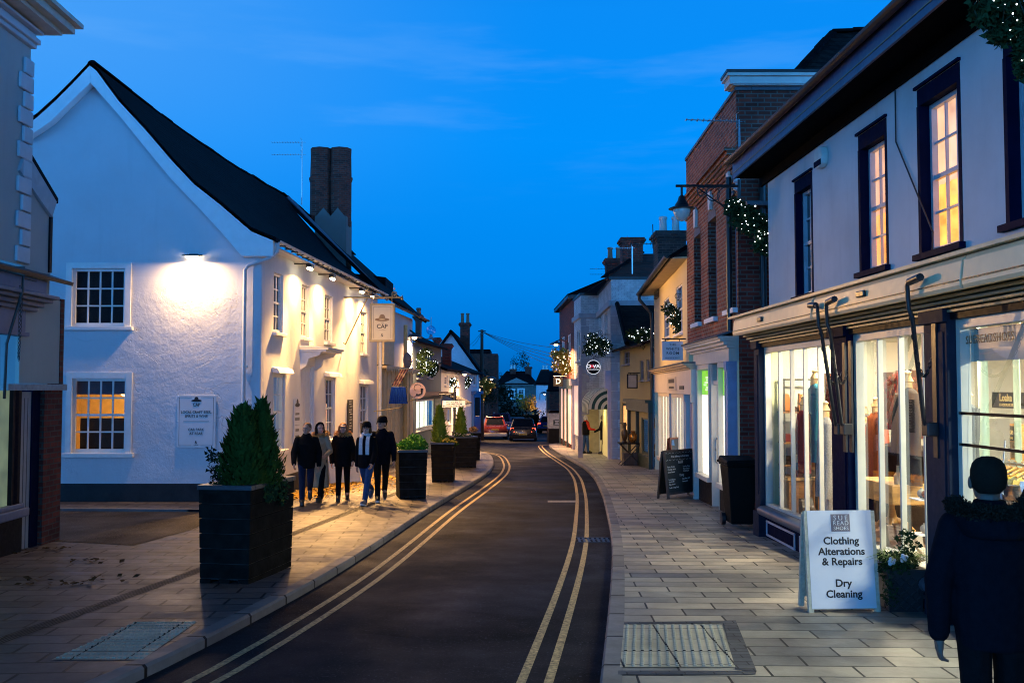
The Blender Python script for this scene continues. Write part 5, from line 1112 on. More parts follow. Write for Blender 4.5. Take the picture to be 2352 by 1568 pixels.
m = MB(); slab4(m, FC.P(-.5, .38, zce + .0), FC.P(FC.len, .38, zce + .0), FC.P(FC.len, -.05, zce + .02), FC.P(-.5, -.05, zce + .02), .03); m.build('soffit', paint('soffit_cream', (.66, .56, .36), .7), ce)
m = MB(); slab4(m, FC.P(-.5, .42, zce + .04), FC.P(FC.len, .42, zce + .04), FC.P(FC.len, -3.6, zce + 2.55), FC.P(-.5, -3.6, zce + 2.55), .09); m.build('roof', slate, ce)
m = MB(); gutter(m, FC, -.55, FC.len, zce + .05, .46, .07); m.build('gutter', iron, ce)
a = FC.P(-.3, .44, zce); b = FC.P(-.25, .07, zce - .75)
pipe('downpipe', [a, a + Vector((0, 0, -.15)), FC.P(-.06, .1, zce - .6), FC.P(-.04, .08, zce - .85), FC.P(-.04, .08, gz(31))], .055, iron, ce)
wr = thing('white_room_shop', 'pale timber salon front with lit pleated blinds below the cream house', 'shop', (4.2, 27, gz(27)))
pinkw = paint('salon_paint', (.64, .56, .50), .45, .06); z0, z1, zt_, zb_ = FC.uv(1520, 902, .12)[1], FC.uv(1520, 858, .12)[1], FC.uv(1520, 905, .1)[1], FC.uv(1520, 1050, .1)[1]
def U3(x, w=.08): return FC.uv(x, 980, w)[0]
e0, e1 = U3(1510), U3(1597)
m = MB(FC.M); m.box(e0, e1, -.02, .16, z0, z1); m.build('fascia', pinkw, wr); m = MB(FC.M)
for k in range(3): m.box(e0 - .06, e1 + .04, -.02, .2 + .06 * k, z1 + .04 * k + .001, z1 + .04 * (k + 1))
m.build('cornice', paint('salon_cornice', (.5, .38, .26), .5), wr); m = MB(FC.M); m.box(e0 - .08, e1 + .06, -.02, .36, z1 + .122, z1 + .15); m.build('cornice_lead', lead, wr)
pleat, nt, b = newmat('pleat_blind'); k = NB(nt); sp = k.n('ShaderNodeSeparateXYZ'); k.l(k.pos(), sp.inputs[0]); st = k.mr(k.math('SINE', k.math('MULTIPLY', sp.outputs[1], 11)), -1, 1); b.inputs['Base Color'].default_value = (.7, .7, .6, 1); k.l(k.mix(st, (.62, .55, .34), (1, .95, .74)), b.inputs['Emission Color']); b.inputs['Emission Strength'].default_value = 1.5
for a, b_ in ((U3(1515), U3(1541)), (U3(1546), U3(1575))):
    m = MB(FC.M); f = .07; m.box(a, a + f, .0, .12, zb_, z0 - .001); m.box(b_ - f, b_, .0, .12, zb_, z0 - .001); m.box(a + f, b_ - f, .0, .119, z0 - .09, z0 - .002); m.box(a - .02, b_ + .02, .0, .17, zb_ - .1, zb_ - .001)
    for q in (1, 2, 3): uu = a + (b_ - a) * q / 4; m.box(uu - .02, uu + .02, .05, .1, zb_, z0 - .09)
    w = m.build('shop_window', pinkw, wr, bevel=.006); m = MB(FC.M); m.poly((a + f, .02, zb_), (b_ - f, .02, zb_), (b_ - f, .02, z0), (a + f, .02, z0)); m.build('pleated_blind', pleat, w); m = MB(FC.M); m.poly((a + f, .075, zb_), (b_ - f, .075, zb_), (b_ - f, .075, z0 - .09), (a + f, .075, z0 - .09)); m.build('pane', glass, w)
    m = MB(FC.M); m.box(a, b_, -.02, .1, -1.4, zb_ - .102); m.build('riser', black_paint, w)
m = MB(FC.M); a, b_ = U3(1580), U3(1593); m.box(a, b_, -.02, .03, -.7, z0 - .2); dd = m.build('door', paint('lilac_door', (.20, .18, .30), .45), wr); m = MB(FC.M); m.box(a + .1, b_ - .1, .03, .036, .2, z0 - .4); m.build('door_panel', MATS['lilac_door'], dd); MB().ball(FC.P(a + .12, .06, .35), .03).build('handle', steel, dd, smooth=60)
m = MB(FC.M)
for uu in (U3(1578), U3(1596)): m.box(uu - .07, uu + .07, -.02, .12, -.7, z0 - .001); m.box(uu - .09, uu + .09, -.02, .16, z0 - .16, z0 - .002)
m.each('pilaster', pinkw, wr)
r = FC.rect(1534, 867, 896, 1553, .165); t = thing('plaque', 'dark lettered plaque on the salon fascia', 'plaque', tuple(FC.P(r[0], .165, r[2]))); m = MB(FC.M); m.box(r[0], r[1], .162, .18, r[2], r[3]); m.build('board', paint('plaque_pale', (.5, .44, .38), .5), t); m = MB(FC.M); hh = r[3] - r[2]
for (a, b_, c, d) in ((.15, .85, .56, .86), (.2, .8, .14, .3)): m.box(r[0] + (r[1] - r[0]) * a, r[0] + (r[1] - r[0]) * b_, .181, .183, r[2] + hh * c, r[2] + hh * d)
m.build('print', paint('plaque_ink', (.04, .035, .03), .6, .8, 60), t)
r = FC.rect(1561, 886, 894, 1571, .165); t = thing('plaque', 'tiny dark plaque at the near end of the salon fascia', 'plaque', tuple(FC.P(r[0], .165, r[2]))); m = MB(FC.M); m.box(r[0], r[1], .162, .176, r[2], r[3]); m.build('board', ink, t)
# ================================================================ OLD COTTAGE SHOP
FK = Frame((4.07, 37.6), (4.38, 31.35)); assert FK.n.x < 0
ct = thing('cottage_shop', 'low ochre cottage with dark green shopfront and black roof', 'cottage', (4.3, 34, gz(34)))
ochre = render_wall('ochre_render', (.42, .36, .18), .85, .01, stain=.12); zk = 3.05
kw = [FK.rect(1432, 808, 838, 1446), FK.rect(1470, 828, 874, 1478), FK.rect(1484, 826, 873, 1492)]; zk = FK.uv(1425, 803)[1]
sw = FK.rect(1472, 958, 1040, 1493); dw = FK.rect(1428, 925, 1000, 1440); dw = (*dw[:2], gz(36), dw[3])
m = MB(); wall(m, FK, 0, FK.len, -1.4, zk, [(*r, .1) for r in kw + [sw, dw]]); m.build('front_wall', ochre, ct)
for r in kw: window(FK, r, ct, .1, 2, (2,), .04, sill=.04, pm=dark_glass, m=paint('cottage_grey', (.2, .2, .22), .5))
dgreen = paint('shop_green', (.022, .035, .018), .4, .2); warm2 = emis('warm_display', (1.0, .52, .16), .9, .85, 14)
w = window(FK, sw, ct, .1, 1, (1,), .06, sill=.08, pm=glass, m=dgreen, behind=warm2, inner=.2); m = MB(FK.M); g = random.Random(5)
for _ in range(16): m.ball((g.uniform(sw[0], sw[1]), g.uniform(-.3, -.2), g.uniform(sw[2], sw[3])), (g.uniform(.03, .09), .05, g.uniform(.04, .14)), 8, 5)
m.build('window_goods', paint('goods_dark', (.05, .02, .01), .5, .5, 20), w)
m = MB(FK.M); zc = FK.uv(1495, 925)[1]; m.box(FK.uv(1447, 950)[0], FK.uv(1499, 950)[0], .003, .14, zc - .3, zc); m.box(FK.uv(1447, 950)[0] - .05, FK.uv(1499, 950)[0] + .03, .004, .24, zc + .001, zc + .09)
for x in (1448, 1467, 1496): uu = FK.uv(x, 960)[0]; m.box(uu - .07, uu + .07, .003, .1, -1.3, zc - .301)
m.box(FK.uv(1467, 960)[0] + .07, FK.uv(1496, 960)[0] - .07, .003, .06, -1.3, sw[2] - .09); m.build('shopfront', dgreen, ct)
m = MB(FK.M); m.box(dw[0], dw[1], -.1, -.05, dw[2], dw[3]); d = m.build('door', dgreen, ct); m = MB(FK.M); m.poly((dw[0] + .1, -.048, dw[2] + .9), (dw[1] - .1, -.048, dw[2] + .9), (dw[1] - .1, -.048, dw[3] - .1), (dw[0] + .1, -.048, dw[3] - .1)); m.build('pane', warm2, d)
m = MB(); slab4(m, FK.P(-.1, .3, zk - .02), FK.P(FK.len, .3, zk - .02), FK.P(FK.len, -.3, zk + .2), FK.P(-.1, -.3, zk + .2), .08); m.build('eaves', pantile, ct)
m = MB(); slab4(m, (3.98, 34.4, zk + .05), (8, 34.4, zk + .05), (8, 37.4, AY(1470, 701, 37.4).z), (3.98, 37.4, AY(1470, 701, 37.4).z), .1); m.build('roof', pantile, ct)
m = MB(); m.tube([(3.96, 34.3, zk + .1), (3.96, 37.4, AY(1470, 698, 37.4).z + .02)], .09, 6); m.build('verge', slate, ct)
# ================================================================ WHITE CORNER BUILDING
cbd = thing('corner_building', 'stepped white brick building with grey quoins and banded parapet', 'building', (4, 42, gz(42)))
F1 = Frame((3.87, 44.5), (3.80, 38.0)); F1S = Frame((3.80, 38.0), (10, 38.0)); F2S = Frame((3.09, 44.5), (3.87, 44.5)); F2 = Frame((2.98, 47.7), (3.09, 44.5))
zp = F1S.uv(1405, 642)[1]; zbd = F1S.uv(1405, 694)[1]
quoin = paint('quoin_grey', (.32, .32, .34), .6, .1)
wv = [F1.rect(1377, 728, 785, 1382), F1.rect(1388, 722, 790, 1395)]
m = MB(); wall(m, F1, 0, F1.len, -1.6, zp, [(*r, .15) for r in wv]); m.M = None; m.build('front_wall', whitebrick, cbd); m = MB(); wall(m, F1S, 0, F1S.len, -1.6, zp); wall(m, F2S, 0, F2S.len, -1.6, zp); v2 = F2.rect(1325, 762, 830, 1332); wall(m, F2, 0, F2.len, -1.8, zp, [(*v2, .12)]); m.M = None; m.each('side_wall', whitebrick, cbd)
for fr, r in ((F1, wv[0]), (F1, wv[1]), (F2, v2)): window(fr, r, cbd, .12, 2, (1, 1), .05, sill=.08, pm=dark_glass)
m = MB()
for fr, l in ((F1, F1.len), (F1S, 6), (F2S, F2S.len), (F2, F2.len)):
    m.M = fr.M; m.box(-.0, l + (.1 if fr in (F1, F2) else 0), .003, .12, zbd - .16, zbd + .06)
m.build('band_course', quoin, cbd, bevel=.02)
m = MB()
for fr, l in ((F1, F1.len), (F1S, 6), (F2S, F2S.len), (F2, F2.len)): m.M = fr.M; m.box(0, l + (.06 if fr in (F1, F2) else 0), -.25, .07, zp, zp + .1)
m.build('coping', iron, cbd)
q = MB()
for fr, at_end, lng in ((F1S, 0, .36), (F2S, 0, .36), (F1, 1, .34)):
    q.M = fr.M; z = -1.2; k = 0
    while z < zbd - .5:
        L = lng if k % 2 else lng * .65; a, b_ = (0, L) if not at_end else (fr.len - L, fr.len); q.box(a - (0 if at_end else .02), b_ + (.02 if at_end else 0), .004, .028, z, z + .34); z += .36; k += 1
q.each('quoin', quoin, cbd, bevel=.01)
m = MB(); P1 = Vector((3.3, 47.5, zp + .1)); slab4(m, (3.6, 38.2, zp + .05), (9, 38.2, zp + .05), (8, 42.5, zp + 1.6), (5.6, 42.5, zp + 1.6), .06); m.poly((3.6, 38.2, zp + .05), (5.6, 42.5, zp + 1.6), (5.2, 47.5, zp + 1.5), (3.0, 47.6, zp + .05)); m.build('roof', oldbrick, cbd); m = MB(); ridge_caps(m, (3.5, 38.2, zp + .1), (5.6, 42.5, zp + 1.65), .1); m.build('ridge_tiles', slate, cbd)
lil = paint('lilac_paint', (.50, .46, .55), .4, .06); lilw = emis('bakery_glow', (.85, .75, .32), .14, .2, 3)
m = MB(F1.M); uu = F1.len - .35; m.box(uu, uu + .3, .003, .14, -1.1, 2.4); m.box(uu - .05, uu + .33, .003, .24, 1.75, 2.45); m.build('shop_pilaster', lil, cbd)
m = MB(F1.M); m.box(F1.len * .1, F1.len - .4, .003, .02, -1.2, 1.4); m.build('shop_glow', lilw, cbd); m = MB(F2S.M); m.box(.0, F2S.len, .003, .02, -1.2, 1.1); m.build('lit_wall', paint('lit_yellow', (.5, .45, .22), .8), cbd)  # yellow lamplight under the awning painted on as glowing and coloured panels
m = MB(F2.M)
for a in (.02, F2.len - .25): m.box(a, a + .22, .003, .12, -1.3, 1.9)
m.box(-.05, F2.len + .05, .004, .25, 1.9, 2.2); m.each('shop_pilaster', lil, cbd); m = MB(F2.M); m.poly((.25, .03, -.4), (F2.len - .26, .03, -.4), (F2.len - .26, .03, 1.88), (.25, .03, 1.88)); m.build('shop_window', emis('pink_window', (.95, .62, .5), .7, .2, 2), cbd)
# striped dutch canopy
t = thing('shop_awning', 'green and white striped curved awning over the bakery front', 'awning', tuple(F1.P(3, .4, 1.2)))
m = MB(F1.M); ua_, ub_ = 1.2, F1.len - .7; z0_ = F1.uv(1395, 938)[1]; rad = .85; NA = 8
for k in range(NA):
    a0, a1 = math.pi / 2 * k / NA, math.pi / 2 * (k + 1) / NA
    NS = 12
    for j in range(NS):
        m.cur = j % 2; p, q_ = ua_ + (ub_ - ua_) * j / NS, ua_ + (ub_ - ua_) * (j + 1) / NS
        m.poly((p, rad * math.cos(a0), z0_ + rad * math.sin(a0)), (q_, rad * math.cos(a0), z0_ + rad * math.sin(a0)), (q_, rad * math.cos(a1), z0_ + rad * math.sin(a1)), (p, rad * math.cos(a1), z0_ + rad * math.sin(a1)))
for j in range(7):
    m.cur = j % 2; r0, r1 = rad * j / 7, rad * (j + 1) / 7
    for k in range(NA):
        a0, a1 = math.pi / 2 * k / NA, math.pi / 2 * (k + 1) / NA; f = lambda r_, a_: (ub_ + .002, r_ * math.cos(a_), z0_ + r_ * math.sin(a_)); m.poly(f(r0, a0), f(r1, a0), f(r1, a1), f(r0, a1))
for j in range(12):
    m.cur = j % 2; p, q_ = ua_ + (ub_ - ua_) * j / 12, ua_ + (ub_ - ua_) * (j + 1) / 12; m.poly((p, rad, z0_), (q_, rad, z0_), (q_, rad, z0_ - .14), ((p + q_) / 2, rad, z0_ - .2), (p, rad, z0_ - .14))
m.build('canvas', [paint('awn_white', (.7, .68, .5), .8), paint('awn_green', (.01, .06, .045), .8)], t)
t_l = thing('awning_lamp', 'small warm lamp glowing beneath the striped awning', 'lamp', tuple(F1.P(3.5, .35, z0_ - .05))); m = MB(); m.ball(F1.P(3.5, .35, z0_ + .15), .07, 10, 7); m.build('bulb', emis('yellow_bulb', (.95, .9, .4), 12, sample=False), t_l); area('awning_light', F1.P(3.5, .4, z0_ + .05), F1.P(3.5, .6, -1), .3, 22, (1, .85, .4), t_l)
# ================================================================ DARK BRICK BUILDING, CORNER STUB
FD = Frame((2.72, 57.0), (2.98, 47.75))
db = thing('dark_brick_house', 'dark brick house with heavy eaves beyond the white corner building', 'house', (3, 52, gz(52)))
zd = FD.uv(1319, 684)[1]; dv = [FD.rect(1290, 775, 845, 1297), FD.rect(1303, 770, 845, 1311)]
m = MB(); wall(m, FD, 0, FD.len, -2, zd, [(*r, .12) for r in dv]); m.build('front_wall', oldbrick, db); m = MB(); m.poly((2.72, 57, -2), (9, 57, -2), (9, 57, zd), (2.72, 57, zd)); m.build('end_wall', oldbrick, db)
for r in dv: window(FD, r, db, .1, 2, (2, 2), .05, sill=.06)
m = MB(FD.M); m.box(-.1, FD.len, -.2, .3, zd, zd + .18); m.build('eaves', iron, db); m = MB(); slab4(m, FD.P(-.2, .32, zd + .2), FD.P(FD.len, .32, zd + .2), FD.P(FD.len, -3, zd + 1.6), FD.P(-.2, -3, zd + 1.6), .1); m.build('roof', slate, db)
m = MB(FD.M); z2 = FD.uv(1305, 893)[1]; m.box(1, FD.len - .2, .003, .12, z2, z2 + .5)
for a in (1, 3.4, 5.8, FD.len - .5): m.box(a, a + .28, .003, .1, -2, z2 - .001)
m.build('shopfront', paint('dark_teal', (.03, .05, .05), .4), db); m = MB(FD.M)
for a in (1.28, 3.7, 6.1): m.poly((a, .02, -1), (a + 2.1, .02, -1), (a + 2.1, .02, z2), (a, .02, z2))
m.build('shop_window', MATS['pink_window'], db)
ws = thing('wall_stub', 'white brick wall end with black base at the street corner', 'wall', (2.7, 60.5, gz(60)))
a, b_ = AY(1261, 960, 60.5), AY(1297, 960, 60.5); zt2 = AY(1280, 948, 60.5).z; zm = AY(1280, 984, 60.5).z
m = MB(); m.box(a.x, b_.x, 60.5, 63, zm, zt2); m.build('upper_wall', whitebrick, ws); m = MB(); m.box(a.x - .03, b_.x + .03, 60.47, 63, -2.2, zm - .002); m.build('base', black_paint, ws); m = MB(); m.prism([(a.x - .08, 60.4, zt2 + .002), (b_.x + .05, 60.4, zt2 + .002), (b_.x + .05, 60.4, zt2 + .16), (a.x + .1, 60.4, zt2 + .16)], (0, 2.6, 0)); m.build('capping', slate, ws)
t = thing('notice_board', 'small dark notice fixed to the white wall stub', 'sign', (a.x + .5, 60.48, 0)); q0, q1 = AY(1271, 976, 60.48), AY(1287, 964, 60.48); m = MB(); m.box(q0.x, q1.x, 60.45, 60.495, q0.z, q1.z); m.build('board', paint('notice_green', (.01, .035, .035), .5), t); m = MB(); hh = q1.z - q0.z
for f, ww in ((.75, .3), (.5, .22), (.25, .32)): cx_ = (q0.x + q1.x) / 2; m.box(cx_ - ww * (q1.x - q0.x), cx_ + ww * (q1.x - q0.x), 60.445, 60.449, q0.z + hh * f - .025, q0.z + hh * f + .025)
m.build('print', sign_white, t)
# chimneys on the right
def chimney(name, label, x0, x1, yt, yb, Y, m_, pots=0, depth=.8, potm=None, cap=True, poth=.5):
    a, b_ = AY(x0, yt, Y), AY(x1, yt, Y); z0 = AY(x0, yb, Y).z; t = thing(name, label, 'chimney', ((a.x + b_.x) / 2, Y, z0)); zt = a.z; h = zt - z0
    mb = MB(); mb.box(a.x + .06, b_.x - .06, Y, Y + depth, z0 - .8, zt - .3); mb.build('stack', m_, t)
    if cap:
        c = MB()
        for k, e in enumerate((.0, .05, .10, .05)): c.box(a.x + .06 - e - .02, b_.x - .06 + e + .02, Y - e - .02, Y + depth + e + .02, zt - .3 + .075 * k + .001 * k, zt - .3 + .075 * (k + 1))
        c.build('cap', m_, t)
    if pots: chimney_pots(t, ((a.x + b_.x) / 2, Y + depth / 2, zt), pots, potm or offwhite_paint, poth, .12 if (b_.x - a.x) > .6 else .1)
    return t
pot_t = paint('terracotta', (.22, .09, .05), .8)
chimney('chimney_stack', 'grey brick chimney with two white pots behind the cream house', 1506, 1580, 530, 620, 29.5, flintbrick, 2, .9, offwhite_paint, True, .5)
chimney('chimney_stack', 'plain dark square chimney above the white corner building', 1426, 1480, 545, 640, 41, oldbrick, 0, .9)
t = chimney('chimney_stack', 'low brick chimney with two clay pots beyond the dark square one', 1390, 1436, 593, 632, 45, oldbrick, 2, .8, pot_t, True, .55)
t = thing('tv_aerial', 'pale television aerial standing on the white corner building', 'aerial', tuple(AY(1452, 636, 39))); m = MB(); m.tube([AY(1452, 640, 39), AY(1452, 566, 39)], .03, 6); m.build('mast', steel, t); m = MB(); aerial(m, AY(1452, 570, 39), .95, math.pi, 9, .12); m.build('boom', steel, t)
t = thing('tv_aerial', 'dark aerial pole strapped to the grey chimney', 'aerial', tuple(AY(1502, 590, 29.3))); m = MB(); m.tube([AY(1502, 595, 29.3), AY(1499, 515, 29.3)], .015, 6); m.build('mast', iron, t); m = MB(); aerial(m, AY(1500, 560, 29.3), .8, math.pi, 7, .1); m.build('boom', iron, t)
t = thing('tv_aerial', 'thin twin aerial left of the low clay potted chimney', 'aerial', tuple(AY(1393, 640, 45))); m = MB(); m.tube([AY(1393, 645, 45), AY(1393, 612, 45)], .02, 6); m.build('mast', iron, t); m = MB(); aerial(m, AY(1393, 617, 45), .85, math.pi, 6, .08); aerial(m, AY(1393, 630, 45), .85, math.pi, 6, .08); m.build('boom', iron, t)
# ================================================================ NEAR LEFT BUILDING
FL = Frame((-6.15, 4.0), (-6.385, 13.95)); assert FL.n.x > 0
nl = thing('corner_shop', 'grey rendered shop with painted quoins and heavy cornice beside the lane', 'shop', (-6.3, 10, gz(10)))
grey_r = render_wall('grey_render', (.42, .45, .45), .85, .006, stain=.14); pale_r = render_wall('pale_render', (.50, .48, .42), .85, .005, stain=.16)
ue = FL.uv(135, 1240)[0]; ua_ = FL.uv(60, 600)[0]; za = FL.uv(66, 108)[1]; zcor = FL.uv(60, 612)[1]; ub_ = FL.uv(117, 600)[0]
m = MB(FL.M); m.poly((0, 0, zcor), (ua_, 0, zcor), (ua_, 0, za + 3), (0, 0, za + 3)); m.poly((ua_, 0, zcor), (ua_, -6, zcor), (ua_, -6, za + 3), (ua_, 0, za + 3)); m.build('upper_wall', grey_r, nl)
m = MB(FL.M); zr0, zr1 = FL.uv(66, 372)[1], FL.uv(128, 478)[1]; m.poly((ua_, -.012, zcor - .3), (ub_, -.012, zcor - .3), (ub_, -.012, zr1), (ua_, -.012, zr0)); m.poly((ub_, -.012, -2), (ub_, -6, -2), (ub_, -6, zr1), (ub_, -.012, zr1)); m.build('wing_wall', grey_r, nl)
m = MB(FL.M); m.box(ub_ - .07, ub_ + .0, -.01, .015, zcor, zr1 - .05); m.build('corner_post', black_paint, nl)
m = MB(FL.M); a, b = FL.uv(62, 343, .04), FL.uv(131, 462, .04); band(m, FL, [a, b], [.36, .28], .0, .04); m.build('bargeboard', paint('barge_grey', (.38, .42, .46), .5), nl); m = MB(); m.hexa([FL.P(a[0], -4, a[1] - .03), FL.P(b[0] + .03, -4, b[1] - .03), FL.P(b[0] + .03, .044, b[1] - .03), FL.P(a[0], .044, a[1] - .03)], [FL.P(a[0], -4, a[1] + .04), FL.P(b[0] + .03, -4, b[1] + .04), FL.P(b[0] + .03, .044, b[1] + .04), FL.P(a[0], .044, a[1] + .04)]); m.build('wing_roof', slate, nl)
qm = paint('quoin_blue', (.50, .55, .60), .5, .06); z = zcor + .03; k = 0; m = MB(FL.M)
while z < za - .2:
    L = .34 if k % 2 == 0 else .22; h = .225; m.box(ua_ - L, ua_ + .025, .004, .045, z, z + h - .02); z += h; k += 1
m.each('quoin', qm, nl, bevel=.012)
m = MB(FL.M)
for k, (w_, h0, h1) in enumerate(((.06, 0, .06), (.10, .06, .13), (.05, .13, .2), (.13, .2, .24))): m.box(0, ua_ + w_ * .7, -.02, w_, za + h0 + .001, za + h1)
m.build('string_course', qm, nl, bevel=.01)
zt = FL.uv(100, 32, .4)[1]; m = MB(FL.M)
for k, (w_, h0, h1) in enumerate(((.3, 0, .06), (.42, .06, .16), (.5, .16, .22))): m.box(0, ua_ + w_ - .05, -.02, w_, zt + h0 + .001, zt + h1)
m.build('eaves_cornice', paint('cornice_cream', (.50, .47, .40), .5), nl)
# shopfront with cornice, blue fascia and awning box
bluep = paint('fascia_slate', (.10, .14, .22), .4, .1); zf = FL.uv(50, 772, .05)[1]; zf2 = FL.uv(50, 718, .05)[1]; un = FL.uv(57, 740, .05)[0]; uc_ = FL.uv(98, 690, .12)[0]
m = MB(FL.M); m.box(0, un, -.02, .06, zf, zf2 + .3); m.box(0, un + .03, .0, .1, zf, zf + .05); m.build('fascia', bluep, nl)
zc_ = FL.uv(100, 706, .2)[1]; m = MB(FL.M)
for k, (w_, h0, h1) in enumerate(((.12, -.06, 0), (.18, 0, .06), (.26, .06, .11), (.32, .11, .16))): m.box(0, uc_ - .25 + w_, -.02, w_, zc_ + h0 + .001, zc_ + h1)
m.build('shop_cornice', paint('cornice_dusk', (.16, .16, .19), .45), nl, bevel=.01)
t = thing('awning_box', 'dark blue awning box over the near left shop', 'awning', tuple(FL.P(6, .2, zc_ + .17))); m = MB(FL.M); m.box(0, uc_ - .05, .02, .2, zc_ + .17, zc_ + .36); m.build('cassette', bluep, t, bevel=.02)
m = MB(); slab4(m, FL.P(0, .3, zc_ + .40), FL.P(ub_ + .05, .3, zc_ + .40), FL.P(ub_ + .05, -.0, zc_ + .50), FL.P(0, -.0, zc_ + .50), .05); m.build('lead_flashing', iron, nl)
m = MB(FL.M); m.box(un - .02, ue - .1, -.05, .0, FL.uv(80, 880)[1], zc_ + .17); m.build('side_panel', pale_r, nl)
zl0, zl1 = FL.uv(100, 896)[1], FL.uv(100, 882)[1]; m = MB(FL.M); m.box(FL.uv(8, 880)[0], ue + .03, -.03, .06, zl0, zl1); m.build('lintel', paint('lintel_grey', (.34, .36, .36), .7, .2, 12), nl)
m = MB(FL.M); m.box(FL.uv(97, 1100)[0], ue, -.6, .01, -1.2, zl0 - .001); m.box(ue - .11, ue + .002, -.5, .012, zl1 + .001, zc_ + .2); m.build('brick_pier', oldbrick, nl)
m = MB(FL.M); a, b = FL.uv(40, 1100)[0], FL.uv(80, 1100)[0]; m.box(a, b, -.12, -.07, -.7, zl0 - .02); d = m.build('door', paint('door_grey', (.30, .31, .33), .45), nl)
m = MB(FL.M)
for k in range(1, 5): x = a + (b - a) * k / 5; m.box(x - .006, x + .006, -.07, -.066, -.6, zl0 - .1)
m.build('groove', paint('groove_dark', (.08, .085, .1), .6), d); m = MB(); q = FL.P(a + .1, -.03, FL.uv(50, 1160)[1]); m.tube([q - Vector((.04, 0, 0)), q, q + Vector((0, .12, 0))], .012, 6); m.build('handle', steel, d)
m = MB(FL.M); m.box(b, FL.uv(97, 1100)[0], -.5, -.05, -1, zl0 - .002); m.box(a - .1, a - .001, -.2, .0, -1, zl0 - .002); m.box(0, a - .1, -.6, -.5, -1, zl0); m.build('door_frame', navy_paint, nl)
zs1, zs0 = FL.uv(30, 1170)[1], FL.uv(30, 1190)[1]; m = MB(FL.M); us_ = FL.uv(54, 1180)[0]; m.box(0, us_, -.1, .08, zs0, zs1); m.box(0, us_ - .03, -.1, .03, zs1 + .001, zs1 + .06); m.build('sill', bluep, nl, bevel=.015); m = MB(FL.M); m.box(0, us_ - .06, -.1, .01, -1, zs0 - .001); m.build('riser', black_paint, nl)
m = MB(FL.M); m.box(us_ - .35, us_ - .12, -.08, .0, zs1 + .061, zl0); m.build('window_post', black_paint, nl); m = MB(FL.M); m.poly((0, -.05, zs1), (us_ - .35, -.05, zs1), (us_ - .35, -.05, zl0), (0, -.05, zl0)); m.build('shop_window', emis('dim_window', (.42, .5, .28), .25, .5, 3), nl)
t = thing('awning_strut', 'thin black awning arm and chain on the near left shop', 'awning arm', tuple(FL.P(us_ - .2, .1, 1))); m = MB(); A_, B_, C_ = FL.P(FL.uv(49, 640, .3)[0], .32, zc_ + .3), FL.P(FL.uv(13, 790, .15)[0], .16, FL.uv(13, 790, .15)[1]), FL.P(FL.uv(10, 915, .1)[0], .1, FL.uv(10, 915, .1)[1]); m.tube([A_ + FL.u * .35, A_, A_ - Vector((0, 0, .16)), B_, C_], .018, 7); m.build('rod', iron, t, smooth=50); m = MB(); q = FL.P(FL.uv(45, 700, .3)[0], .3, zc_ + .2); chain(m, q, q - Vector((0, 0, .9)), .01); chain(m, q + FL.u * .07, q - Vector((0, 0, .92)) + FL.u * .01, .02); m.build('chain', iron, t)
# ================================================================ ROW BEYOND THE PUB
ns = thing('cream_shop', 'cream boarded shop adjoining the far end of the pub', 'shop', tuple(FP.P(15, -2, gz(35))))
cl = paint('cream_board', (.66, .52, .30), .6, .1); wl = render_wall('nb_render', (.66, .64, .66), .85, .006)
zn = FP.uv(900, 712)[1]; u0, u1 = 12.05, 19.2; nw = FP.rect(893, 775, 812, 902)
m = MB(); wall(m, FP, u0, u1, -1.5, zn, [(*nw, .1)], w=-.04); m.build('front_wall', wl, ns); window(FP, nw, ns, .1, 2, (2, 2), .05, w=-.04)
m = MB(FP.M); a, b = FP.uv(867, 800)[0], FP.uv(891, 800)[0]; m.box(a, b, -.03, .22, FP.uv(880, 838)[1], zn - .1); m.build('boarded_bay', cl, ns)
m = MB(FP.M); zz = FP.uv(880, 842)[1]; m.box(a, u1 - .3, -.03, .3, zz - .06, zz + .02)
for k in range(16): x = a + .2 + (u1 - a - .7) * k / 16; m.prism([(x - .16, .28, zz - .06), (x + .16, .28, zz - .06), (x + .1, .28, zz - .15), (x, .28, zz - .18), (x - .1, .28, zz - .15)], (0, .02, 0))
m.build('scalloped_fascia', cl, ns)
m = MB(FP.M); m.box(a, u1 - .2, -.03, .03, -1.4, zz - .07)
for k in range(9): x = a + (u1 - a - .4) * k / 9; m.box(x, x + .1, .03, .06, -1.4, zz - .08)
m.build('boarding', cl, ns)
pipe('downpipe', [FP.P(12.0, .1, zn - .2), FP.P(12.0, .1, gz(32))], .06, MATS['pipe_white'], ns)
rn = MB(); e0, e1 = PUBR[-1][-1] + Vector((0, -.1, -.02)), FP.P(20.2, .4, zn - .02); r0, r1 = PUBR[-1][0] + Vector((0, -.15, -.04)), AY(812, 586, 43); slab4(rn, e0, e1, r1, r0, .1); rn.build('roof', slate, ns); rn = MB(); ridge_caps(rn, r0, r1, .12); rn.build('ridge_tiles', slate, ns)
m = MB(); m.tube([FP.P(11.55, .42, zn + .1), r0 + Vector((.1, .3, .0))], .06, 6); m.build('lead_verge', paint('verge_lead', (.12, .16, .22), .4), ns)
m = MB(); gutter(m, FP, 12.1, 20.2, zn + .02, .45, .06); m.build('gutter', iron, ns)
p0 = AY(845, 600, 39.5); g_ = AY(893, 640, 39.5); m = MB(); m.loft([[(p0.x - 2.2, 38.5, p0.z - .4), (g_.x, 38.5, g_.z - .05), (g_.x, 38.5, g_.z - .45), (p0.x - 2.2, 38.5, g_.z - .45)], [(p0.x - 2.2, 41, p0.z - .4), (g_.x, 41, g_.z - .05), (g_.x, 41, g_.z - .45), (p0.x - 2.2, 41, g_.z - .45)]]); m.build('rear_gablet', slate, ns)
Y3 = 40.5; p = AY(950, 730, 41); ws_ = paint('stucco_white', (.6, .64, .68), .6)
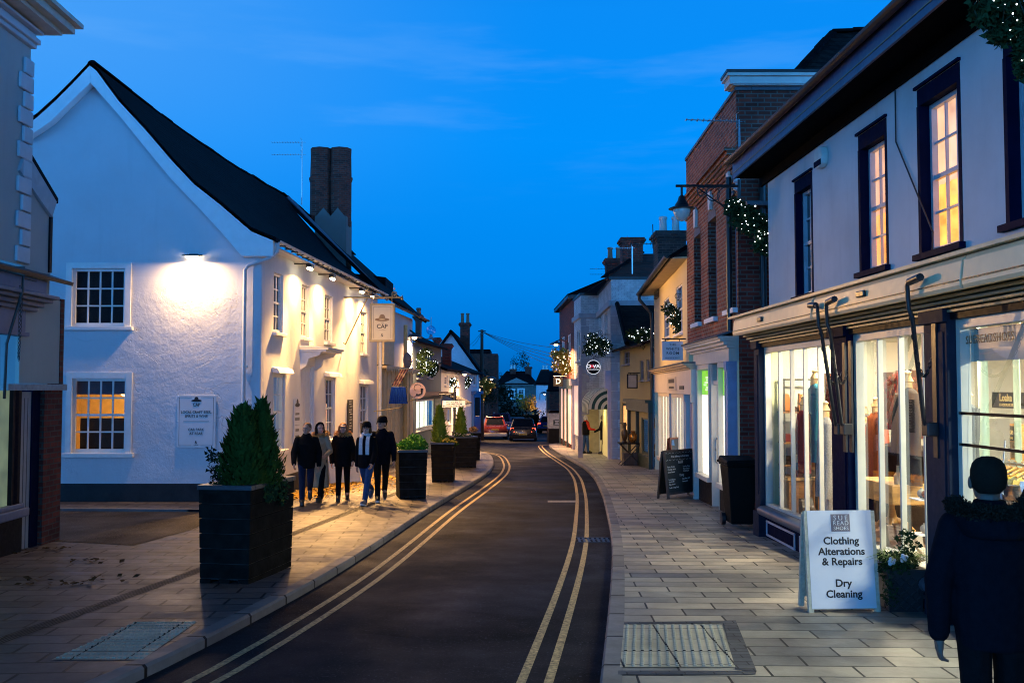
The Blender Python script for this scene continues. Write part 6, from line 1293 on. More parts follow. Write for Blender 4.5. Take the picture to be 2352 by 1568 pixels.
t = chimney('chimney_stack', 'white rendered chimney stack with stepped shoulder behind the cream shop', 951, 969, 722, 765, 42, MATS['stack_render'], 1, .6, pot_t, True, .3)
F5 = Frame((-3.95, 39.6), (-3.36, 47.2)); assert F5.n.x > 0
th = thing('slate_house', 'dim blue rendered house with lit shop windows beyond the cream shop', 'house', (-3.8, 43, gz(43)))
blw = render_wall('blue_render', (.16, .22, .27), .85, .006); z5 = F5.uv(946, 784)[1]; sw_ = F5.rect(956, 918, 990, 998); vw = [F5.rect(957, 805, 868, 966), F5.rect(982, 812, 868, 992)]
m = MB(); wall(m, F5, 0, F5.len, -1.8, z5, [(*r, .1) for r in vw + [sw_]]); m.build('front_wall', blw, th)
for r in vw: window(F5, r, th, .1, 2, (2, 2), .06, m=paint('sash_dim', (.25, .3, .35), .4))
window(F5, sw_, th, .1, 4, (1,), .08, pm=glass, behind=emis('cool_window', (.92, 1, .78), 1.5, .25, 3), m=paint('frame_pale', (.6, .64, .6), .4), bar=.05)
m = MB(); slab4(m, F5.P(-.2, .3, z5 + .02), F5.P(F5.len + .2, .3, z5 + .02), F5.P(F5.len + .2, -2.6, z5 + 1.35), F5.P(-.2, -2.6, z5 + 1.35), .1); m.build('roof', slate, th)
m = MB(F5.M); z_ = F5.uv(1000, 905)[1]; m.box(.5, F5.len, .0, .35, z_ - .05, z_ + .12); m.build('shop_cornice', paint('cornice_br', (.16, .11, .08), .6), th)
F6 = Frame((-3.36, 47.25), (-2.15, 62.0)); wh = thing('white_cottage', 'low white cottage with long dark roof and sloping shop canopy', 'cottage', (-3, 54, gz(54)))
z6 = F6.uv(1012, 847)[1]; vw = [F6.rect(x, 862, 885, x + 7) for x in (1021, 1046, 1070, 1087)]; sv = [F6.rect(1027, 938, 975, 1036), F6.rect(1052, 935, 970, 1062)]
m = MB(); wall(m, F6, 0, F6.len, -2, z6, [(*r, .1) for r in vw + sv]); m.poly((F6.P(0, 0, 0).x, 47.25, -2)[:3] if 0 else (-3.36 - 6, 47.2, -2), (-3.36, 47.2, -2), (-3.36, 47.2, z6), (-3.36 - 6, 47.2, z6 + 0)); m.each('wall', paint('cottage_white', (.62, .66, .70), .7, .1), wh)
for r in vw: window(F6, r, wh, .1, 2, (2, 2), .07)
for r in sv: window(F6, r, wh, .1, 2, (1,), .08, pm=glass, behind=emis('peach_window', (1, .72, .42), .75, .3, 3) if 'peach_window' not in MATS else MATS['peach_window'])
m = MB(); slab4(m, F6.P(-.3, .35, z6), F6.P(F6.len + .2, .35, z6), F6.P(F6.len + .2, -2.4, z6 + 1.1), F6.P(-.3, -2.4, z6 + 1.1), .12); m.build('roof', slate, wh)
c0, c1 = F6.uv(1004, 905)[0], F6.uv(1075, 905)[0]; c0 = max(.2, c0); zt = F6.uv(1012, 903)[1]; zb_ = F6.uv(1012, 935)[1]; m = MB(F6.M); m.prism([(c0, .004, zt), (c0, 1.0, zb_ + .15), (c0, 1.0, zb_), (c0, .004, zb_)], (3.2, 0, 0)); m.build('canopy', paint('canopy_dusk', (.30, .36, .45), .5), wh); m = MB(); slab4(m, F6.P(c0 - .05, 1.06, zb_ + .17), F6.P(c0 + 3.25, 1.06, zb_ + .17), F6.P(c0 + 3.25, 0, zt + .04), F6.P(c0 - .05, 0, zt + .04), .04); m.build('canopy_roof', slate, wh)
bs = F6.rect(1083, 905, 985, 1099); m = MB(F6.M); m.box(bs[0], bs[1], .003, .14, -2, bs[3]); m.box(bs[0] - .1, bs[1] + .1, .003, .3, bs[3] + .001, bs[3] + .18); m.build('blue_shopfront', paint('cobalt', (.02, .11, .35), .4), wh); m = MB(F6.M); m.box(bs[0] + .5, bs[1] - .5, .14, .15, bs[2] + .7, bs[3] - .2); m.build('blue_window', dark_glass, wh)
gh = thing('gable_house', 'tall white gabled house with steep dark roof above the cottage', 'house', (-4, 65, gz(65)))
A_ = AY(1036, 757, 64); B_ = AY(1102, 850, 64); Lx = A_.x - (B_.x - A_.x); m = MB(); m.poly((Lx, 64, -2), (B_.x - .1, 64, -2), (B_.x - .1, 64, B_.z), (A_.x, 64, A_.z - .1), (Lx, 64, B_.z)); m.box(Lx, B_.x - .1, 64.01, 73, -2, B_.z - .2); m.build('gable_wall', MATS['cottage_white'], gh)
m = MB(); slab4(m, (A_.x, 63.7, A_.z), (A_.x, 73, A_.z), (B_.x + .25, 73, B_.z - .3), (B_.x + .25, 63.7, B_.z - .3), .16); slab4(m, (A_.x, 63.7, A_.z), (A_.x, 73, A_.z), (Lx - .25, 73, B_.z - .3), (Lx - .25, 63.7, B_.z - .3), .16); m.build('roof', slate, gh)
chimney('chimney_stack', 'tall brick chimney with two pots beside the white gable', 1055, 1080, 741, 800, 69, oldbrick, 2, 1.0, pot_t, True, .7)
chimney('chimney_stack', 'squat brick chimney in front of the white gable', 1013, 1038, 789, 815, 52, oldbrick, 0, .7)
chimney('chimney_stack', 'small brick chimney left of the squat one', 996, 1011, 775, 802, 50, oldbrick, 0, .6)
t = thing('roof_finial', 'glassy globe finial on the dim blue house ridge', 'finial', tuple(AY(990, 772, 47))); m = MB(); q = AY(990, 758, 47); m.ball(q, (.24, .24, .22), 14, 9); m.build('globe', glassmat('finial_glass', (.75, .85, .95), .12), t, smooth=70); m = MB(); m.lathe([(.28, -.42), (.1, -.36), (.05, -.2)], q, 12); m.tube([q + Vector((0, 0, .2)), q + Vector((0, 0, .6))], .02, 5); m.build('stem', paint('finial_pale', (.35, .42, .48), .5), t)
dh = thing('dark_house', 'dark flat topped house block past the white gable', 'house', (-1.5, 80, gz(80))); a, b = AY(1095, 810, 80), AY(1143, 812, 80); m = MB(); m.box(a.x - 2, b.x, 80, 86, -4, b.z); m.build('walls', oldbrick, dh); m = MB(); m.box(a.x - 2.1, b.x - .6, 79.9, 86, b.z + .001, b.z + .35); m.build('roof', slate, dh)
# far end of the street
Yf = 118; fh = thing('pediment_house', 'stone house with a pediment and two sash windows closing the street', 'house', (0, Yf, gz(Yf)))
stone = brick('grey_stone', (.16, .16, .14), (.09, .095, .09), (.12, .12, .11), .5, .25, .02); FF = Frame((AY(1143, 900, Yf).x, Yf), (AY(1231, 900, Yf).x, Yf)); zf_ = FF.uv(1190, 884)[1]; vs = [FF.rect(1168, 894, 916, 1182), FF.rect(1190, 893, 916, 1204)]
m = MB(); wall(m, FF, 0, FF.len, -5, zf_, [(*r, .15) for r in vs]); m.build('front_wall', stone, fh)
for r in vs: w = window(FF, r, fh, .12, 2, (1, 1), .1, archi=.08)
m = MB(FF.M); pc = FF.uv(1186, 880)[0]; m.box(0, FF.len, .003, .3, zf_, zf_ + .18); m.prism([(pc - 1.5, .003, zf_ + .19), (pc + 1.5, .003, zf_ + .19), (pc, .003, zf_ + .85)], (0, .28, 0)); m.build('pediment', paint('stone_trim', (.22, .22, .21), .7), fh); m = MB(); slab4(m, FF.P(-.2, .35, zf_ + .2), FF.P(FF.len + .2, .35, zf_ + .2), FF.P(FF.len - 1, -4, zf_ + 1.7), FF.P(1, -4, zf_ + 1.7), .15); m.build('roof', slate, fh)
for x0, x1, yt, lab in ((1171, 1186, 847, 'small pale potted chimney on the stone house'), (1205, 1222, 842, 'broad chimney with one pot on the stone house'), (1243, 1261, 848, 'chimney with two white pots above the far white house')): chimney('chimney_stack', lab, x0, x1, yt, 872, Yf + 3, oldbrick, 1 if x0 == 1205 else 2, 1.0, offwhite_paint if x0 != 1205 else pot_t, True, .5)
fw = thing('white_house', 'far white house under a street lamp left of the wall stub', 'house', (2.5, 100, gz(100))); a, b = AY(1232, 884, 100), AY(1268, 884, 100); FW_ = Frame((a.x, 100), (b.x, 100)); vs = [FW_.rect(1251, 905, 922, 1256), FW_.rect(1251, 935, 950, 1256)]; m = MB(); wall(m, FW_, 0, FW_.len, -4, a.z, [(*r, .12) for r in vs]); m.poly((a.x, 100, -4), (a.x, 108, -4), (a.x, 108, a.z), (a.x, 100, a.z)); m.each('wall', MATS['cottage_white'], fw); m = MB(); m.box(a.x - .1, b.x + .1, 99.8, 108, a.z + .001, a.z + .3); slab4(m, (a.x - .1, 99.8, a.z + .3), (b.x + 2, 99.8, a.z + .3), (b.x + 2, 104, a.z + 1.5), (a.x + .5, 104, a.z + 1.5), .2); m.build('roof', slate, fw)
for r in vs: window(FW_, r, fw, .1, 1, (1, 1), .08)
rh = thing('dark_end_house', 'dark roofed building rising behind the white wall stub', 'house', (5, 85, gz(85))); a, b = AY(1262, 862, 85), AY(1320, 862, 85); m = MB(); m.box(a.x, b.x, 85, 93, -4, AY(1262, 895, 85).z); m.build('walls', oldbrick, rh); m = MB(); slab4(m, (a.x - .2, 84.7, AY(1262, 895, 85).z), (b.x, 84.7, AY(1262, 895, 85).z), (b.x, 88, a.z + .3), (a.x + .2, 88, a.z + .3), .15); m.build('roof', slate, rh)
# utility pole and wires
up_ = thing('utility_pole', 'wooden telegraph pole with wires fanning across the street', 'pole', (AY(1107, 900, 66).x, 66, gz(66))); tp = AY(1107, 757, 66); m = MB(); m.cyl((tp.x, 66, gz(66) - .3), tp, .15, .10, 10); m.build('post', wood('pole_wood', (.03, .02, .015), (.06, .045, .035), .8), up_, smooth=50)
m = MB(); m.tube([tp - Vector((.25, 0, .1)), tp + Vector((.25, 0, -.1))], .04, 6)
for z_ in (.15, .35): m.lathe([(.05, 0), (.11, .03), (.11, .1), (.04, .12)], (tp.x, 66, tp.z - z_ - .2), 8)
m.build('cross_arm', iron, up_)
m = MB()
for (x1, y1, Y1) in ((1300, 795, 49), (1300, 812, 49), (1300, 822, 50), (1300, 834, 51), (1300, 846, 52), (1085, 790, 70), (1060, 800, 71)):
    q = AY(x1, y1, Y1); pts = []
    for i in range(13): s = i / 12; p = tp.lerp(q, s); p.z -= .35 * 4 * s * (1 - s) * .5; pts.append(p - Vector((0, 0, .12)))
    m.tube(pts, .013, 4)
m.build('wires', iron, up_)
# ================================================================ VEGETATION
def leaf_cloud(mb, c, rad, n, s, g, flat=1.0, droop=0.0, hollow=.35):
    c = Vector(c)
    for _ in range(n):
        while True:
            v = Vector((g.uniform(-1, 1), g.uniform(-1, 1), g.uniform(-1, 1)))
            if hollow < v.length < 1: break
        p = c + Vector((v.x * rad[0], v.y * rad[1], v.z * rad[2])); a = Vector((g.gauss(0, 1), g.gauss(0, 1), g.gauss(0, .7) - droop)).normalized(); b = a.cross(Vector((g.gauss(0, 1), g.gauss(0, 1), g.gauss(0, 1)))).normalized(); k = s * g.uniform(.6, 1.3)
        mb.poly(p - b * k * .4, p + a * k * .5 - b * k * .12, p + a * k, p + a * k * .5 + b * k * .5)
dark_leaf = leafmat('dark_leaf', (.010, .022, .010), (.03, .055, .02)); night_leaf = leafmat('night_leaf', (.006, .010, .006), (.014, .022, .010)); lamplit_leaf = leafmat('amber_lit_leaf', (.16, .12, .02), (.42, .30, .05), .6); bark = wood('bark', (.03, .02, .015), (.07, .05, .035), .85)  # amber leaves: street lamplight painted into the foliage colour
def tree(name, label, c, h, crown, n, s, m_, seed, group=None, cat='tree'):
    g = random.Random(seed); x, y = c; z = gz(y); t = thing(name, label, cat, (x, y, z), group=group); mb = MB(); mb.tube([(x, y, z - .2), (x + .05, y, z + h * .4), (x - .05, y, z + h * .75)], .14, 8, .05)
    for k in range(5): a = g.uniform(0, 6.28); mb.tube([(x, y, z + h * (.3 + .08 * k)), (x + math.cos(a) * crown * .6, y + math.sin(a) * crown * .5, z + h * (.5 + .08 * k))], .05, 6, .015)
    mb.build('trunk', bark, t, smooth=60); mb = MB()
    for k in range(9):
        a = g.uniform(0, 6.28); rr = crown * g.uniform(.1, .75); leaf_cloud(mb, (x + rr * math.cos(a), y + rr * math.sin(a) * .8, z + h * g.uniform(.45, .92)), (crown * .42, crown * .42, h * .15), n // 9, s, g)
    mb.build('crown', m_, t); return t
for k, (px, Y, h, cr, lab) in enumerate(((1118, 76, 4.8, 1.3, 'dark leafy tree behind the parked red car'), (1143, 84, 4.0, 1.6, 'dark rounded tree left of the stone house'), (1165, 92, 3.1, 1.7, 'low dark bushy tree before the stone house'), (1208, 96, 3.4, 1.5, 'bushy tree touched by amber light before the stone house'), (1196, 126, 9.2, 1.3, 'thin tree top rising between the far chimneys'), (1158, 128, 7.6, 1.4, 'bare looking tree left of the far chimneys'))):
    tree('street_tree', lab, (AY(px, 900, Y).x, Y), h, cr, 900, .2, lamplit_leaf if k == 3 else night_leaf, 30 + k, 'trees closing the far street')
hd = thing('garden_hedge', 'long black hedge below the stone house windows', 'hedge', (AY(1190, 940, 90).x, 90, gz(90))); mb = MB(); g = random.Random(77); a, b = AY(1108, 940, 90).x, AY(1238, 940, 90).x
for k in range(16): leaf_cloud(mb, (a + (b - a) * k / 15, 90 + g.uniform(-.5, .5), gz(90) + .9), (.5, .6, 1.15 + g.uniform(-.2, .2)), 110, .25, g, hollow=.1)
mb.box(a, b, 90, 90.6, gz(90) - .3, gz(90) + 1.5); mb.build('foliage', night_leaf, hd)
bulb_me = None
bulbm = emis('fairy_bulb', (.85, .95, 1), 5, sample=False); bulbg = emis('fairy_gold', (1, .8, .5), 5, sample=False)
def bulb_mesh(mm, r):
    mb = MB(); mb.ball((0, 0, 0), r, 8, 6); o = mb.build('bulb', mm, None, smooth=80); me = o.data; bpy.data.objects.remove(o); return me
def garland(label, blobs, Y, nl, nb, s, br, seed, bracket=None, mm=None, bm_=None, glow=0.0, wire=True):
    """fir swag with white pin lights hung from a wall bracket; blobs: (px, py, rx_px, ry_px[, dY])"""
    g = random.Random(seed); sc_ = Y / FPX; c0 = AY(blobs[0][0], blobs[0][1], Y); t = thing('lit_garland', label, 'garland', tuple(c0), group='fir swags with white lights'); mb = MB(); pts = []
    tot = sum(b[2] * b[3] for b in blobs)
    for b in blobs:
        c = AY(b[0], b[1], Y + (b[4] if len(b) > 4 else 0)); rad = (b[2] * sc_, min(b[2], b[3]) * sc_ * .7, b[3] * sc_); n = int(nl * b[2] * b[3] / tot); leaf_cloud(mb, c, rad, n, s, g, hollow=.0, droop=.3)
        for _ in range(int(n * .06)):
            v = Vector((g.gauss(0, 1), g.gauss(0, 1), g.gauss(0, 1))).normalized(); q = c + Vector((v.x * rad[0], v.y * rad[1], v.z * rad[2])) * g.uniform(.8, 1.15); mb.tube([c.lerp(q, .7), q + Vector((0, 0, -s * .6))], s * .12, 3, s * .02)
        for _ in range(max(2, int(nb * b[2] * b[3] / tot))):
            v = Vector((g.gauss(0, 1), -abs(g.gauss(0, 1)), g.gauss(0, 1))).normalized() * g.uniform(.75, 1.05); pts.append(c + Vector((v.x * rad[0], v.y * rad[1] * 1.3, v.z * rad[2])))
    mb.build('fir_foliage', mm or dark_leaf, t)
    me = [bulb_mesh(bm_ or bulbm, br * k) for k in (.45, .7, 1.15)]
    for p in pts:
        o = bpy.data.objects.new('bulb', me[min(2, int(g.random() ** 2 * 3))]); COL.objects.link(o); o.parent = t; o.matrix_basis = Matrix.Translation(WM[t].inverted() @ p)
    if wire:
        mb = MB(); q = sorted(pts, key=lambda p: p.x); mb.tube(q[::2], .004 + br * .1, 4); mb.build('light_cord', paint('cord_green', (.01, .03, .015), .6), t)
    if bracket:
        mb = MB(); P_ = [AY(x, y, Y + .05) for x, y in bracket]; mb.tube(P_, .013, 6); scroll(mb, P_[-1] - Vector((0, 0, .02)), .1, 1); mb.build('bracket', iron, t)
    return t
garland('largest fir swag with lights hanging from the brick building corner', [(1690, 478, 28, 24), (1712, 500, 36, 34), (1738, 515, 40, 28), (1768, 528, 34, 30), (1752, 556, 28, 26), (1770, 570, 20, 14)], 15.6, 2600, 62, .075, .011, 1, [(1798, 452), (1770, 453)])
garland('fir swag spilling into view above the nearest upper window', [(2262, 28, 34, 34), (2310, 30, 46, 46), (2345, 60, 36, 44), (2300, 76, 30, 30), (2345, 130, 12, 60)], 6.9, 1700, 34, .06, .0055, 2)
garland('fir swag hanging in front of the cream house windows', [(1536, 708, 16, 14), (1556, 728, 22, 22), (1570, 752, 22, 22), (1582, 738, 14, 24)], 24.6, 1100, 38, .09, .016, 3, [(1590, 688), (1556, 688)])
garland('wide fir swag drooping over the cottage eaves', [(1456, 766, 18, 14), (1480, 772, 28, 20), (1500, 780, 18, 22), (1492, 802, 14, 14)], 32.5, 1000, 48, .11, .017, 4, [(1520, 742), (1518, 790)])
garland('fir swag beside the round black sign on the white corner building', [(1362, 782, 20, 20), (1352, 800, 12, 18), (1378, 795, 24, 22), (1392, 792, 14, 12)], 37.4, 900, 44, .12, .018, 5, [(1402, 768), (1378, 768)])
garland('amber lit fir swag below the right street lamp', [(1275, 812, 12, 12), (1292, 818, 18, 18), (1288, 838, 22, 18), (1300, 850, 14, 10)], 47, 900, 52, .14, .022, 6, None, lamplit_leaf, bulbg)
garland('bright fir swag on the house beyond the pub sign', [(962, 822, 14, 14), (978, 812, 16, 12), (968, 845, 18, 16), (984, 838, 16, 12)], 40.6, 900, 62, .12, .017, 7)
garland('small fir swag right of the bright one past the pub sign', [(1000, 840, 9, 12), (992, 855, 10, 9)], 43.5, 380, 26, .12, .017, 8)
garland('small fir swag on the white cottage near the sign post', [(1030, 882, 9, 9), (1040, 874, 9, 7)], 50, 340, 26, .13, .02, 9)
garland('second small fir swag on the white cottage farther along', [(1076, 874, 8, 8), (1070, 884, 7, 9)], 56, 300, 24, .14, .022, 10)
garland('amber lit ivy swag below the farthest left street lamp', [(1112, 880, 10, 12), (1126, 884, 11, 7), (1118, 895, 9, 8), (1107, 912, 5, 16)], 66, 700, 14, .2, .03, 11, None, lamplit_leaf, bulbg)
# ================================================================ PLANTERS AND PLANTS
plank = paint('planter_black', (.014, .013, .012), .8, .35, 8, .003, 30, spec=.03); plank_side = plank
def planter(label, a, b, dpt, h, tap=.03, side=None):
    """a, b: front lower corners on the ground; dpt: depth vector length; boards all round"""
    a, b = Vector(a), Vector(b); u = (b - a); wdt = u.length; u.z = 0; u.normalize(); n = Vector((-u.y, u.x, 0))
    if side is not None:
        n = Vector((side[0], side[1], 0)).normalized(); u = Vector((n.y, -n.x, 0)); a = b - u * wdt
    z = gz((a.y + b.y) / 2 + dpt / 2)
    M = Matrix(((u.x, n.x, 0, a.x), (u.y, n.y, 0, a.y), (0, 0, 1, z), (0, 0, 0, 1))); t = thing('planter', label, 'planter', group='black timber street planters', M=M)
    m = MB(M); nb = 6; bh = (h - .1) / nb
    for k in range(nb):
        z0, z1 = .06 + bh * k + .004, .06 + bh * (k + 1) - .004; e0, e1 = tap * (z0 / h), tap * (z1 / h)
        m.hexa([(-e0, -e0, z0), (wdt + e0, -e0, z0), (wdt + e0, dpt + e0, z0), (-e0, dpt + e0, z0)], [(-e1, -e1, z1), (wdt + e1, -e1, z1), (wdt + e1, dpt + e1, z1), (-e1, dpt + e1, z1)])
    m.build('boards', plank, t, bevel=.006)
    m = MB(M); m.box(.01, wdt - .01, .01, dpt - .01, .05, h - .06); m.build('liner', ink, t)
    m = MB(M); e = tap + .012; m.box(-e, wdt + e, -e, .07, h - .05, h); m.box(-e, wdt + e, dpt - .07, dpt + e, h - .05, h); m.box(-e, .07, .07, dpt - .07, h - .05, h - .001); m.box(wdt - .07, wdt + e, .07, dpt - .07, h - .05, h - .001); m.build('rim', paint('planter_rim', (.04, .045, .06), .35), t, bevel=.005)
    m = MB(M); m.box(.07, wdt - .07, .07, dpt - .07, h - .09, h - .07); m.build('soil', paint('soil', (.02, .013, .009), .95), t)
    for px_ in (0, wdt * .5 - .06, wdt - .12):
        m = MB(M); m.box(px_, px_ + .12, .0, dpt, 0, .058); m.build('skid', plank, t)
    return t, M, wdt, h
def conifer(label, p, h, r, seed, mm, n=5200, s=.05):
    g = random.Random(seed); x, y, z = p; t = thing('conifer', label, 'conifer', p, group='conifers in the street planters'); mb = MB(); mb.tube([(x, y, z - .08), (x, y, z + h * .7)], .02, 6, .006); mb.build('trunk', bark, t); mb = MB()
    for _ in range(n):
        f = g.random() ** .8; a = g.uniform(0, 6.283); prof = r * (1 - f) ** .66 * (1 - .30 * math.exp(-f * 7)) * (1 + .30 * noise.noise((math.cos(a) * 1.6 + seed, math.sin(a) * 1.6, f * 7))) ; k = (.55 + .45 * g.random() ** .5) * (1 + .10 * math.sin(a * 3 + f * 9)); rr = prof * k
        q = Vector((x + rr * math.cos(a), y + rr * math.sin(a), z + h * f * .97)); d = Vector((math.cos(a) * .6 + g.gauss(0, .3), math.sin(a) * .6 + g.gauss(0, .3), 1.0)).normalized(); b_ = d.cross(Vector((math.sin(a + g.gauss(0, .6)), -math.cos(a), .2))).normalized(); L = s * g.uniform(.6, 1.5)
        if g.random() < .05: q = Vector((x, y, q.z)).lerp(q, g.uniform(1.08, 1.22)); L *= 1.7
        if b_.length < .1: continue
        tq = d.cross(b_); mb.poly(q - tq * L * .22, q + d * L * .6 - tq * L * .12, q + d * L, q + d * L * .4 + tq * L * .24)
    mb.build('foliage', mm, t); return t
con_dark = leafmat('conifer_dark', (.012, .03, .008), (.035, .075, .015), .6, 5); con_lime = leafmat('conifer_lime', (.06, .11, .012), (.17, .24, .03), .6, 6); fern = leafmat('fern_green', (.03, .10, .012), (.09, .24, .03), .55, 8)
def cluster(name, label, blobs, n, s, seed, mm, cat='plant', droop=0.0, stems=None, flowers=None):
    g = random.Random(seed); t = thing(name, label, cat, tuple(Vector(blobs[0][0]))); mb = MB()
    for c, r in blobs: leaf_cloud(mb, c, r, n // len(blobs), s, g, droop=droop, hollow=.1)
    mb.build('leaves', mm, t); mb = MB()
    c0 = Vector(blobs[0][0])
    for c, r in blobs:
        for _ in range(5): v = Vector((g.uniform(-.7, .7) * r[0], g.uniform(-.7, .7) * r[1], g.uniform(-.2, .9) * r[2])); mb.tube([Vector(c) - Vector((0, 0, r[2])), Vector(c) + v * .5 - Vector((0, 0, r[2] * .2)), Vector(c) + v], .005, 4, .002)
    stuff(mb.build('stems', bark, t))
    if flowers:
        mb = MB()
        for _ in range(flowers[0]):
            c, r = g.choice(blobs); q = Vector(c) + Vector((g.uniform(-1, 1) * r[0], -abs(g.gauss(0, .6)) * r[1], g.uniform(.1, 1.0) * r[2]))
            for k in range(5): a = k * 1.257; mb.ball(q + Vector((math.cos(a) * flowers[1] * .6, -.01, math.sin(a) * flowers[1] * .6)), flowers[1] * .55, 6, 4)
        mb.build('flowers', flowers[2], t, smooth=60)
    return t
a, b, c = G(445, 1346), G(571, 1341), G(669, 1302)
t1, M1, w1_, h1 = planter('largest black slatted planter nearest the camera on the left footway', a, b, (c - b).length, 1.04, .02, (c.x - b.x, c.y - b.y))
P = lambda M, x, y, z: tuple(M @ Vector((x, y, z)))
conifer('dark conifer on the left in the nearest planter', (-2.905, 10.8, gz(10.8) + .96), .90, .285, 1, con_dark, 7500, .055); conifer('dark conifer on the right in the nearest planter', (-2.765, 11.02, gz(11) + .96), .95, .25, 2, con_dark, 7000, .055)
cluster('leafy_sprig', 'spindly leafy sprig at the left end of the nearest planter', [(P(M1, .08, .2, 1.05), (.08, .08, .08)), (P(M1, .06, .2, 1.2), (.07, .07, .10)), (P(M1, .02, .2, 1.34), (.05, .05, .08))], 170, .05, 3, night_leaf)
cluster('trailing_ivy', 'dark ivy trailing over the right edge of the nearest planter', [(P(M1, .50, .62, 1.03), (.14, .3, .12)), (P(M1, .58, .45, .95), (.06, .16, .12)), (P(M1, .59, .75, .92), (.06, .2, .16)), (P(M1, .28, .2, 1.03), (.28, .12, .06))], 900, .05, 4, dark_leaf, droop=1.2)
a, b = G(918, 1146), G(978, 1145); t2, M2, w2_, h2 = planter('second black planter with bright bushy green shrub', a, b, .95, 1.02)
cluster('green_shrub', 'bright feathery green shrub filling the second planter', [(P(M2, .15, .3, 1.08), (.2, .25, .12)), (P(M2, .35, .5, 1.16), (.22, .3, .16)), (P(M2, .45, .3, 1.10), (.15, .25, .13))], 2200, .055, 5, fern)
a, b = G(992, 1107), G(1040, 1107); t3, M3, w3_, h3 = planter('third black planter holding a lime green conifer', a, b, .9, 1.02)
conifer('lime green conifer in the third planter behind the bushy shrub', P(M3, .16, .4, .95), 1.0, .22, 6, con_lime, 4200, .06); cluster('yellow_flowers', 'yellow flowered trailing plant at the edge of the third planter', [(P(M3, .42, .15, 1.04), (.16, .2, .08)), (P(M3, .56, .2, .98), (.1, .15, .1))], 420, .05, 7, con_dark, flowers=(26, .022, paint('yellow_petal', (.55, .40, .04), .6)))
a, b = G(1048, 1075), G(1094, 1074); t4, M4, w4_, h4 = planter('fourth black planter with a narrow olive conifer', a, b, .9, 1.02)
conifer('narrow olive green conifer in the fourth planter', P(M4, .28, .4, .95), .95, .2, 8, con_lime, 3600, .07); cluster('mixed_flowers', 'pale mixed flowers along the fourth planter rim', [(P(M4, .3, .15, 1.03), (.3, .15, .07)), (P(M4, .1, .2, 1.04), (.12, .15, .09))], 420, .06, 9, con_dark, flowers=(14, .025, paint('pale_petal', (.5, .42, .36), .6)))
a, b = G(1060, 1057), G(1102, 1056); t5, M5, w5_, h5 = planter('fifth black planter mostly hidden behind the fourth', a, b, .8, 1.05)
cluster('dried_hydrangea', 'brownish dried flower heads in the hidden fifth planter', [(P(M5, .62, .3, 1.12), (.18, .2, .12))], 350, .06, 10, leafmat('dry_brown', (.12, .07, .03), (.25, .16, .07)))
# square pot by the shoe shop
q = G(2080, 1405); q2 = G(2136, 1400); pw = .34; px0 = G(2040, 1405).x; t = thing('square_pot', 'square black basket weave pot under the shop window', 'pot', (px0 + pw / 2, q.y + .15, q.z))
M = Matrix.Translation((px0, q.y, q.z)); ph = .38; m = MB(M); m.hexa([(.02, .02, 0), (pw - .02, .02, 0), (pw - .02, pw - .02, 0), (.02, pw - .02, 0)], [(0, 0, ph - .03), (pw, 0, ph - .03), (pw, pw, ph - .03), (0, pw, ph - .03)]); m.build('body', paint('pot_black', (.025, .025, .027), .4), t)
m = MB(M)
for i in range(6):
    for j in range(7): x = .035 + i * .05; z = .035 + j * .044; s_ = 1 if (i + j) % 2 else -1; m.tube([(x - .017, -.0 + .018 * (1 - z / ph), z - .014 * s_), (x + .017, .018 * (1 - z / ph), z + .014 * s_)], .008, 5)
stuff(m.build('weave', MATS['pot_black'], t)); m = MB(M); m.box(-.015, pw + .015, -.015, .03, ph - .03, ph); m.box(-.015, pw + .015, pw - .03, pw + .015, ph - .03, ph); m.box(-.015, .03, .03, pw - .03, ph - .03, ph - .001); m.box(pw - .03, pw + .015, .03, pw - .03, ph - .03, ph - .001); m.build('rim', MATS['pot_black'], t)
gr = thing('grassy_plant', 'arching grass with white roses growing in the square black pot', 'plant', (px0 + pw / 2, q.y + .17, q.z + ph)); g = random.Random(21); mb = MB()
for _ in range(420):
    a = g.uniform(0, 6.28); L = g.uniform(.2, .42); b0 = Vector((px0 + pw / 2 + g.uniform(-.12, .12), q.y + .17 + g.uniform(-.12, .12), q.z + ph - .03)); d = Vector((math.cos(a), math.sin(a), 0)); w_ = d.cross(Vector((0, 0, 1))) * .004; p_ = [b0 + d * L * .8 * s * s + Vector((0, 0, L * (1.1 * s - .75 * s * s))) for s in (0, .35, .7, 1)]
    for k in range(3): mb.poly(p_[k] - w_, p_[k] + w_, p_[k + 1] + w_ * .6, p_[k + 1] - w_ * .6)
mb.build('blades', leafmat('grass_blade', (.02, .05, .01), (.08, .13, .025)), gr); mb = MB(); leaf_cloud(mb, (px0 + .1, q.y + .08, q.z + ph + .03), (.2, .14, .12), 420, .045, g); leaf_cloud(mb, (px0 + .02, q.y + .02, q.z + ph * .55), (.07, .08, .2), 160, .04, g); leaf_cloud(mb, (px0 + .22, q.y + .1, q.z + ph + .2), (.1, .1, .16), 160, .05, g); mb.build('rose_leaves', dark_leaf, gr)
for dx, dz in ((.02, .12), (.13, .15)):
    mb = MB(); c_ = Vector((px0 + dx, q.y - .04, q.z + ph + dz - .04))
    for k in range(9): a = k * 2.4; rr = .006 + .0028 * k; mb.ball(c_ + Vector((rr * math.cos(a), -.012 + .001 * k, rr * math.sin(a))), (.018, .012, .018), 7, 5)
    mb.build('rose', sign_white, gr, smooth=60)
q = G(2440, 1560); t = thing('trailing_plant', 'small leaved plant trailing into view at the lower right corner', 'plant', (q.x, q.y, q.z)); mb = MB(); g = random.Random(31); c_ = AY(2372, 1470, q.y - .1)
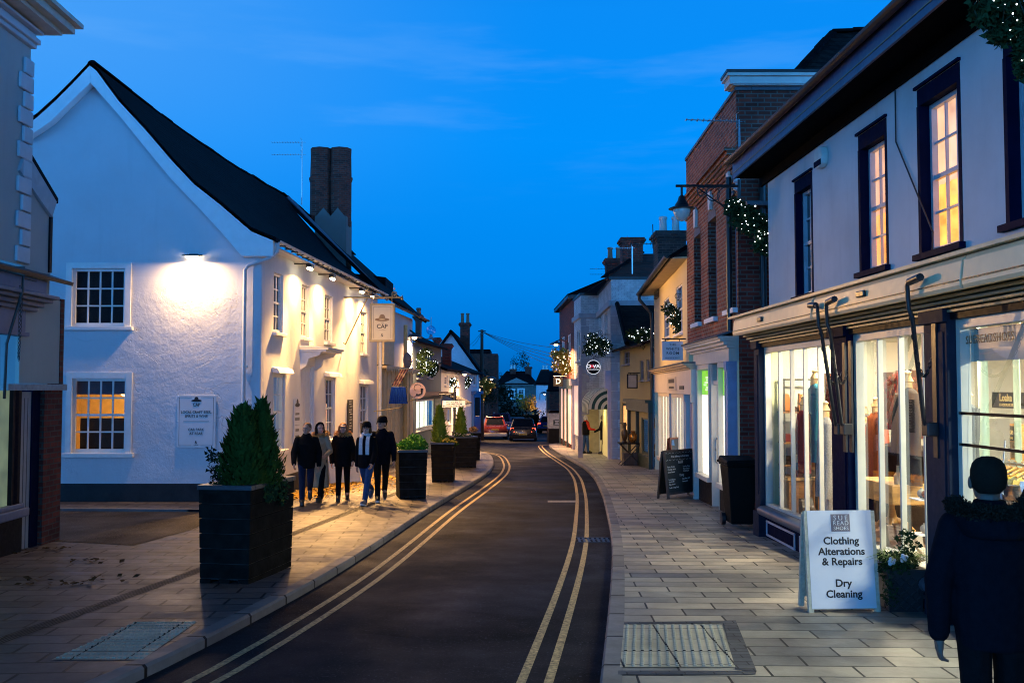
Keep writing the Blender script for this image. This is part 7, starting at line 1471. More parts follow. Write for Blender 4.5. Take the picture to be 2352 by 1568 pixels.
for k in range(16):
    a = g.uniform(-1, 1); p_ = [c_ + Vector((.05, g.uniform(-.1, .1), .12)), c_ + Vector((-.03 + a * .05, g.uniform(-.12, .08), .02)), c_ + Vector((-.09 + a * .08, g.uniform(-.15, .05), -.12 - g.random() * .06))]; mb.tube(p_, .004, 4)
    for i in range(16): s = i / 15; pp = p_[0].lerp(p_[1], s).lerp(p_[1].lerp(p_[2], s), s); leaf_cloud(mb, pp, (.012, .012, .012), 3, .022, g, hollow=0)
mb.build('sprays', dark_leaf, t); m = MB(); m.lathe([(.13, 0), (.17, .35), (.18, .36), (.18, .4), (.15, .4)], (c_.x + .2, c_.y, gz(c_.y)), 16); m.build('pot', paint('clay_pot', (.12, .06, .04), .8), t, smooth=40); m = MB(); m.lathe([(.03, .36), (.02, 1.0)], (c_.x + .2, c_.y, gz(c_.y)), 8); leaf_cloud(m, (c_.x + .2, c_.y, c_.z + .1), (.2, .15, .16), 300, .03, g); m.build('foliage', dark_leaf, t)
# ================================================================ BOARDS ON THE FOOTWAY
def aboard(label, a, b, h, fm, face, lean=.13, leg=.06, fw=.05, back=None):
    """a, b ground points of the front feet"""
    a, b = Vector(a), Vector(b); u = (b - a); W_ = u.length; u.normalize(); n = Vector((u.y, -u.x, 0)); z = min(a.z, b.z)
    M = Matrix(((u.x, 0, -n.x * 1, a.x), (u.y, 0, -n.y, a.y), (0, 1, 0, z), (0, 0, 0, 1)))   # local: x across, y up, z backwards
    Mf = M @ Matrix.Rotation(lean, 4, 'X'); t = thing('pavement_board', label, 'sign board', tuple(a.lerp(b, .5)))
    m = MB(Mf); m.box(0, fw, 0, h, -.02, .02); m.box(W_ - fw, W_, 0, h, -.02, .02); m.box(fw, W_ - fw, leg, leg + fw, -.02, .019); m.box(fw, W_ - fw, h - fw, h, -.02, .019); m.build('frame', fm, t, bevel=.005)
    m = MB(Mf); m.box(fw, W_ - fw, leg + fw, h - fw, -.005, .008); m.build('panel', face, t)
    top = Mf @ Vector((0, h - .02, .025)); Mb = Matrix.Translation(Vector((0, 0, 0))) @ Matrix(((u.x, 0, -n.x, 0), (u.y, 0, -n.y, 0), (0, 1, 0, 0), (0, 0, 0, 1))); Mb.translation = top - Vector((0, 0, 0)); Mb = Mb @ Matrix.Rotation(-lean, 4, 'X')
    m = MB(Mb); m.box(0, fw, -h + .03, 0, 0, .035); m.box(W_ - fw, W_, -h + .03, 0, 0, .035); m.box(fw, W_ - fw, -h + .12, -.0, .01, .025); m.build('back_frame', fm, t)
    return t, Mf, W_
def bt(Mf, x, y, z=-.0225): # text on board face (faces -z local)
    return Mf @ Matrix.Translation((x, y, z)) @ Matrix.Rotation(math.pi, 4, 'Y') @ Matrix.Diagonal((-1, 1, -1, 1))
cw2 = paint('old_cream_frame', (.52, .50, .38), .5, .2, 30)
h = .90; t, Mf, W_ = aboard('white alterations and dry cleaning board with chipped cream frame', G(1857, 1406), G(2021, 1404), h, cw2, ink, .12, .03, .045)
m = MB(Mf); m.box(.028, W_ - .036, .035, h + .004, -.0235, -.021); m.build('poster', paint('banner_white', (.74, .76, .80), .35, .03, 4, .004, 5), t)
m = MB(Mf); lw = .155; lx = W_ * .51; m.box(lx - .09, lx + .085, h - .185, h - .03, -.0262, -.0242); m.build('logo_panel', paint('logo_grey', (.20, .17, .19), .5), t)
wl_ = paint('logo_white', (.75, .75, .75), .5)
for s, y, sz, sp in (('SUE', h - .065, .062, 1.5), ('READ', h - .112, .054, 1.15), ('SHOES', h - .158, .046, 1.05)): text(s, sz, bt(Mf, lx, y, -.0268), wl_, t, space=sp)
for s, y in (('Clothing', h - .27), ('Alterations', h - .365), ('& Repairs', h - .455), ('Dry', h - .645), ('Cleaning', h - .74)): text(s, .092, bt(Mf, W_ * .5, y, -.0242), ink, t, bold=.0022, sx=1.04)
dkw = wood('dark_frame', (.03, .02, .012), (.07, .045, .025), .5, 2); sl = paint('chalk_slate', (.016, .02, .017), .6, .25, 4); chk = paint('chalk_white', (.62, .63, .6), .9, .2, 40)
def chalk(t, Mf, W_, rows, seed):
    g = random.Random(seed)
    for s, x, y, size, al in rows: text(s, size, bt(Mf, x, y, -.0075) @ Matrix.Rotation(R(g.uniform(-1, 3)), 4, 'Z'), chk, t, name='chalk_writing', align=al)
h = 1.02; t, Mf, W_ = aboard('chalked refill menu blackboard with dark wooden frame', G(1534, 1146), G(1606, 1138), h, dkw, sl, .11, .10, .045)
chalk(t, Mf, W_, [('Free delivery to local area', W_ / 2, .88, .062, 'CENTER'), ('Refill', W_ / 2, .755, .085, 'CENTER'), ('Pasta, Grains', .09, .67, .05, 'LEFT'), ('Cereals, Seeds', .09, .615, .05, 'LEFT'), ('Dried Beans', .09, .56, .05, 'LEFT'), ('Laundry, Soap', W_ * .56, .66, .045, 'LEFT'), ('Floor cleaner', W_ * .56, .61, .045, 'LEFT'), ('Washing up', W_ * .56, .56, .045, 'LEFT'), ('Dairy', W_ / 2, .485, .075, 'CENTER'), ('Local cheese', .09, .41, .048, 'LEFT'), ('Fresh milk', .09, .36, .048, 'LEFT'), ('Eggs, butter', .09, .31, .048, 'LEFT'), ('Oats, flour, nuts', W_ * .5, .40, .045, 'LEFT'), ('Honey, jam', W_ * .5, .35, .045, 'LEFT'), ('Small or large bags', .09, .24, .045, 'LEFT')], 3)
m = MB(Mf)
for i in range(9): a = .09 + (W_ - .18) * i / 8; m.tube([(a - .04, .945, -.007), (a, .962, -.007), (a + .04, .945, -.007)], .003, 4); m.tube([(a - .04, .82, -.007), (a, .80, -.007), (a + .04, .82, -.007)], .003, 4)
m.build('chalk_cloud', chk, t)
h = 1.2; t, Mf, W_ = aboard('low red framed board lettered in white behind the chalk menu', G(1548, 1118), G(1602, 1112), h, paint('red_frame', (.12, .02, .012), .5), paint('board_navy', (.012, .02, .06), .5), .1, .06, .04)
text('TY TINGS', .105, bt(Mf, W_ * .56, h - .12, -.0075), chk, t, space=1.1); m = MB(Mf); m.prism([(.06, h - .18, -.0065), (.2, h - .2, -.0065), (.18, h - .06, -.0065), (.09, h - .07, -.0065)], (0, 0, -.003)); m.build('blue_motif', paint('motif_blue', (.02, .12, .4), .5), t)
h = .95; t, Mf, W_ = aboard('white pub advertising board standing behind the walkers', G(757, 1112), G(828, 1108), h, sign_white, sign_white, .1, .02, .04)
m = MB(); hat(m, tuple((Mf @ Vector((W_ / 2, h - .17, -.024)))), .1); m.build('hat_emblem', ink, t)
for s, y, z in (('CAP', h - .27, .09), ('LOCAL CRAFT BEER,', h - .47, .066), ('SPIRITS & WINE', h - .56, .066), ('&', .17, .08)): text(s, z, bt(Mf, W_ / 2, y, -.0085), ink, t, sx=.9)
h = .9; t, Mf, W_ = aboard('small orange framed blackboard left of the second planter', G(917, 1098), G(955, 1098), h, paint('orange_frame', (.42, .16, .05), .5), sl, .1, .05, .035)
chalk(t, Mf, W_, [('hot drinks', W_ / 2, h - .1, .06, 'CENTER')], 5)
# wheelie bin
q = G(1697, 1214); t = thing('wheelie_bin', 'dark green wheelie bin standing in the shop passage', 'bin', tuple(q)); bm_ = paint('bin_green', (.005, .007, .007), .6, spec=.06); x, y, z = q.x + .07, q.y + .05, q.z
m = MB(); m.loft([[(x - .17, y, z + .06), (x + .17, y, z + .06), (x + .17, y + .42, z + .06), (x - .17, y + .42, z + .06)], [(x - .23, y - .05, z + .95), (x + .23, y - .05, z + .95), (x + .23, y + .55, z + .95), (x - .23, y + .55, z + .95)]]); m.box(x - .25, x + .25, y - .07, y + .57, z + .95, z + .99)
m.build('body', bm_, t, bevel=.03); m = MB(); m.loft([[(x - .26, y - .09, z + .992), (x + .26, y - .09, z + .992), (x + .26, y + .58, z + .992), (x - .26, y + .58, z + .992)], [(x - .24, y - .06, z + 1.04), (x + .24, y - .06, z + 1.06), (x + .24, y + .56, z + 1.09), (x - .24, y + .56, z + 1.09)]]); m.build('lid', bm_, t, bevel=.02); m = MB(); m.tube([(x - .26, y + .60, z + 1.0), (x + .26, y + .60, z + 1.0)], .02, 8); m.build('handle', bm_, t)
for k in (-1, 1): m = MB(); m.cyl((x + k * .18, y + .44, z + .1), (x + k * .24, y + .44, z + .1), .1, n=16); m.build('wheel', iron, t, smooth=40)
# corner bollard and goods outside the cottage
q = G(1333, 1051); t = thing('bollard', 'square lilac grey post with boxed base at the right kerb', 'bollard', tuple(q)); bp = paint('bollard_grey', (.28, .26, .32), .5); m = MB(); m.box(q.x - .09, q.x + .09, q.y - .09, q.y + .09, q.z, q.z + .85); m.build('base', bp, t, bevel=.01); m = MB(); m.box(q.x - .06, q.x + .06, q.y - .06, q.y + .06, q.z + .851, q.z + 3.6); m.build('post', bp, t, bevel=.01)
q = G(1452, 1068); t = thing('folding_table', 'black folding table of antiques outside the cottage shop', 'table', tuple(q)); m = MB(); m.box(q.x - .45, q.x + .3, q.y - .3, q.y + .4, q.z + .72, q.z + .76); m.build('top', black_paint, t)
for k in (-.28, .38): m = MB(); m.tube([(q.x - .42, q.y + k, q.z), (q.x + .25, q.y + k, q.z + .72)], .018, 6); m.tube([(q.x + .27, q.y + k, q.z), (q.x - .4, q.y + k, q.z + .72)], .018, 6); m.build('leg', iron, t)
brz = paint('bronze', (.06, .035, .015), .4, .3)
o = MB(); z = q.z + .76; o.lathe([(.08, z), (.09, z + .02), (.05, z + .06), (.1, z + .2), (.12, z + .34), (.06, z + .46), (.05, z + .52), (.08, z + .6), (.05, z + .68)], (q.x - .25, q.y, 0), 12); o.tube([(q.x - .25, q.y, z + .62), (q.x - .42, q.y, z + .66)], .035, 6, .008); tag(o.build('bird_statue', brz, None, smooth=50), 'dark bronze bird statue on the folding antiques table', 'statue')
o = MB(); o.lathe([(.07, z), (.14, z + .1), (.15, z + .25), (.07, z + .36), (.09, z + .4)], (q.x + .02, q.y - .1, 0), 14); tag(o.build('copper_jug', paint('copper', (.5, .22, .05), .3, .2, metal=.8), None, smooth=50), 'copper jug glinting on the folding antiques table', 'jug')
o = MB(); o.box(q.x - .32, q.x + .2, q.y - .25, q.y + .3, q.z + .005, q.z + .42); tag(o.build('wooden_crate', dkw, None, bevel=.01), 'dark wooden crate beneath the folding antiques table', 'crate')
# ================================================================ STREET LAMPS
def lampshade(mb, c, r): mb.lathe([(r * .12, .16 * r * 2.4), (r * .25, .3 * r), (r * .55, .22 * r), (r, -.02), (r * 1.02, -.05), (r * .92, -.05), (r * .5, .12 * r)], c, 18)
def swan(label, px, py, Y, base, pw, r=.32, col=(1, .55, .25)):
    c = AY(px, py, Y); t = thing('street_lamp', label, 'street lamp', tuple(c), group='wall mounted street lamps'); m = MB(); lampshade(m, c, r); m.build('lamp_shade', paint('lamp_grey', (.10, .105, .12), .4), t, smooth=40)
    m = MB(); m.lathe([(.0, -.13), (.07, -.11), (.1, -.05), (.08, .02)], c, 12); m.build('bulb', MATS.get('lamp_bulb_glow') or emis('lamp_bulb_glow', (1, .66, .34), 18, sample=False), t, smooth=60)
    m = MB(); b = AY(*base, Y + .3); m.tube([c + Vector((0, 0, r * .35)), c.lerp(b, .45) + Vector((0, 0, .22)), b + Vector((0, 0, .05)), b - Vector((0, 0, .5))], .03, 7); m.build('arm', iron, t, smooth=50)
    area('lamp_light', c - Vector((0, 0, .17)), c - Vector((0, 0, 5)), .2, pw, col, t, spread=170); return t
swan('lit swan neck street lamp beside the hanging pub sign', 952, 772, 38.5, (922, 765), 800)
swan('lit street lamp over the white cottage canopy', 1067, 857, 52, (1045, 862), 700); swan('farthest left street lamp glowing above amber ivy', 1129, 868, 67, (1112, 870), 600); swan('lit street lamp projecting from the dark brick house', 1277, 789, 49, (1305, 790), 1000); swan('street lamp on the far white house', 1251, 903, 96, (1240, 906), 200, .4)
p_ = FP.P(FP.uv(922, 800)[0], .15, 0); t = thing('lamp_pole', 'orange lit pole carrying the street lamp beyond the pub sign', 'pole', (p_.x, p_.y, gz(p_.y))); m = MB(); m.cyl((p_.x, p_.y, gz(p_.y)), (p_.x, p_.y, AY(922, 765, p_.y).z + .3), .075, n=10); m.build('post', paint('pole_orange_lit', (.55, .36, .12), .5), t, smooth=50)  # orange lamplight painted into the post's colour
t = thing('satellite_dish', 'grey satellite dish fixed behind the orange lit pole', 'satellite dish', tuple(AY(936, 828, p_.y - .1))); c_ = AY(936, 828, p_.y - .15); m = MB(); m.ball(c_, (.30 * .55, .06, .30), 18, 9); m.build('dish', paint('dish_grey', (.12, .12, .13), .5), t, smooth=60); m = MB(); m.tube([c_, c_ + Vector((.0, .3, -.1))], .02, 5); m.tube([c_, c_ + Vector((.2, -.25, -.05))], .012, 5); m.build('arm', iron, t)
# lantern on the brick building
LY = 15.8; c_ = AY(1566, 470, LY); t = thing('wall_lantern', 'large black lantern with white globe on a scrolled iron bracket', 'street lamp', tuple(AY(1690, 430, LY)))
m = MB(); s = LY / FPX; m.lathe([(.0, 42 * s), (.015, 30 * s), (.02, 22 * s), (.05, 18 * s), (.07, 8 * s), (.10, 2 * s), (.12, -4 * s), (.13, -8 * s)], (c_.x, c_.y, c_.z), 16); m.build('cap', iron, t, smooth=40)
m = MB(); m.lathe([(.12, -.055 + .0), (.2, -.085), (.215, -.10), (.2, -.105), (.11, -.08)], c_ + Vector((0, 0, .03)), 20); m.build('lamp_shade', iron, t, smooth=40)
m = MB(); m.lathe([(.135, -.08), (.14, -.13), (.12, -.20), (.07, -.27), (.0, -.29)], c_ + Vector((0, 0, .02)), 18); m.build('globe', paint('opal_globe', (.62, .62, .56), .25, .03), t, smooth=60)
zb_ = AY(1600, 427, LY).z; xr = AY(1698, 427, LY).x; xl = AY(1552, 427, LY).x; m = MB(); m.tube([(xl, LY, zb_), (xr, LY, zb_)], .022, 7); m.tube([(xr, LY, zb_ + .1), (xr, LY, zb_ - .6)], .03, 7); m.tube([(xr, LY, zb_ - .55), (xr - .3, LY, zb_ - .3), (c_.x + .25, LY, zb_ - .03)], .012, 6)
for xx, rr in ((xr - .2, .15), (xr - .42, .11), (xr - .6, .07)): m.tube([(xx + rr * math.cos(a), LY, zb_ - .02 - rr + rr * math.sin(a)) for a in [6.283 * i / 18 for i in range(19)]], .009, 5)
m.tube([(c_.x, LY, zb_), (c_.x, LY, c_.z + .1)], .02, 6); m.build('bracket', iron, t, smooth=50)
# ================================================================ SHOP AND ROAD SIGNS
def hang(name, label, x0, y0, x1, y1, Y, face, edge=None, cat='sign', th=.04, bracket=None):
    a, b = AY(x0, y1, Y), AY(x1, y0, Y); t = thing(name, label, cat, ((a.x + b.x) / 2, Y, a.z)); m = MB(); m.box(a.x, b.x, Y, Y + th, a.z, b.z); m.build('board', face, t, bevel=.004)
    if edge: m = MB(); f = .035; m.box(a.x - f, b.x + f, Y - .01, Y + th + .01, b.z, b.z + f); m.box(a.x - f, b.x + f, Y - .01, Y + th + .01, a.z - f, a.z); m.box(a.x - f, a.x, Y - .01, Y + th + .01, a.z, b.z); m.box(b.x, b.x + f, Y - .01, Y + th + .01, a.z, b.z); m.build('frame', edge, t)
    if bracket: m = MB(); m.tube([AY(*bracket, Y + .02), (a.x, Y + .02, AY(*bracket, Y).z)], .018, 6); m.tube([(a.x + .08, Y + .02, b.z), (a.x + .08, Y + .02, AY(*bracket, Y).z)], .01, 5); m.tube([(b.x - .08, Y + .02, b.z), (b.x - .08, Y + .02, AY(*bracket, Y).z)], .01, 5); m.build('bracket', iron, t)
    return t, Frame((a.x, Y), (b.x, Y)), a, b
t, f, a, b = hang('shop_sign', 'square white salon sign lettered in black on a pale bar', 1521, 784, 1569, 827, 22.9, sign_white, None, bracket=(1578, 778)); W_, H_ = b.x - a.x, b.z - a.z
for s, y, z in (('THE', .17, .075), ('WHITE', .40, .085), ('ROOM', .63, .085), ('HAIRCARE & BEAUTY', .87, .03)): text(s, z, wallM(f, W_ / 2, b.z - H_ * y, .003), ink, t, space=1.25, bold=.001)
c_ = AY(1363, 843, 37.2); r_ = 16.5 / FPX * 37.2; t = thing('round_sign', 'round black shop sign with white ring and red lettering accent', 'sign', tuple(c_)); f = Frame((c_.x, 37.2), (c_.x + 1, 37.2)); m = MB(); m.cyl((c_.x, 37.2, c_.z), (c_.x, 37.32, c_.z), r_, n=36); m.build('disc', black_paint, t); m = MB(); m.disc((c_.x, 37.19, c_.z), r_, 36, 'y', r_ * .92); m.build('ring', emis('ring_white', (.9, .92, .95), .7, sample=False), t)
lw_ = emis('sign_glow', (.9, .92, .95), .8, sample=False); text('O', .17, wallM(f, -.18, c_.z + .03, .004), lw_, t, bold=.006, sx=1.3); text('X', .17, wallM(f, -.05, c_.z + .03, .005), emis('sign_red', (.8, .05, .08), .8, sample=False), t, bold=.006, sx=1.2); text('VA', .17, wallM(f, .11, c_.z + .03, .004), lw_, t, bold=.006, sx=1.2); text('VAPING PARTNER', .05, wallM(f, 0, c_.z - .09, .004), lw_, t, bold=.001)
m = MB(); m.tube([(c_.x, 37.26, c_.z + r_), (c_.x, 37.26, c_.z + r_ + .1), (3.85, 37.4, c_.z + r_ + .1)], .015, 5); m.build('bracket', iron, t)
t, f, a, b = hang('shop_sign', 'black square hanging sign with a large pale letter D', 1271, 867, 1293, 887, 49.5, black_paint, None, bracket=(1303, 864)); text('D', .36, wallM(f, (b.x - a.x) / 2, a.z + (b.z - a.z) * .55, .004), paint('pale_blue_letter', (.45, .6, .66), .5), t)
t, f, a, b = hang('shop_sign', 'blank cream panel sign in black frame on the cottage', 1443, 861, 1462, 889, 32.8, paint('sign_beige', (.45, .38, .28), .6), black_paint, bracket=(1470, 856))
c_ = AY(959, 897, 31.5); r_ = 18.5 / FPX * 31.5; t = thing('round_sign', 'round pink sign drawn with a black cat and its curling tail', 'sign', tuple(c_)); m = MB(); m.cyl((c_.x, 31.5, c_.z), (c_.x, 31.54, c_.z), r_, n=36); m.build('disc', paint('pale_pink', (.62, .42, .36), .5), t); m = MB()
q = lambda x, z: (c_.x + x * r_, 31.492, c_.z + z * r_)
m.prism([q(-.2, -.45), q(-.1, -.35), q(.05, -.42), q(.25, -.4), q(.3, -.3), q(.34, -.45), q(.25, -.62), q(-.1, -.66), q(-.2, -.58)], (0, -.004, 0)); m.tube([q(.28, -.55), q(.5, -.35), q(.52, 0), q(.55, .3)], .02, 6, .045); m.tube([q(-.2, .0), q(-.35, .1), q(-.45, .35), q(-.3, .7), q(0, .8), q(.3, .72), q(.42, .5)], .008, 5); m.tube([q(-.8, -.72), q(-.3, -.72), q(-.1, -.6)], .008, 5); m.build('cat_drawing', ink, t); m = MB(); m.tube([(c_.x - .5, 31.52, c_.z - r_ - .28), (c_.x - .3, 31.52, c_.z - r_ - .08), (c_.x, 31.52, c_.z - r_ + .01)], .02, 6); m.tube([(c_.x - .5, 31.52, c_.z - r_ - .28), (FP.P(11.6, 0, 0).x, 31.6, c_.z - r_ - .4)], .02, 6); m.build('bracket', gold, t)
# textiles hung outside the cream shop
t = thing('hanging_rug', 'striped rug slung over a rail outside the cream shop', 'rug', tuple(AY(915, 866, 31))); a, b = AY(899, 886, 31), AY(938, 848, 31); sk = .28; rugm, nt, bb_ = newmat('rug_stripe'); k = NB(nt); st = k.noise(k.pos(), 7, 4); cr_ = k.n('ShaderNodeValToRGB'); k.l(st, cr_.inputs[0]); e = cr_.color_ramp.elements; e[0].position = .35; e[0].color = (.04, .03, .05, 1); e[1].position = .65; e[1].color = (.35, .26, .22, 1); x_ = e.new(.5); x_.color = (.14, .06, .07, 1); k.l(cr_.outputs[0], bb_.inputs['Base Color']); bb_.inputs['Roughness'].default_value = .9
m = MB(); n = 10; front = [[(a.x + (b.x - a.x - sk) * i / n + sk * j / 6, 31 + .02 * math.sin(i * 1.9), a.z + (b.z - a.z) * j / 6) for i in range(n + 1)] for j in range(7)]; m.loft(front, False, False); m.loft([[(p[0], p[1] + .05, p[2]) for p in r] for r in front], False, False); m.build('cloth', rugm, t); m = MB(); m.tube([(a.x + sk - .05, 31.025, b.z), (b.x + .05, 31.025, b.z)], .015, 6); m.build('rail', iron, t)
t = thing('hanging_skirt', 'royal blue pleated skirts hung below the striped rug', 'skirt', tuple(AY(912, 906, 30.8))); a, b = AY(893, 927, 30.8), AY(936, 888, 30.8); m = MB(); n = 26
rows = [[(a.x + (b.x - a.x) * (.5 + (i / n - .5) * (.75 + .25 * j / 4)), 30.8 + .035 * math.sin(i * 2.1) * (.4 + j / 5), b.z - (b.z - a.z) * j / 4) for i in range(n + 1)] for j in range(5)]; m.loft(rows, False, False); m.loft([[(p[0], p[1] + .14, p[2]) for p in r] for r in rows], False, False); m.build('pleats', fab('royal_blue', (.006, .03, .20), (.01, .05, .32), 3), t); m = MB(); m.tube([(a.x + .05, 30.85, b.z), (b.x - .02, 30.85, b.z)], .015, 6); m.build('rail', iron, t)
# sign post with the car park notice
SYp = 41; c_ = AY(1044, 990, SYp); t = thing('sign_post', 'black post carrying a white car park access notice and finger arm', 'sign post', (c_.x, SYp, gz(SYp))); zt = AY(1044, 884, SYp).z; m = MB(); m.cyl((c_.x, SYp, gz(SYp)), (c_.x, SYp, zt - .1), .06, n=10)
for k in range(5): m.lathe([(.075, 0), (.075, .05)], (c_.x, SYp, zt - .35 - .18 * k), 10)
m.build('post', iron, t, smooth=40); m = MB(); m.tube([(c_.x + .085 * math.cos(a), SYp, zt + .0 + .085 * math.sin(a)) for a in [6.283 * i / 16 for i in range(17)]], .02, 6); m.ball((c_.x, SYp, zt), .04, 8, 6); m.build('finial', iron, t)
a, b = AY(1006, 908, SYp), AY(1040, 902, SYp); m = MB(); m.prism([(a.x, SYp - .05, (a.z + b.z) / 2), (a.x + .06, SYp - .05, b.z), (b.x + .05, SYp - .05, b.z), (b.x + .05, SYp - .05, a.z), (a.x + .06, SYp - .05, a.z)], (0, .03, 0)); fa = m.build('finger_arm', black_paint, t); f = Frame((a.x, SYp - .052), (b.x, SYp - .052)); text('TOWN CENTRE', .07, wallM(f, (b.x - a.x) / 2, (a.z + b.z) / 2, .002), chk, t)
a, b = AY(1016, 936, SYp), AY(1070, 919, SYp); m = MB(); m.box(a.x, b.x, SYp - .10, SYp - .075, a.z, b.z); m.build('notice', sign_white, t); f = Frame((a.x, SYp - .1), (b.x, SYp - .1)); W_, H_ = b.x - a.x, b.z - a.z
m = MB(f.M); m.box(0, W_, .001, .003, 0 + a.z, a.z + .012); m.box(0, W_, .001, .003, b.z - .012, b.z); m.box(0, .012, .001, .003, a.z, b.z); m.box(W_ - .012, W_, .001, .003, a.z, b.z); m.build('border', ink, t)
for s, y in (('NO ACCESS TO', .24), ('CAR PARK FROM', .52), ('BULLOCK FAIR CLOSE', .8)): text(s, H_ * .29, wallM(f, W_ / 2, b.z - H_ * y, .003), ink, t, bold=.002)
# ================================================================ PEOPLE
def rem(mb, voxel, name, m, parent, smooth_it=3):
    """weld a heap of closed solids into one continuous skin"""
    me = bpy.data.meshes.new(name); root = parent
    while root not in WM: root = root.parent
    inv = WM[root].inverted(); me.from_pydata([(inv @ p)[:] for p in mb.v], [], mb.f); bm = bmesh.new(); bm.from_mesh(me); bmesh.ops.recalc_face_normals(bm, faces=bm.faces); bm.to_mesh(me); bm.free()
    t = bpy.data.objects.new('t', me); COL.objects.link(t); r = t.modifiers.new('r', 'REMESH'); r.mode = 'VOXEL'; r.voxel_size = voxel; s = t.modifiers.new('s', 'SMOOTH'); s.iterations = smooth_it; s.factor = .5
    out = mesh_from(t); bpy.data.objects.remove(t); out.name = name; out.materials.clear(); out.materials.append(m); out.polygons.foreach_set('use_smooth', [True] * len(out.polygons))
    o = bpy.data.objects.new(name, out); COL.objects.link(o); o.parent = parent; return o
def cap(mb, p, q, r0, r1=None, n=10):
    p, q = Vector(p), Vector(q); r1 = r0 if r1 is None else r1; d = q - p
    if d.length < 1e-6: return mb.ball(p, r0, n, 6)
    d.normalize(); up = Vector((0, 0, 1)) if abs(d.z) < .9 else Vector((1, 0, 0)); x = d.cross(up).normalized(); y = x.cross(d); rings = []
    for c, r, s in ((p, r0, -1), (q, r1, 1)):
        A = [k * math.pi / 2 / 3 for k in range(4)]; A = A[::-1] if s < 0 else A
        for a in A:
            rr = max(r * math.cos(a), r * .04); rings.append([c + d * (s * r * math.sin(a)) + (x * math.cos(t) + y * math.sin(t)) * rr for t in [6.283 * i / n for i in range(n)]])
    mb.loft(rings)
def rings(mb, L, n=16):
    """stack of horizontal ellipses (x, y, z, rx, ry)"""
    mb.loft([[(x + rx * math.cos(a), y + ry * math.sin(a), z) for a in [6.283 * i / n for i in range(n)]] for x, y, z, rx, ry in L])
skin = paint('skin', (.42, .24, .17), .5, .08); skin2 = paint('skin_pale', (.50, .30, .23), .5, .08); blackcloth = fab('black_cloth', (.004, .004, .0045), (.008, .008, .009)); navycloth = fab('navy_cloth', (.003, .0035, .006), (.006, .007, .011)); denim = fab('denim', (.012, .03, .085), (.03, .07, .17), 20); darkdenim = fab('dark_denim', (.008, .012, .03), (.014, .022, .05), 20); camel = fab('camel_cloth', (.24, .18, .115), (.32, .25, .17), 12); shoe_blk = paint('shoe_black', (.01, .01, .01), .45, .2); fur = fab('tan_fur', (.22, .11, .04), (.48, .28, .11), 30)
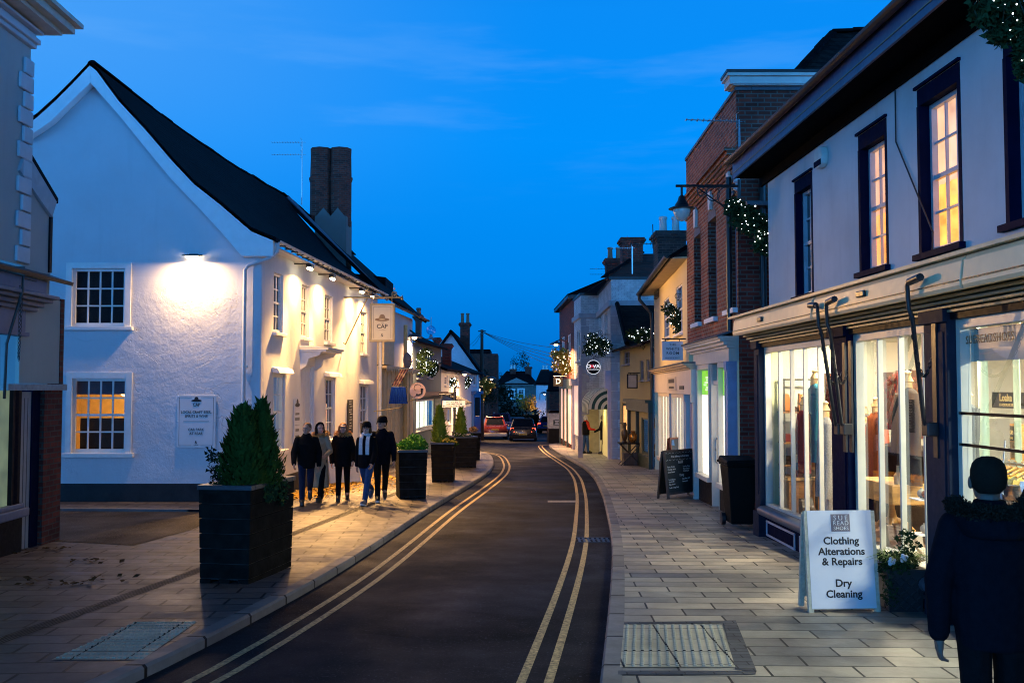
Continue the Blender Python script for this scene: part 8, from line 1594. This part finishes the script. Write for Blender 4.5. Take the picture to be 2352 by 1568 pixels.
def person(label, loc, yaw, H=1.68, step=0.0, side=1, fem=False, voxel=.011, coat=blackcloth, hem=.47, flare=1.0, legs=darkdenim, shoes=shoe_blk, sole=None, hair=None, hairlen='short', hat=None, headyaw=0.0, headtilt=0.0, arms=((.06, .02), (-.05, .02)), bend=(.12, .12), glasses=False, scarf=None, furcol=None, hands=True, sk=None, puff=1.0, group=None, head_only=False, lean=0.0):
    """local frame: x to the person's left... forward +y, z up"""
    M = Matrix.Translation(Vector(loc)) @ Matrix.Rotation(yaw, 4, 'Z'); t = thing('person', label, 'person', group=group, M=M); sk = sk or skin; B = MB(M); C = MB(M); T = MB(M); S = H / 1.7
    hz, kz, az = .53 * H, .285 * H, .048 * H; sw = (.185 if not fem else .165) * S; feet = []
    for s in (-1, 1):
        ph = step * s * side; hip = Vector((s * .085 * S, 0, hz)); th = ph * .42; kn = hip + Vector((0, math.sin(th), -math.cos(th))) * (hz - kz); sh = th - (max(0, -ph) * .55 + .05 * abs(step)); an = kn + Vector((0, math.sin(sh), -math.cos(sh))) * (kz - az); feet.append((an, sh, s)); 
        cap(B, hip, kn, .075 * S, .05 * S); cap(B, kn, an, .052 * S, .034 * S); cap(T, hip, kn, .088 * S, .066 * S); cap(T, kn, an + Vector((0, 0, .01)), .066 * S, .054 * S)
    dz = min(f[0].z for f in feet) - az; fl = lambda v: v
    B.ball((0, 0, hz + .02), (.14 * S, .10 * S, .11 * S), 12, 8); T.ball((0, 0, hz + .02), (.155 * S, .115 * S, .11 * S), 12, 8)
    chest = .81 * H; ly = lean
    rings(B, [(0, 0, hz, .14 * S, .10 * S), (0, ly * .3, .62 * H, .13 * S, .095 * S), (0, ly * .7, .72 * H, .155 * S, .11 * S), (0, ly, chest, sw * .92, .095 * S), (0, ly, .845 * H, .07 * S, .06 * S)])
    nk = Vector((0, ly - .005, .84 * H)); hd = Vector((0, ly + .02 * S, .928 * H)); cap(B, nk, hd - Vector((0, .01, .04 * H)), .056 * S, .05 * S)
    Hm = Matrix.Translation(hd) @ Matrix.Rotation(headyaw, 4, 'Z') @ Matrix.Rotation(headtilt, 4, 'X'); hp = lambda x, y, z: Hm @ (Vector((x, y, z)) * S)
    def ell(mb, c, r, n=14, m_=10):
        k = len(mb.v); mb.ball((0, 0, 0), tuple(x * S for x in r), n, m_); 
        for i in range(k, len(mb.v)): mb.v[i] = M @ (Hm @ ((M.inverted() @ mb.v[i]) + Vector(c) * S))
    ell(B, (0, -.012, .018), (.077, .094, .098)); ell(B, (0, .022, -.045), (.062, .068, .07)); ell(B, (0, .055, -.088), (.03, .03, .024)); ell(B, (0, .094, -.022), (.013, .022, .022)); ell(B, (0, .082, .002), (.011, .016, .03)); ell(B, (0, .070, .03), (.055, .026, .014)); ell(B, (0, .083, -.058), (.026, .012, .009))
    for s in (-1, 1): ell(B, (s * .079, -.005, -.012), (.012, .024, .034)); ell(B, (s * .04, .06, -.03), (.025, .025, .022))
    wr = []
    for i, s in enumerate((-1, 1)):
        fw, out = arms[i]; shd = Vector((s * sw, ly, chest)); el = shd + Vector((s * (.03 + out), fw * .5, -.285 * S)); d = Vector((s * -.02 * 0, math.sin(fw * 1.2 + bend[i]), -math.cos(fw * 1.2 + bend[i]))); w_ = el + d * .25 * S; wr.append((w_, d, s)); cap(B, shd - Vector((s * .02, 0, .02)), el, .040 * S, .036 * S); cap(B, el, w_, .038 * S, .026 * S)
        cap(C, shd - Vector((s * .018, 0, .02)), el, .070 * S * puff, .062 * S * puff); cap(C, el, w_ - d * .0, .060 * S * puff, .046 * S * puff)
        if hands:
            u = Vector((0, 1, 0)); 
            if abs(d.dot(u)) > .8: u = Vector((0, 0, 1))
            u = (u - d * u.dot(d)).normalized(); inn = Vector((-s, 0, 0)); cap(B, w_, w_ + d * .03 * S, .026 * S); k = len(B.v)
            cap(B, w_ + d * .045 * S - u * .014 * S, w_ + d * .085 * S - u * .018 * S, .021 * S, .016 * S); cap(B, w_ + d * .045 * S + u * .014 * S, w_ + d * .085 * S + u * .018 * S, .021 * S, .016 * S)
            for f, L in ((-.030, .055), (-.011, .068), (.009, .072), (.028, .064)):
                b0 = w_ + d * .095 * S + u * f * S; b1 = b0 + d * L * .55 * S + inn * .006 * S; b2 = b1 + (d * .2 + inn * .95).normalized() * L * .5 * S; cap(B, b0, b1, .0095 * S, .0085 * S, 7); cap(B, b1, b2, .0085 * S, .007 * S, 7)
            b0 = w_ + d * .04 * S + u * .03 * S; b1 = b0 + (d * .6 + u * .7 + inn * .25).normalized() * .04 * S; cap(B, b0, b1, .012 * S, .0095 * S, 7); cap(B, b1, b1 + (d * .9 + u * .15 + inn * .3).normalized() * .03 * S, .0095 * S, .008 * S, 7)
    # settle the figure so the lower foot stands on the ground
    def drop(mb):
        for i in range(len(mb.v)): mb.v[i] = mb.v[i] - Vector((0, 0, dz))
    for an, sh, s in feet: cap(B, an, an + Vector((0, .12 * S, -.018)), .034 * S, .026 * S)
    drop(B); body = rem(B, voxel * .8, 'body', sk, t, 2)
    drop(T); rem(T, voxel, 'trousers', legs, t)
    tw = 1.0 * puff; hemz = hem * H
    L = [(0, 0, hemz, .165 * S * flare, .135 * S * flare), (0, 0, min(hz + .03, .6 * H), .168 * S * tw, .135 * S * tw), (0, ly * .4, .65 * H, .165 * S * tw, .135 * S * tw), (0, ly * .8, .745 * H, .185 * S * tw, .145 * S * tw), (0, ly, .795 * H, sw * 1.0, .125 * S), (0, ly, .828 * H, sw * .70, .10 * S), (0, ly - .004, .862 * H, .078 * S, .074 * S), (0, ly - .004, .875 * H, .072 * S, .068 * S)]
    if hemz > hz: L = [(0, 0, hemz, .165 * S, .13 * S)] + L[2:]
    rings(C, L); drop(C); rem(C, voxel, 'coat', coat, t)
    sb = Matrix.Translation((0, 0, -dz))
    for an, sh, s in feet:
        m = MB(M @ sb); tilt = max(-.5, min(.6, sh)); F = Matrix.Translation(an) @ Matrix.Rotation(-min(0, sh) * -.9 if sh < 0 else sh * .6, 4, 'X'); q = lambda x, y, z: F @ Vector((x * S, y * S, z * S))
        def shoe_rings(k0, k1, z0, z1):
            return [[q(k0 * w_ * math.cos(a) + 0, y + k0 * l_ * math.sin(a), z) for a in [6.283 * i / 14 for i in range(14)]] for w_, y, l_, z in ((.045, .055, .135, z0), (.047, .055, .138, (z0 + z1) / 2), (.043, .05, .125, z1))]
        m.loft(shoe_rings(1, 1, -.055, .0) + [[q(.036 * math.cos(a), .005 + .06 * math.sin(a), .05) for a in [6.283 * i / 14 for i in range(14)]]]); sh_ = m.build('shoe', shoes, t, smooth=60)
        m = MB(M @ sb); m.loft([[q(1.06 * .045 * math.cos(a), .055 + 1.04 * .135 * math.sin(a), z) for a in [6.283 * i / 14 for i in range(14)]] for z in (-.082, -.052)]); m.build('sole', sole or shoes, sh_, smooth=40)
    # hair, hat, face
    MH = M @ sb @ Hm @ Matrix.Scale(S, 4)
    if hair:
        m = MB(MH)
        m.lathe([(.0, .121), (.03, .118), (.055, .106), (.073, .084), (.083, .05), (.084, .012), (.076, -.03), (.05, -.06)], (0, -.026, 0), 18, 1, 1.08)
        keep = []
        if hairlen == 'short':
            for f in m.f:
                c = sum(((MH.inverted() @ m.v[i]) for i in f), Vector()) / len(f)
                if not (c.y > .045 and c.z < .055) and not (c.y > -.01 and c.z < -.0) and len(f) == 4: keep.append(f)
            m.f = keep; m.mi = [0] * len(keep)
        else:
            for f in m.f:
                c = sum(((MH.inverted() @ m.v[i]) for i in f), Vector()) / len(f)
                if not (c.y > .04 and c.z < .06) and len(f) == 4: keep.append(f)
            m.f = keep; m.mi = [0] * len(keep)
            dn = -.2 if hairlen == 'long' else -.1
            for s in (-1, 1):
                cap(m, (s * .072, .0, .03), (s * .082, .005, dn * .6), .032, .034); cap(m, (s * .082, .005, dn * .6), (s * .07, .01, dn), .034, .02); cap(m, (s * .035, -.075, .0), (s * .04, -.075, dn), .05, .03)
        m.build('hair', hair, t, smooth=70)
    if hat == 'beanie':
        m = MB(MH); m.lathe([(.096, .022), (.101, .03), (.101, .065), (.096, .07), (.094, .10), (.075, .14), (.04, .158), (.0, .162)], (0, -.014, 0), 18, 1, 1.1); m.build('hat', blackcloth, t, smooth=50)
    if hat == 'band':
        m = MB(MH); m.tube([(.085 * math.cos(a), -.0 + .04 * math.sin(a) - .01, .03 + .095 * math.sin(a)) for a in [math.pi * i / 12 for i in range(13)]], .018, 8); m.build('headband', blackcloth, t, smooth=60)
    for s in (-1, 1): m = MB(MH); m.ball((s * .031, .083, .008), (.0115, .006, .0065), 8, 6); m.build('eye', ink, t)
    m = MB(MH); m.ball((0, .0945, -.058), (.021, .004, .0045), 10, 5); m.build('mouth', paint('lips', (.22, .07, .06), .5), t)
    if glasses:
        m = MB(MH)
        for s in (-1, 1): m.tube([(s * .036 + .026 * math.cos(a), .099, .006 + .02 * math.sin(a)) for a in [6.283 * i / 12 for i in range(13)]], .0035, 5); m.tube([(s * .062, .097, .01), (s * .08, .02, .012)], .003, 4)
        m.tube([(-.01, .1, .01), (.01, .1, .01)], .003, 4); m.build('glasses', ink, t)
    Cz = M @ sb
    if scarf:
        m = MB(Cz); m.tube([(.082 * S * math.cos(a), ly + .075 * S * math.sin(a), .868 * H + .01 * math.sin(a * 2)) for a in [6.283 * i / 16 for i in range(17)]], .032 * S, 8)
        for s in (-1, 1): m.loft([[(s * .07 * S + x, ly + y, z) for x, y in ((-.035, .09 + dy), (.035, .09 + dy), (.035, .115 + dy), (-.035, .115 + dy))] for z, dy in ((.86 * H, -.03), (.80 * H, .03), (.68 * H, .045), (.63 * H, .04))])
        m.build('scarf', scarf, t, smooth=60)
    if furcol:
        m = MB(Cz); g = random.Random(len(label)); 
        for k in range(26): a = 6.283 * k / 26; leaf_cloud(m, (.145 * S * math.cos(a), ly - .03 + .115 * S * math.sin(a), .856 * H - .03 * math.sin(a)), (.055, .05, .05), 70, .026, g, hollow=0)
        m.build('fur_collar', furcol, t)
    return t, M @ sb, S
def gp(px, py): q = G(px, py); return (q.x, q.y, q.z)
PG = 'people walking together past the pub'
brown_h = fab('brown_hair', (.05, .025, .012), (.10, .05, .02)); dark_h = fab('dark_hair', (.012, .008, .006), (.02, .014, .01)); ginger_h = fab('ginger_hair', (.20, .07, .025), (.36, .15, .06)); grey_h = fab('grey_hair', (.35, .33, .31), (.5, .48, .46)); white_sole = paint('white_sole', (.6, .6, .6), .5)
PI_ = math.pi
person('bareheaded man in black fleece and jeans, leftmost of the walking group', gp(703, 1158), PI_ + .22, 1.645, .95, 1, coat=blackcloth, hem=.46, legs=darkdenim, hair=fab('cropped_hair', (.10, .05, .025), (.18, .10, .05)), headyaw=-.45, arms=((-.12, .03), (.2, .03)), bend=(.3, .45), puff=1.12, voxel=.010, group=PG)
t, Mx, S = person('woman in a long camel coat with black headband', gp(734, 1151), PI_ - .18, 1.60, .6, -1, True, coat=camel, hem=.19, flare=1.25, legs=blackcloth, hair=dark_h, hairlen='long', hat='band', headyaw=.75, arms=((.05, .04), (.05, .04)), bend=(1.25, 1.25), furcol=fur, sk=skin2, voxel=.010, group=PG)
m = MB(Mx); m.hexa([(-.06, .24, 1.0), (.14, .24, 1.02), (.14, .28, 1.04), (-.06, .28, 1.02)], [(-.06, .2, 1.14), (.14, .2, 1.16), (.14, .22, 1.17), (-.06, .22, 1.15)]); m.build('folded_papers', sign_white, t)
person('ginger haired woman in glasses and dark fur trimmed parka', gp(787, 1149), PI_ + .12, 1.60, .55, 1, True, coat=blackcloth, hem=.44, flare=1.1, legs=blackcloth, hair=ginger_h, hairlen='bob', headtilt=.12, arms=((.12, .03), (-.1, .04)), bend=(.5, .35), glasses=True, furcol=fur, puff=1.12, voxel=.010, sk=skin2, group=PG)
person('woman in black beanie, pale scarf, blue jeans and trainers', gp(841, 1158), PI_ - .2, 1.65, 1.05, -1, True, coat=blackcloth, hem=.47, legs=denim, shoes=paint('trainer_blue', (.06, .08, .14), .5), sole=white_sole, hat='beanie', hair=brown_h, hairlen='bob', headtilt=.15, headyaw=.15, glasses=True, scarf=fab('pale_scarf', (.38, .38, .40), (.52, .52, .54), 9), arms=((.22, .02), (-.22, .03)), bend=(.5, .4), voxel=.010, sk=skin2, group=PG)
t, Mx, S = person('tall young man in black beanie and coat behind the scarfed woman', gp(876, 1151), PI_ + .18, 1.72, .75, 1, coat=navycloth, hem=.45, legs=blackcloth, sole=white_sole, hat='beanie', hair=dark_h, headyaw=-.8, glasses=True, arms=((.1, .02), (-.1, .04)), bend=(.3, .3), puff=1.1, voxel=.010, group=PG)
# boy in the foreground, seen from behind
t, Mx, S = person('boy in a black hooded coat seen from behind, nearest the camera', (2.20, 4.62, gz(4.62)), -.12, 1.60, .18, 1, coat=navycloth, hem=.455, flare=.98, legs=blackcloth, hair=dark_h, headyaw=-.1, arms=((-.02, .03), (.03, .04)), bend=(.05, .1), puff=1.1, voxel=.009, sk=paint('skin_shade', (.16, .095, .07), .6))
m = MB(Mx); 
for k in range(9): a = PI_ * (.05 + .9 * k / 8); cap(m, (.14 * math.cos(a), -.05 - .10 * math.sin(a), 1.345 - .03 * math.sin(a)), (.12 * math.cos(a), -.06 - .11 * math.sin(a), 1.26), .045, .03, 8)
rem(m, .012, 'hood', navycloth, t); m = MB(Mx); g = random.Random(50)
for k in range(30): a = PI_ * (-.12 + 1.24 * k / 29); leaf_cloud(m, (.165 * math.cos(a), -.055 - .12 * math.sin(a), 1.375 - .02 * math.sin(a)), (.05, .04, .04), 300, .014, g, hollow=0)
m.build('fur_trim', fab('grey_fur', (.006, .005, .004), (.03, .024, .017), 30), t)
# partner at the frame edge with a phone
t, Mx, S = person('adult in a black coat holding a lit phone at the right edge', (2.86, 5.05, gz(5.05)), -.3, 1.74, .15, 1, coat=blackcloth, hem=.43, legs=denim, hair=dark_h, arms=((.1, .07), (.1, .05)), bend=(1.0, .4), puff=1.15, voxel=.012)
ph = thing('phone', 'lit phone held low by the adult at the right edge', 'phone', tuple(Mx @ Vector((-.30, .38, 1.03)))); m = MB(Mx); m.box(-.335, -.265, .36, .372, .98, 1.11); m.build('case', ink, ph); m = MB(Mx); m.box(-.33, -.27, .372, .374, .985, 1.105); m.build('screen', emis('phone_screen', (.7, .8, 1), 2.5, sample=False), ph)
# figures farther along
red_w = fab('red_fleece', (.30, .02, .012), (.48, .04, .02))
t, Mx, S = person('white haired person in black gilet and red sleeves by the kerb', gp(1346, 1041), -1.2, 1.66, .2, 1, coat=red_w, hem=.5, legs=denim, hair=grey_h, hairlen='bob', arms=((.1, .05), (.1, .05)), bend=(1.3, 1.3), voxel=.016, hands=False)
m = MB(Mx); rings(m, [(0, 0, .80, .18, .15), (0, 0, 1.1, .185, .155), (0, 0, 1.3, .2, .15), (0, 0, 1.39, .15, .11)]); m.build('gilet', blackcloth, t, smooth=60)
person('person in long black coat standing beneath the striped awning', gp(1386, 1043), 1.2, 1.68, .2, 1, coat=blackcloth, hem=.36, legs=blackcloth, hair=dark_h, hairlen='bob', arms=((.15, .05), (.1, .05)), bend=(.9, .4), voxel=.016, hands=False)
person('person in black jacket by the lit window left of the sign post', gp(1036, 1020), .9, 1.66, .2, 1, coat=blackcloth, hem=.46, legs=blackcloth, hair=dark_h, voxel=.018, hands=False)
person('dark haired woman in black right of the sign post', gp(1054, 1018), -.6, 1.60, .2, 1, True, coat=blackcloth, hem=.44, legs=darkdenim, hair=dark_h, hairlen='long', voxel=.018, hands=False)
t, Mx, S = person('walker with a pale backpack and bobble hat beside the parked red car', gp(1090, 1012), .1, 1.72, .3, 1, coat=navycloth, hem=.48, legs=fab('red_trousers', (.25, .01, .015)), hair=grey_h, hat='beanie', voxel=.018, hands=False)
m = MB(Mx); m.box(-.14, .14, -.33, -.15, 1.0, 1.38); m.build('backpack', paint('pack_grey', (.45, .45, .46), .7), t, bevel=.04)
person('person in a pale jacket just left of the backpack walker', gp(1081, 1013), .2, 1.60, .2, 1, True, coat=fab('pale_jacket', (.3, .3, .32), (.42, .42, .45)), hem=.5, legs=red_w, hair=dark_h, voxel=.018, hands=False)
# ================================================================ CARS
def carpaint(name, c, rough=.22):
    m, nt, b = newmat(name); b.inputs['Base Color'].default_value = (*c, 1); b.inputs['Roughness'].default_value = rough; b.inputs['Coat Weight'].default_value = .7; b.inputs['Coat Roughness'].default_value = .05; k = NB(nt); k.l(k.mr(k.noise(k.pos(), 5, 4), .3, .7, rough, rough + .15), b.inputs['Roughness']); return m
yplate = paint('yellow_plate', (.62, .42, .03), .4); tl_on = emis('tail_on', (1, .06, .02), 7, sample=False); tl_off = paint('tail_off', (.22, .01, .01), .25); silver = paint('bumper_silver', (.42, .40, .38), .4)
def car(label, px, py, yaw, col, Wd=1.76, Ht=1.5, L=4.1, on=False, suv=False, bump=None, rails=False):
    q = G(px, py); M = Matrix.Translation((q.x, q.y, q.z - KERB + .01)) @ Matrix.Rotation(yaw, 4, 'Z') @ Matrix.Rotation(-SLOPE, 4, 'X'); t = thing('parked_car' if not on else 'moving_car', label, 'car', M=M); w = Wd / 2; gc = .22 if suv else .17; belt = Ht * .60
    def sec(y, z0, z1, wl, wt, n=4):
        pts = []; r = .12
        for sx, base in ((1, 0), (-1, 1)):
            prof = [(wl * .93, z0), (wl, z0 + .1), (wl, (z0 + z1) / 2), (wt, z1 - r), (wt - r * .6, z1 - .02), (wt * .55, z1)]
            prof = prof if sx == 1 else [(-a, b) for a, b in reversed(prof)]; pts += [(a, y, b) for a, b in prof]
        return pts
    m = MB(M); m.loft([sec(.0, gc + .12, belt * .86, w * .86, w * .80), sec(.06, gc, belt * .97, w * .97, w * .90), sec(.35, gc - .02, belt, w, w * .95), sec(L * .5, gc - .04, belt, w, w * .95), sec(L * .72, gc - .03, belt * .98, w, w * .94), sec(L * .93, gc, belt * .84, w * .95, w * .85), sec(L, gc + .12, belt * .7, w * .8, w * .72)]); m.build('body', col, t, smooth=50)
    zr = Ht; m = MB(M); y0, y1, y2, y3 = (.10, .42, L * .58, L * .76) if suv else (.16, .55, L * .55, L * .75)
    lo = [(w * .88, y0, belt - .03), (w * .88, y3, belt - .03)]; top = [(w * .70, y1, zr), (w * .68, y2, zr)]
    rg = lambda y, z, a: [(a, y, z), (-a, y, z)]
    m.hexa([(-w * .9, y0, belt - .03), (w * .9, y0, belt - .03), (w * .9, y3, belt - .03), (-w * .9, y3, belt - .03)], [(-w * .70, y1, zr - .03), (w * .70, y1, zr - .03), (w * .68, y2, zr - .03), (-w * .68, y2, zr - .03)]); m.build('cabin', col, t, bevel=.07)
    m = MB(M); m.hexa([(-w * .72, y1 - .09, zr - .035), (w * .72, y1 - .09, zr - .035), (w * .69, y2 + .05, zr - .035), (-w * .69, y2 + .05, zr - .035)], [(-w * .64, y1 - .06, zr), (w * .64, y1 - .06, zr), (w * .62, y2, zr), (-w * .62, y2, zr)]); m.build('roof', col, t, bevel=.02)
    def lerpq(a, b, f): return tuple(x + (y - x) * f for x, y in zip(a, b))
    bl, br, tl_, tr = (-w * .9, y0, belt - .03), (w * .9, y0, belt - .03), (-w * .7, y1, zr - .03), (w * .7, y1, zr - .03)
    m = MB(M); pts = []
    for fx, fz in ((.1, .16), (.9, .16), (.88, .9), (.12, .9)): a = lerpq(bl, br, fx); b_ = lerpq(tl_, tr, fx); p = lerpq(a, b_, fz); pts.append((p[0], p[1] - .008, p[2]))
    m.prism(pts, (0, .006, 0)); m.build('rear_window', dark_glass, t)
    for s in (-1, 1):
        m = MB(M); A = [(s * w * .9, y0 + .3, belt), (s * w * .9, y3 - .15, belt), (s * w * .7, y2 - .05, zr - .09), (s * w * .7, y1 + .15, zr - .09)]; m.prism([(p[0] + s * .004, p[1], p[2]) for p in A], (-s * .003, 0, 0)); m.build('side_window', dark_glass, t)
        m = MB(M); zz = belt * (.80 if not suv else .86); m.prism([(s * w * .60, -.012 if not suv else .0, zz - .12), (s * w * .92, .05, zz - .12), (s * w * .90, .09, zz + .14), (s * w * .66, .045, zz + .14)], (0, .06, 0)); m.build('tail_light', tl_on if on else tl_off, t)
        m = MB(M); m.ball((s * (w + .08), L * .66, belt + .05), (.09, .06, .065), 10, 7); m.build('wing_mirror', col, t, smooth=60)
        for yy in (.78, L - .8):
            m = MB(M); x = s * (w - .09); R_ = .33 if suv else .30; m.cyl((x - .09, yy, R_), (x + .09, yy, R_), R_, n=20); wh_ = m.build('wheel', paint('tyre', (.012, .012, .012), .8), t, smooth=40); m = MB(M); m.cyl((x + s * .075, yy, R_), (x + s * .096, yy, R_), R_ * .62, n=14); m.build('rim', steel, wh_, smooth=40)
    m = MB(M); m.hexa([(-w * .95, -.06, gc), (w * .95, -.06, gc), (w * .95, .12, gc), (-w * .95, .12, gc)], [(-w * .95, -.05, gc + .22), (w * .95, -.05, gc + .22), (w * .95, .12, gc + .22), (-w * .95, .12, gc + .22)]); m.build('bumper', bump or black_paint, t, bevel=.04)
    zp_ = belt * .72 if suv else gc + .28; m = MB(M); m.box(-.26, .26, -.05, -.02, zp_ - .055, zp_ + .055); pl = m.build('number_plate', yplate, t); m = MB(M); g = random.Random(int(px))
    for k in range(7): x = -.21 + k * .065 + (.02 if k > 3 else 0); m.box(x, x + .028, -.053, -.0505, zp_ - .03, zp_ + .03)
    m.build('plate_print', ink, pl)
    if rails:
        for s in (-1, 1): m = MB(M); m.tube([(s * w * .6, y1, zr), (s * w * .6, y1 + .08, zr + .06), (s * w * .58, y2 - .1, zr + .06), (s * w * .58, y2, zr)], .02, 6); m.build('roof_rail', silver, t)
    return t
car('metallic red estate car with roof rails parked on the left', 1137, 1007, .06, carpaint('car_red', (.11, .009, .007)), 1.74, 1.52, 4.3, False, True, silver, True)
car('black hatchback driving away with brake lights glowing', 1201, 1010, -.03, carpaint('car_black', (.008, .009, .011)), 1.78, 1.44, 4.0, True)
car('dark blue car with tail lights turning right behind the wall stub', 1255, 993, -.35, carpaint('car_blue', (.01, .03, .16)), 1.78, 1.5, 4.2, True, True, black_paint)
car('dark people carrier parked ahead of the red estate', 1152, 999, .05, carpaint('car_plum', (.03, .02, .06)), 1.8, 1.75, 4.4, False, True, None, True)
car('small silver blue car ahead of the black hatchback', 1188, 995, .0, carpaint('car_pale', (.14, .2, .28)), 1.7, 1.42, 3.8, False)
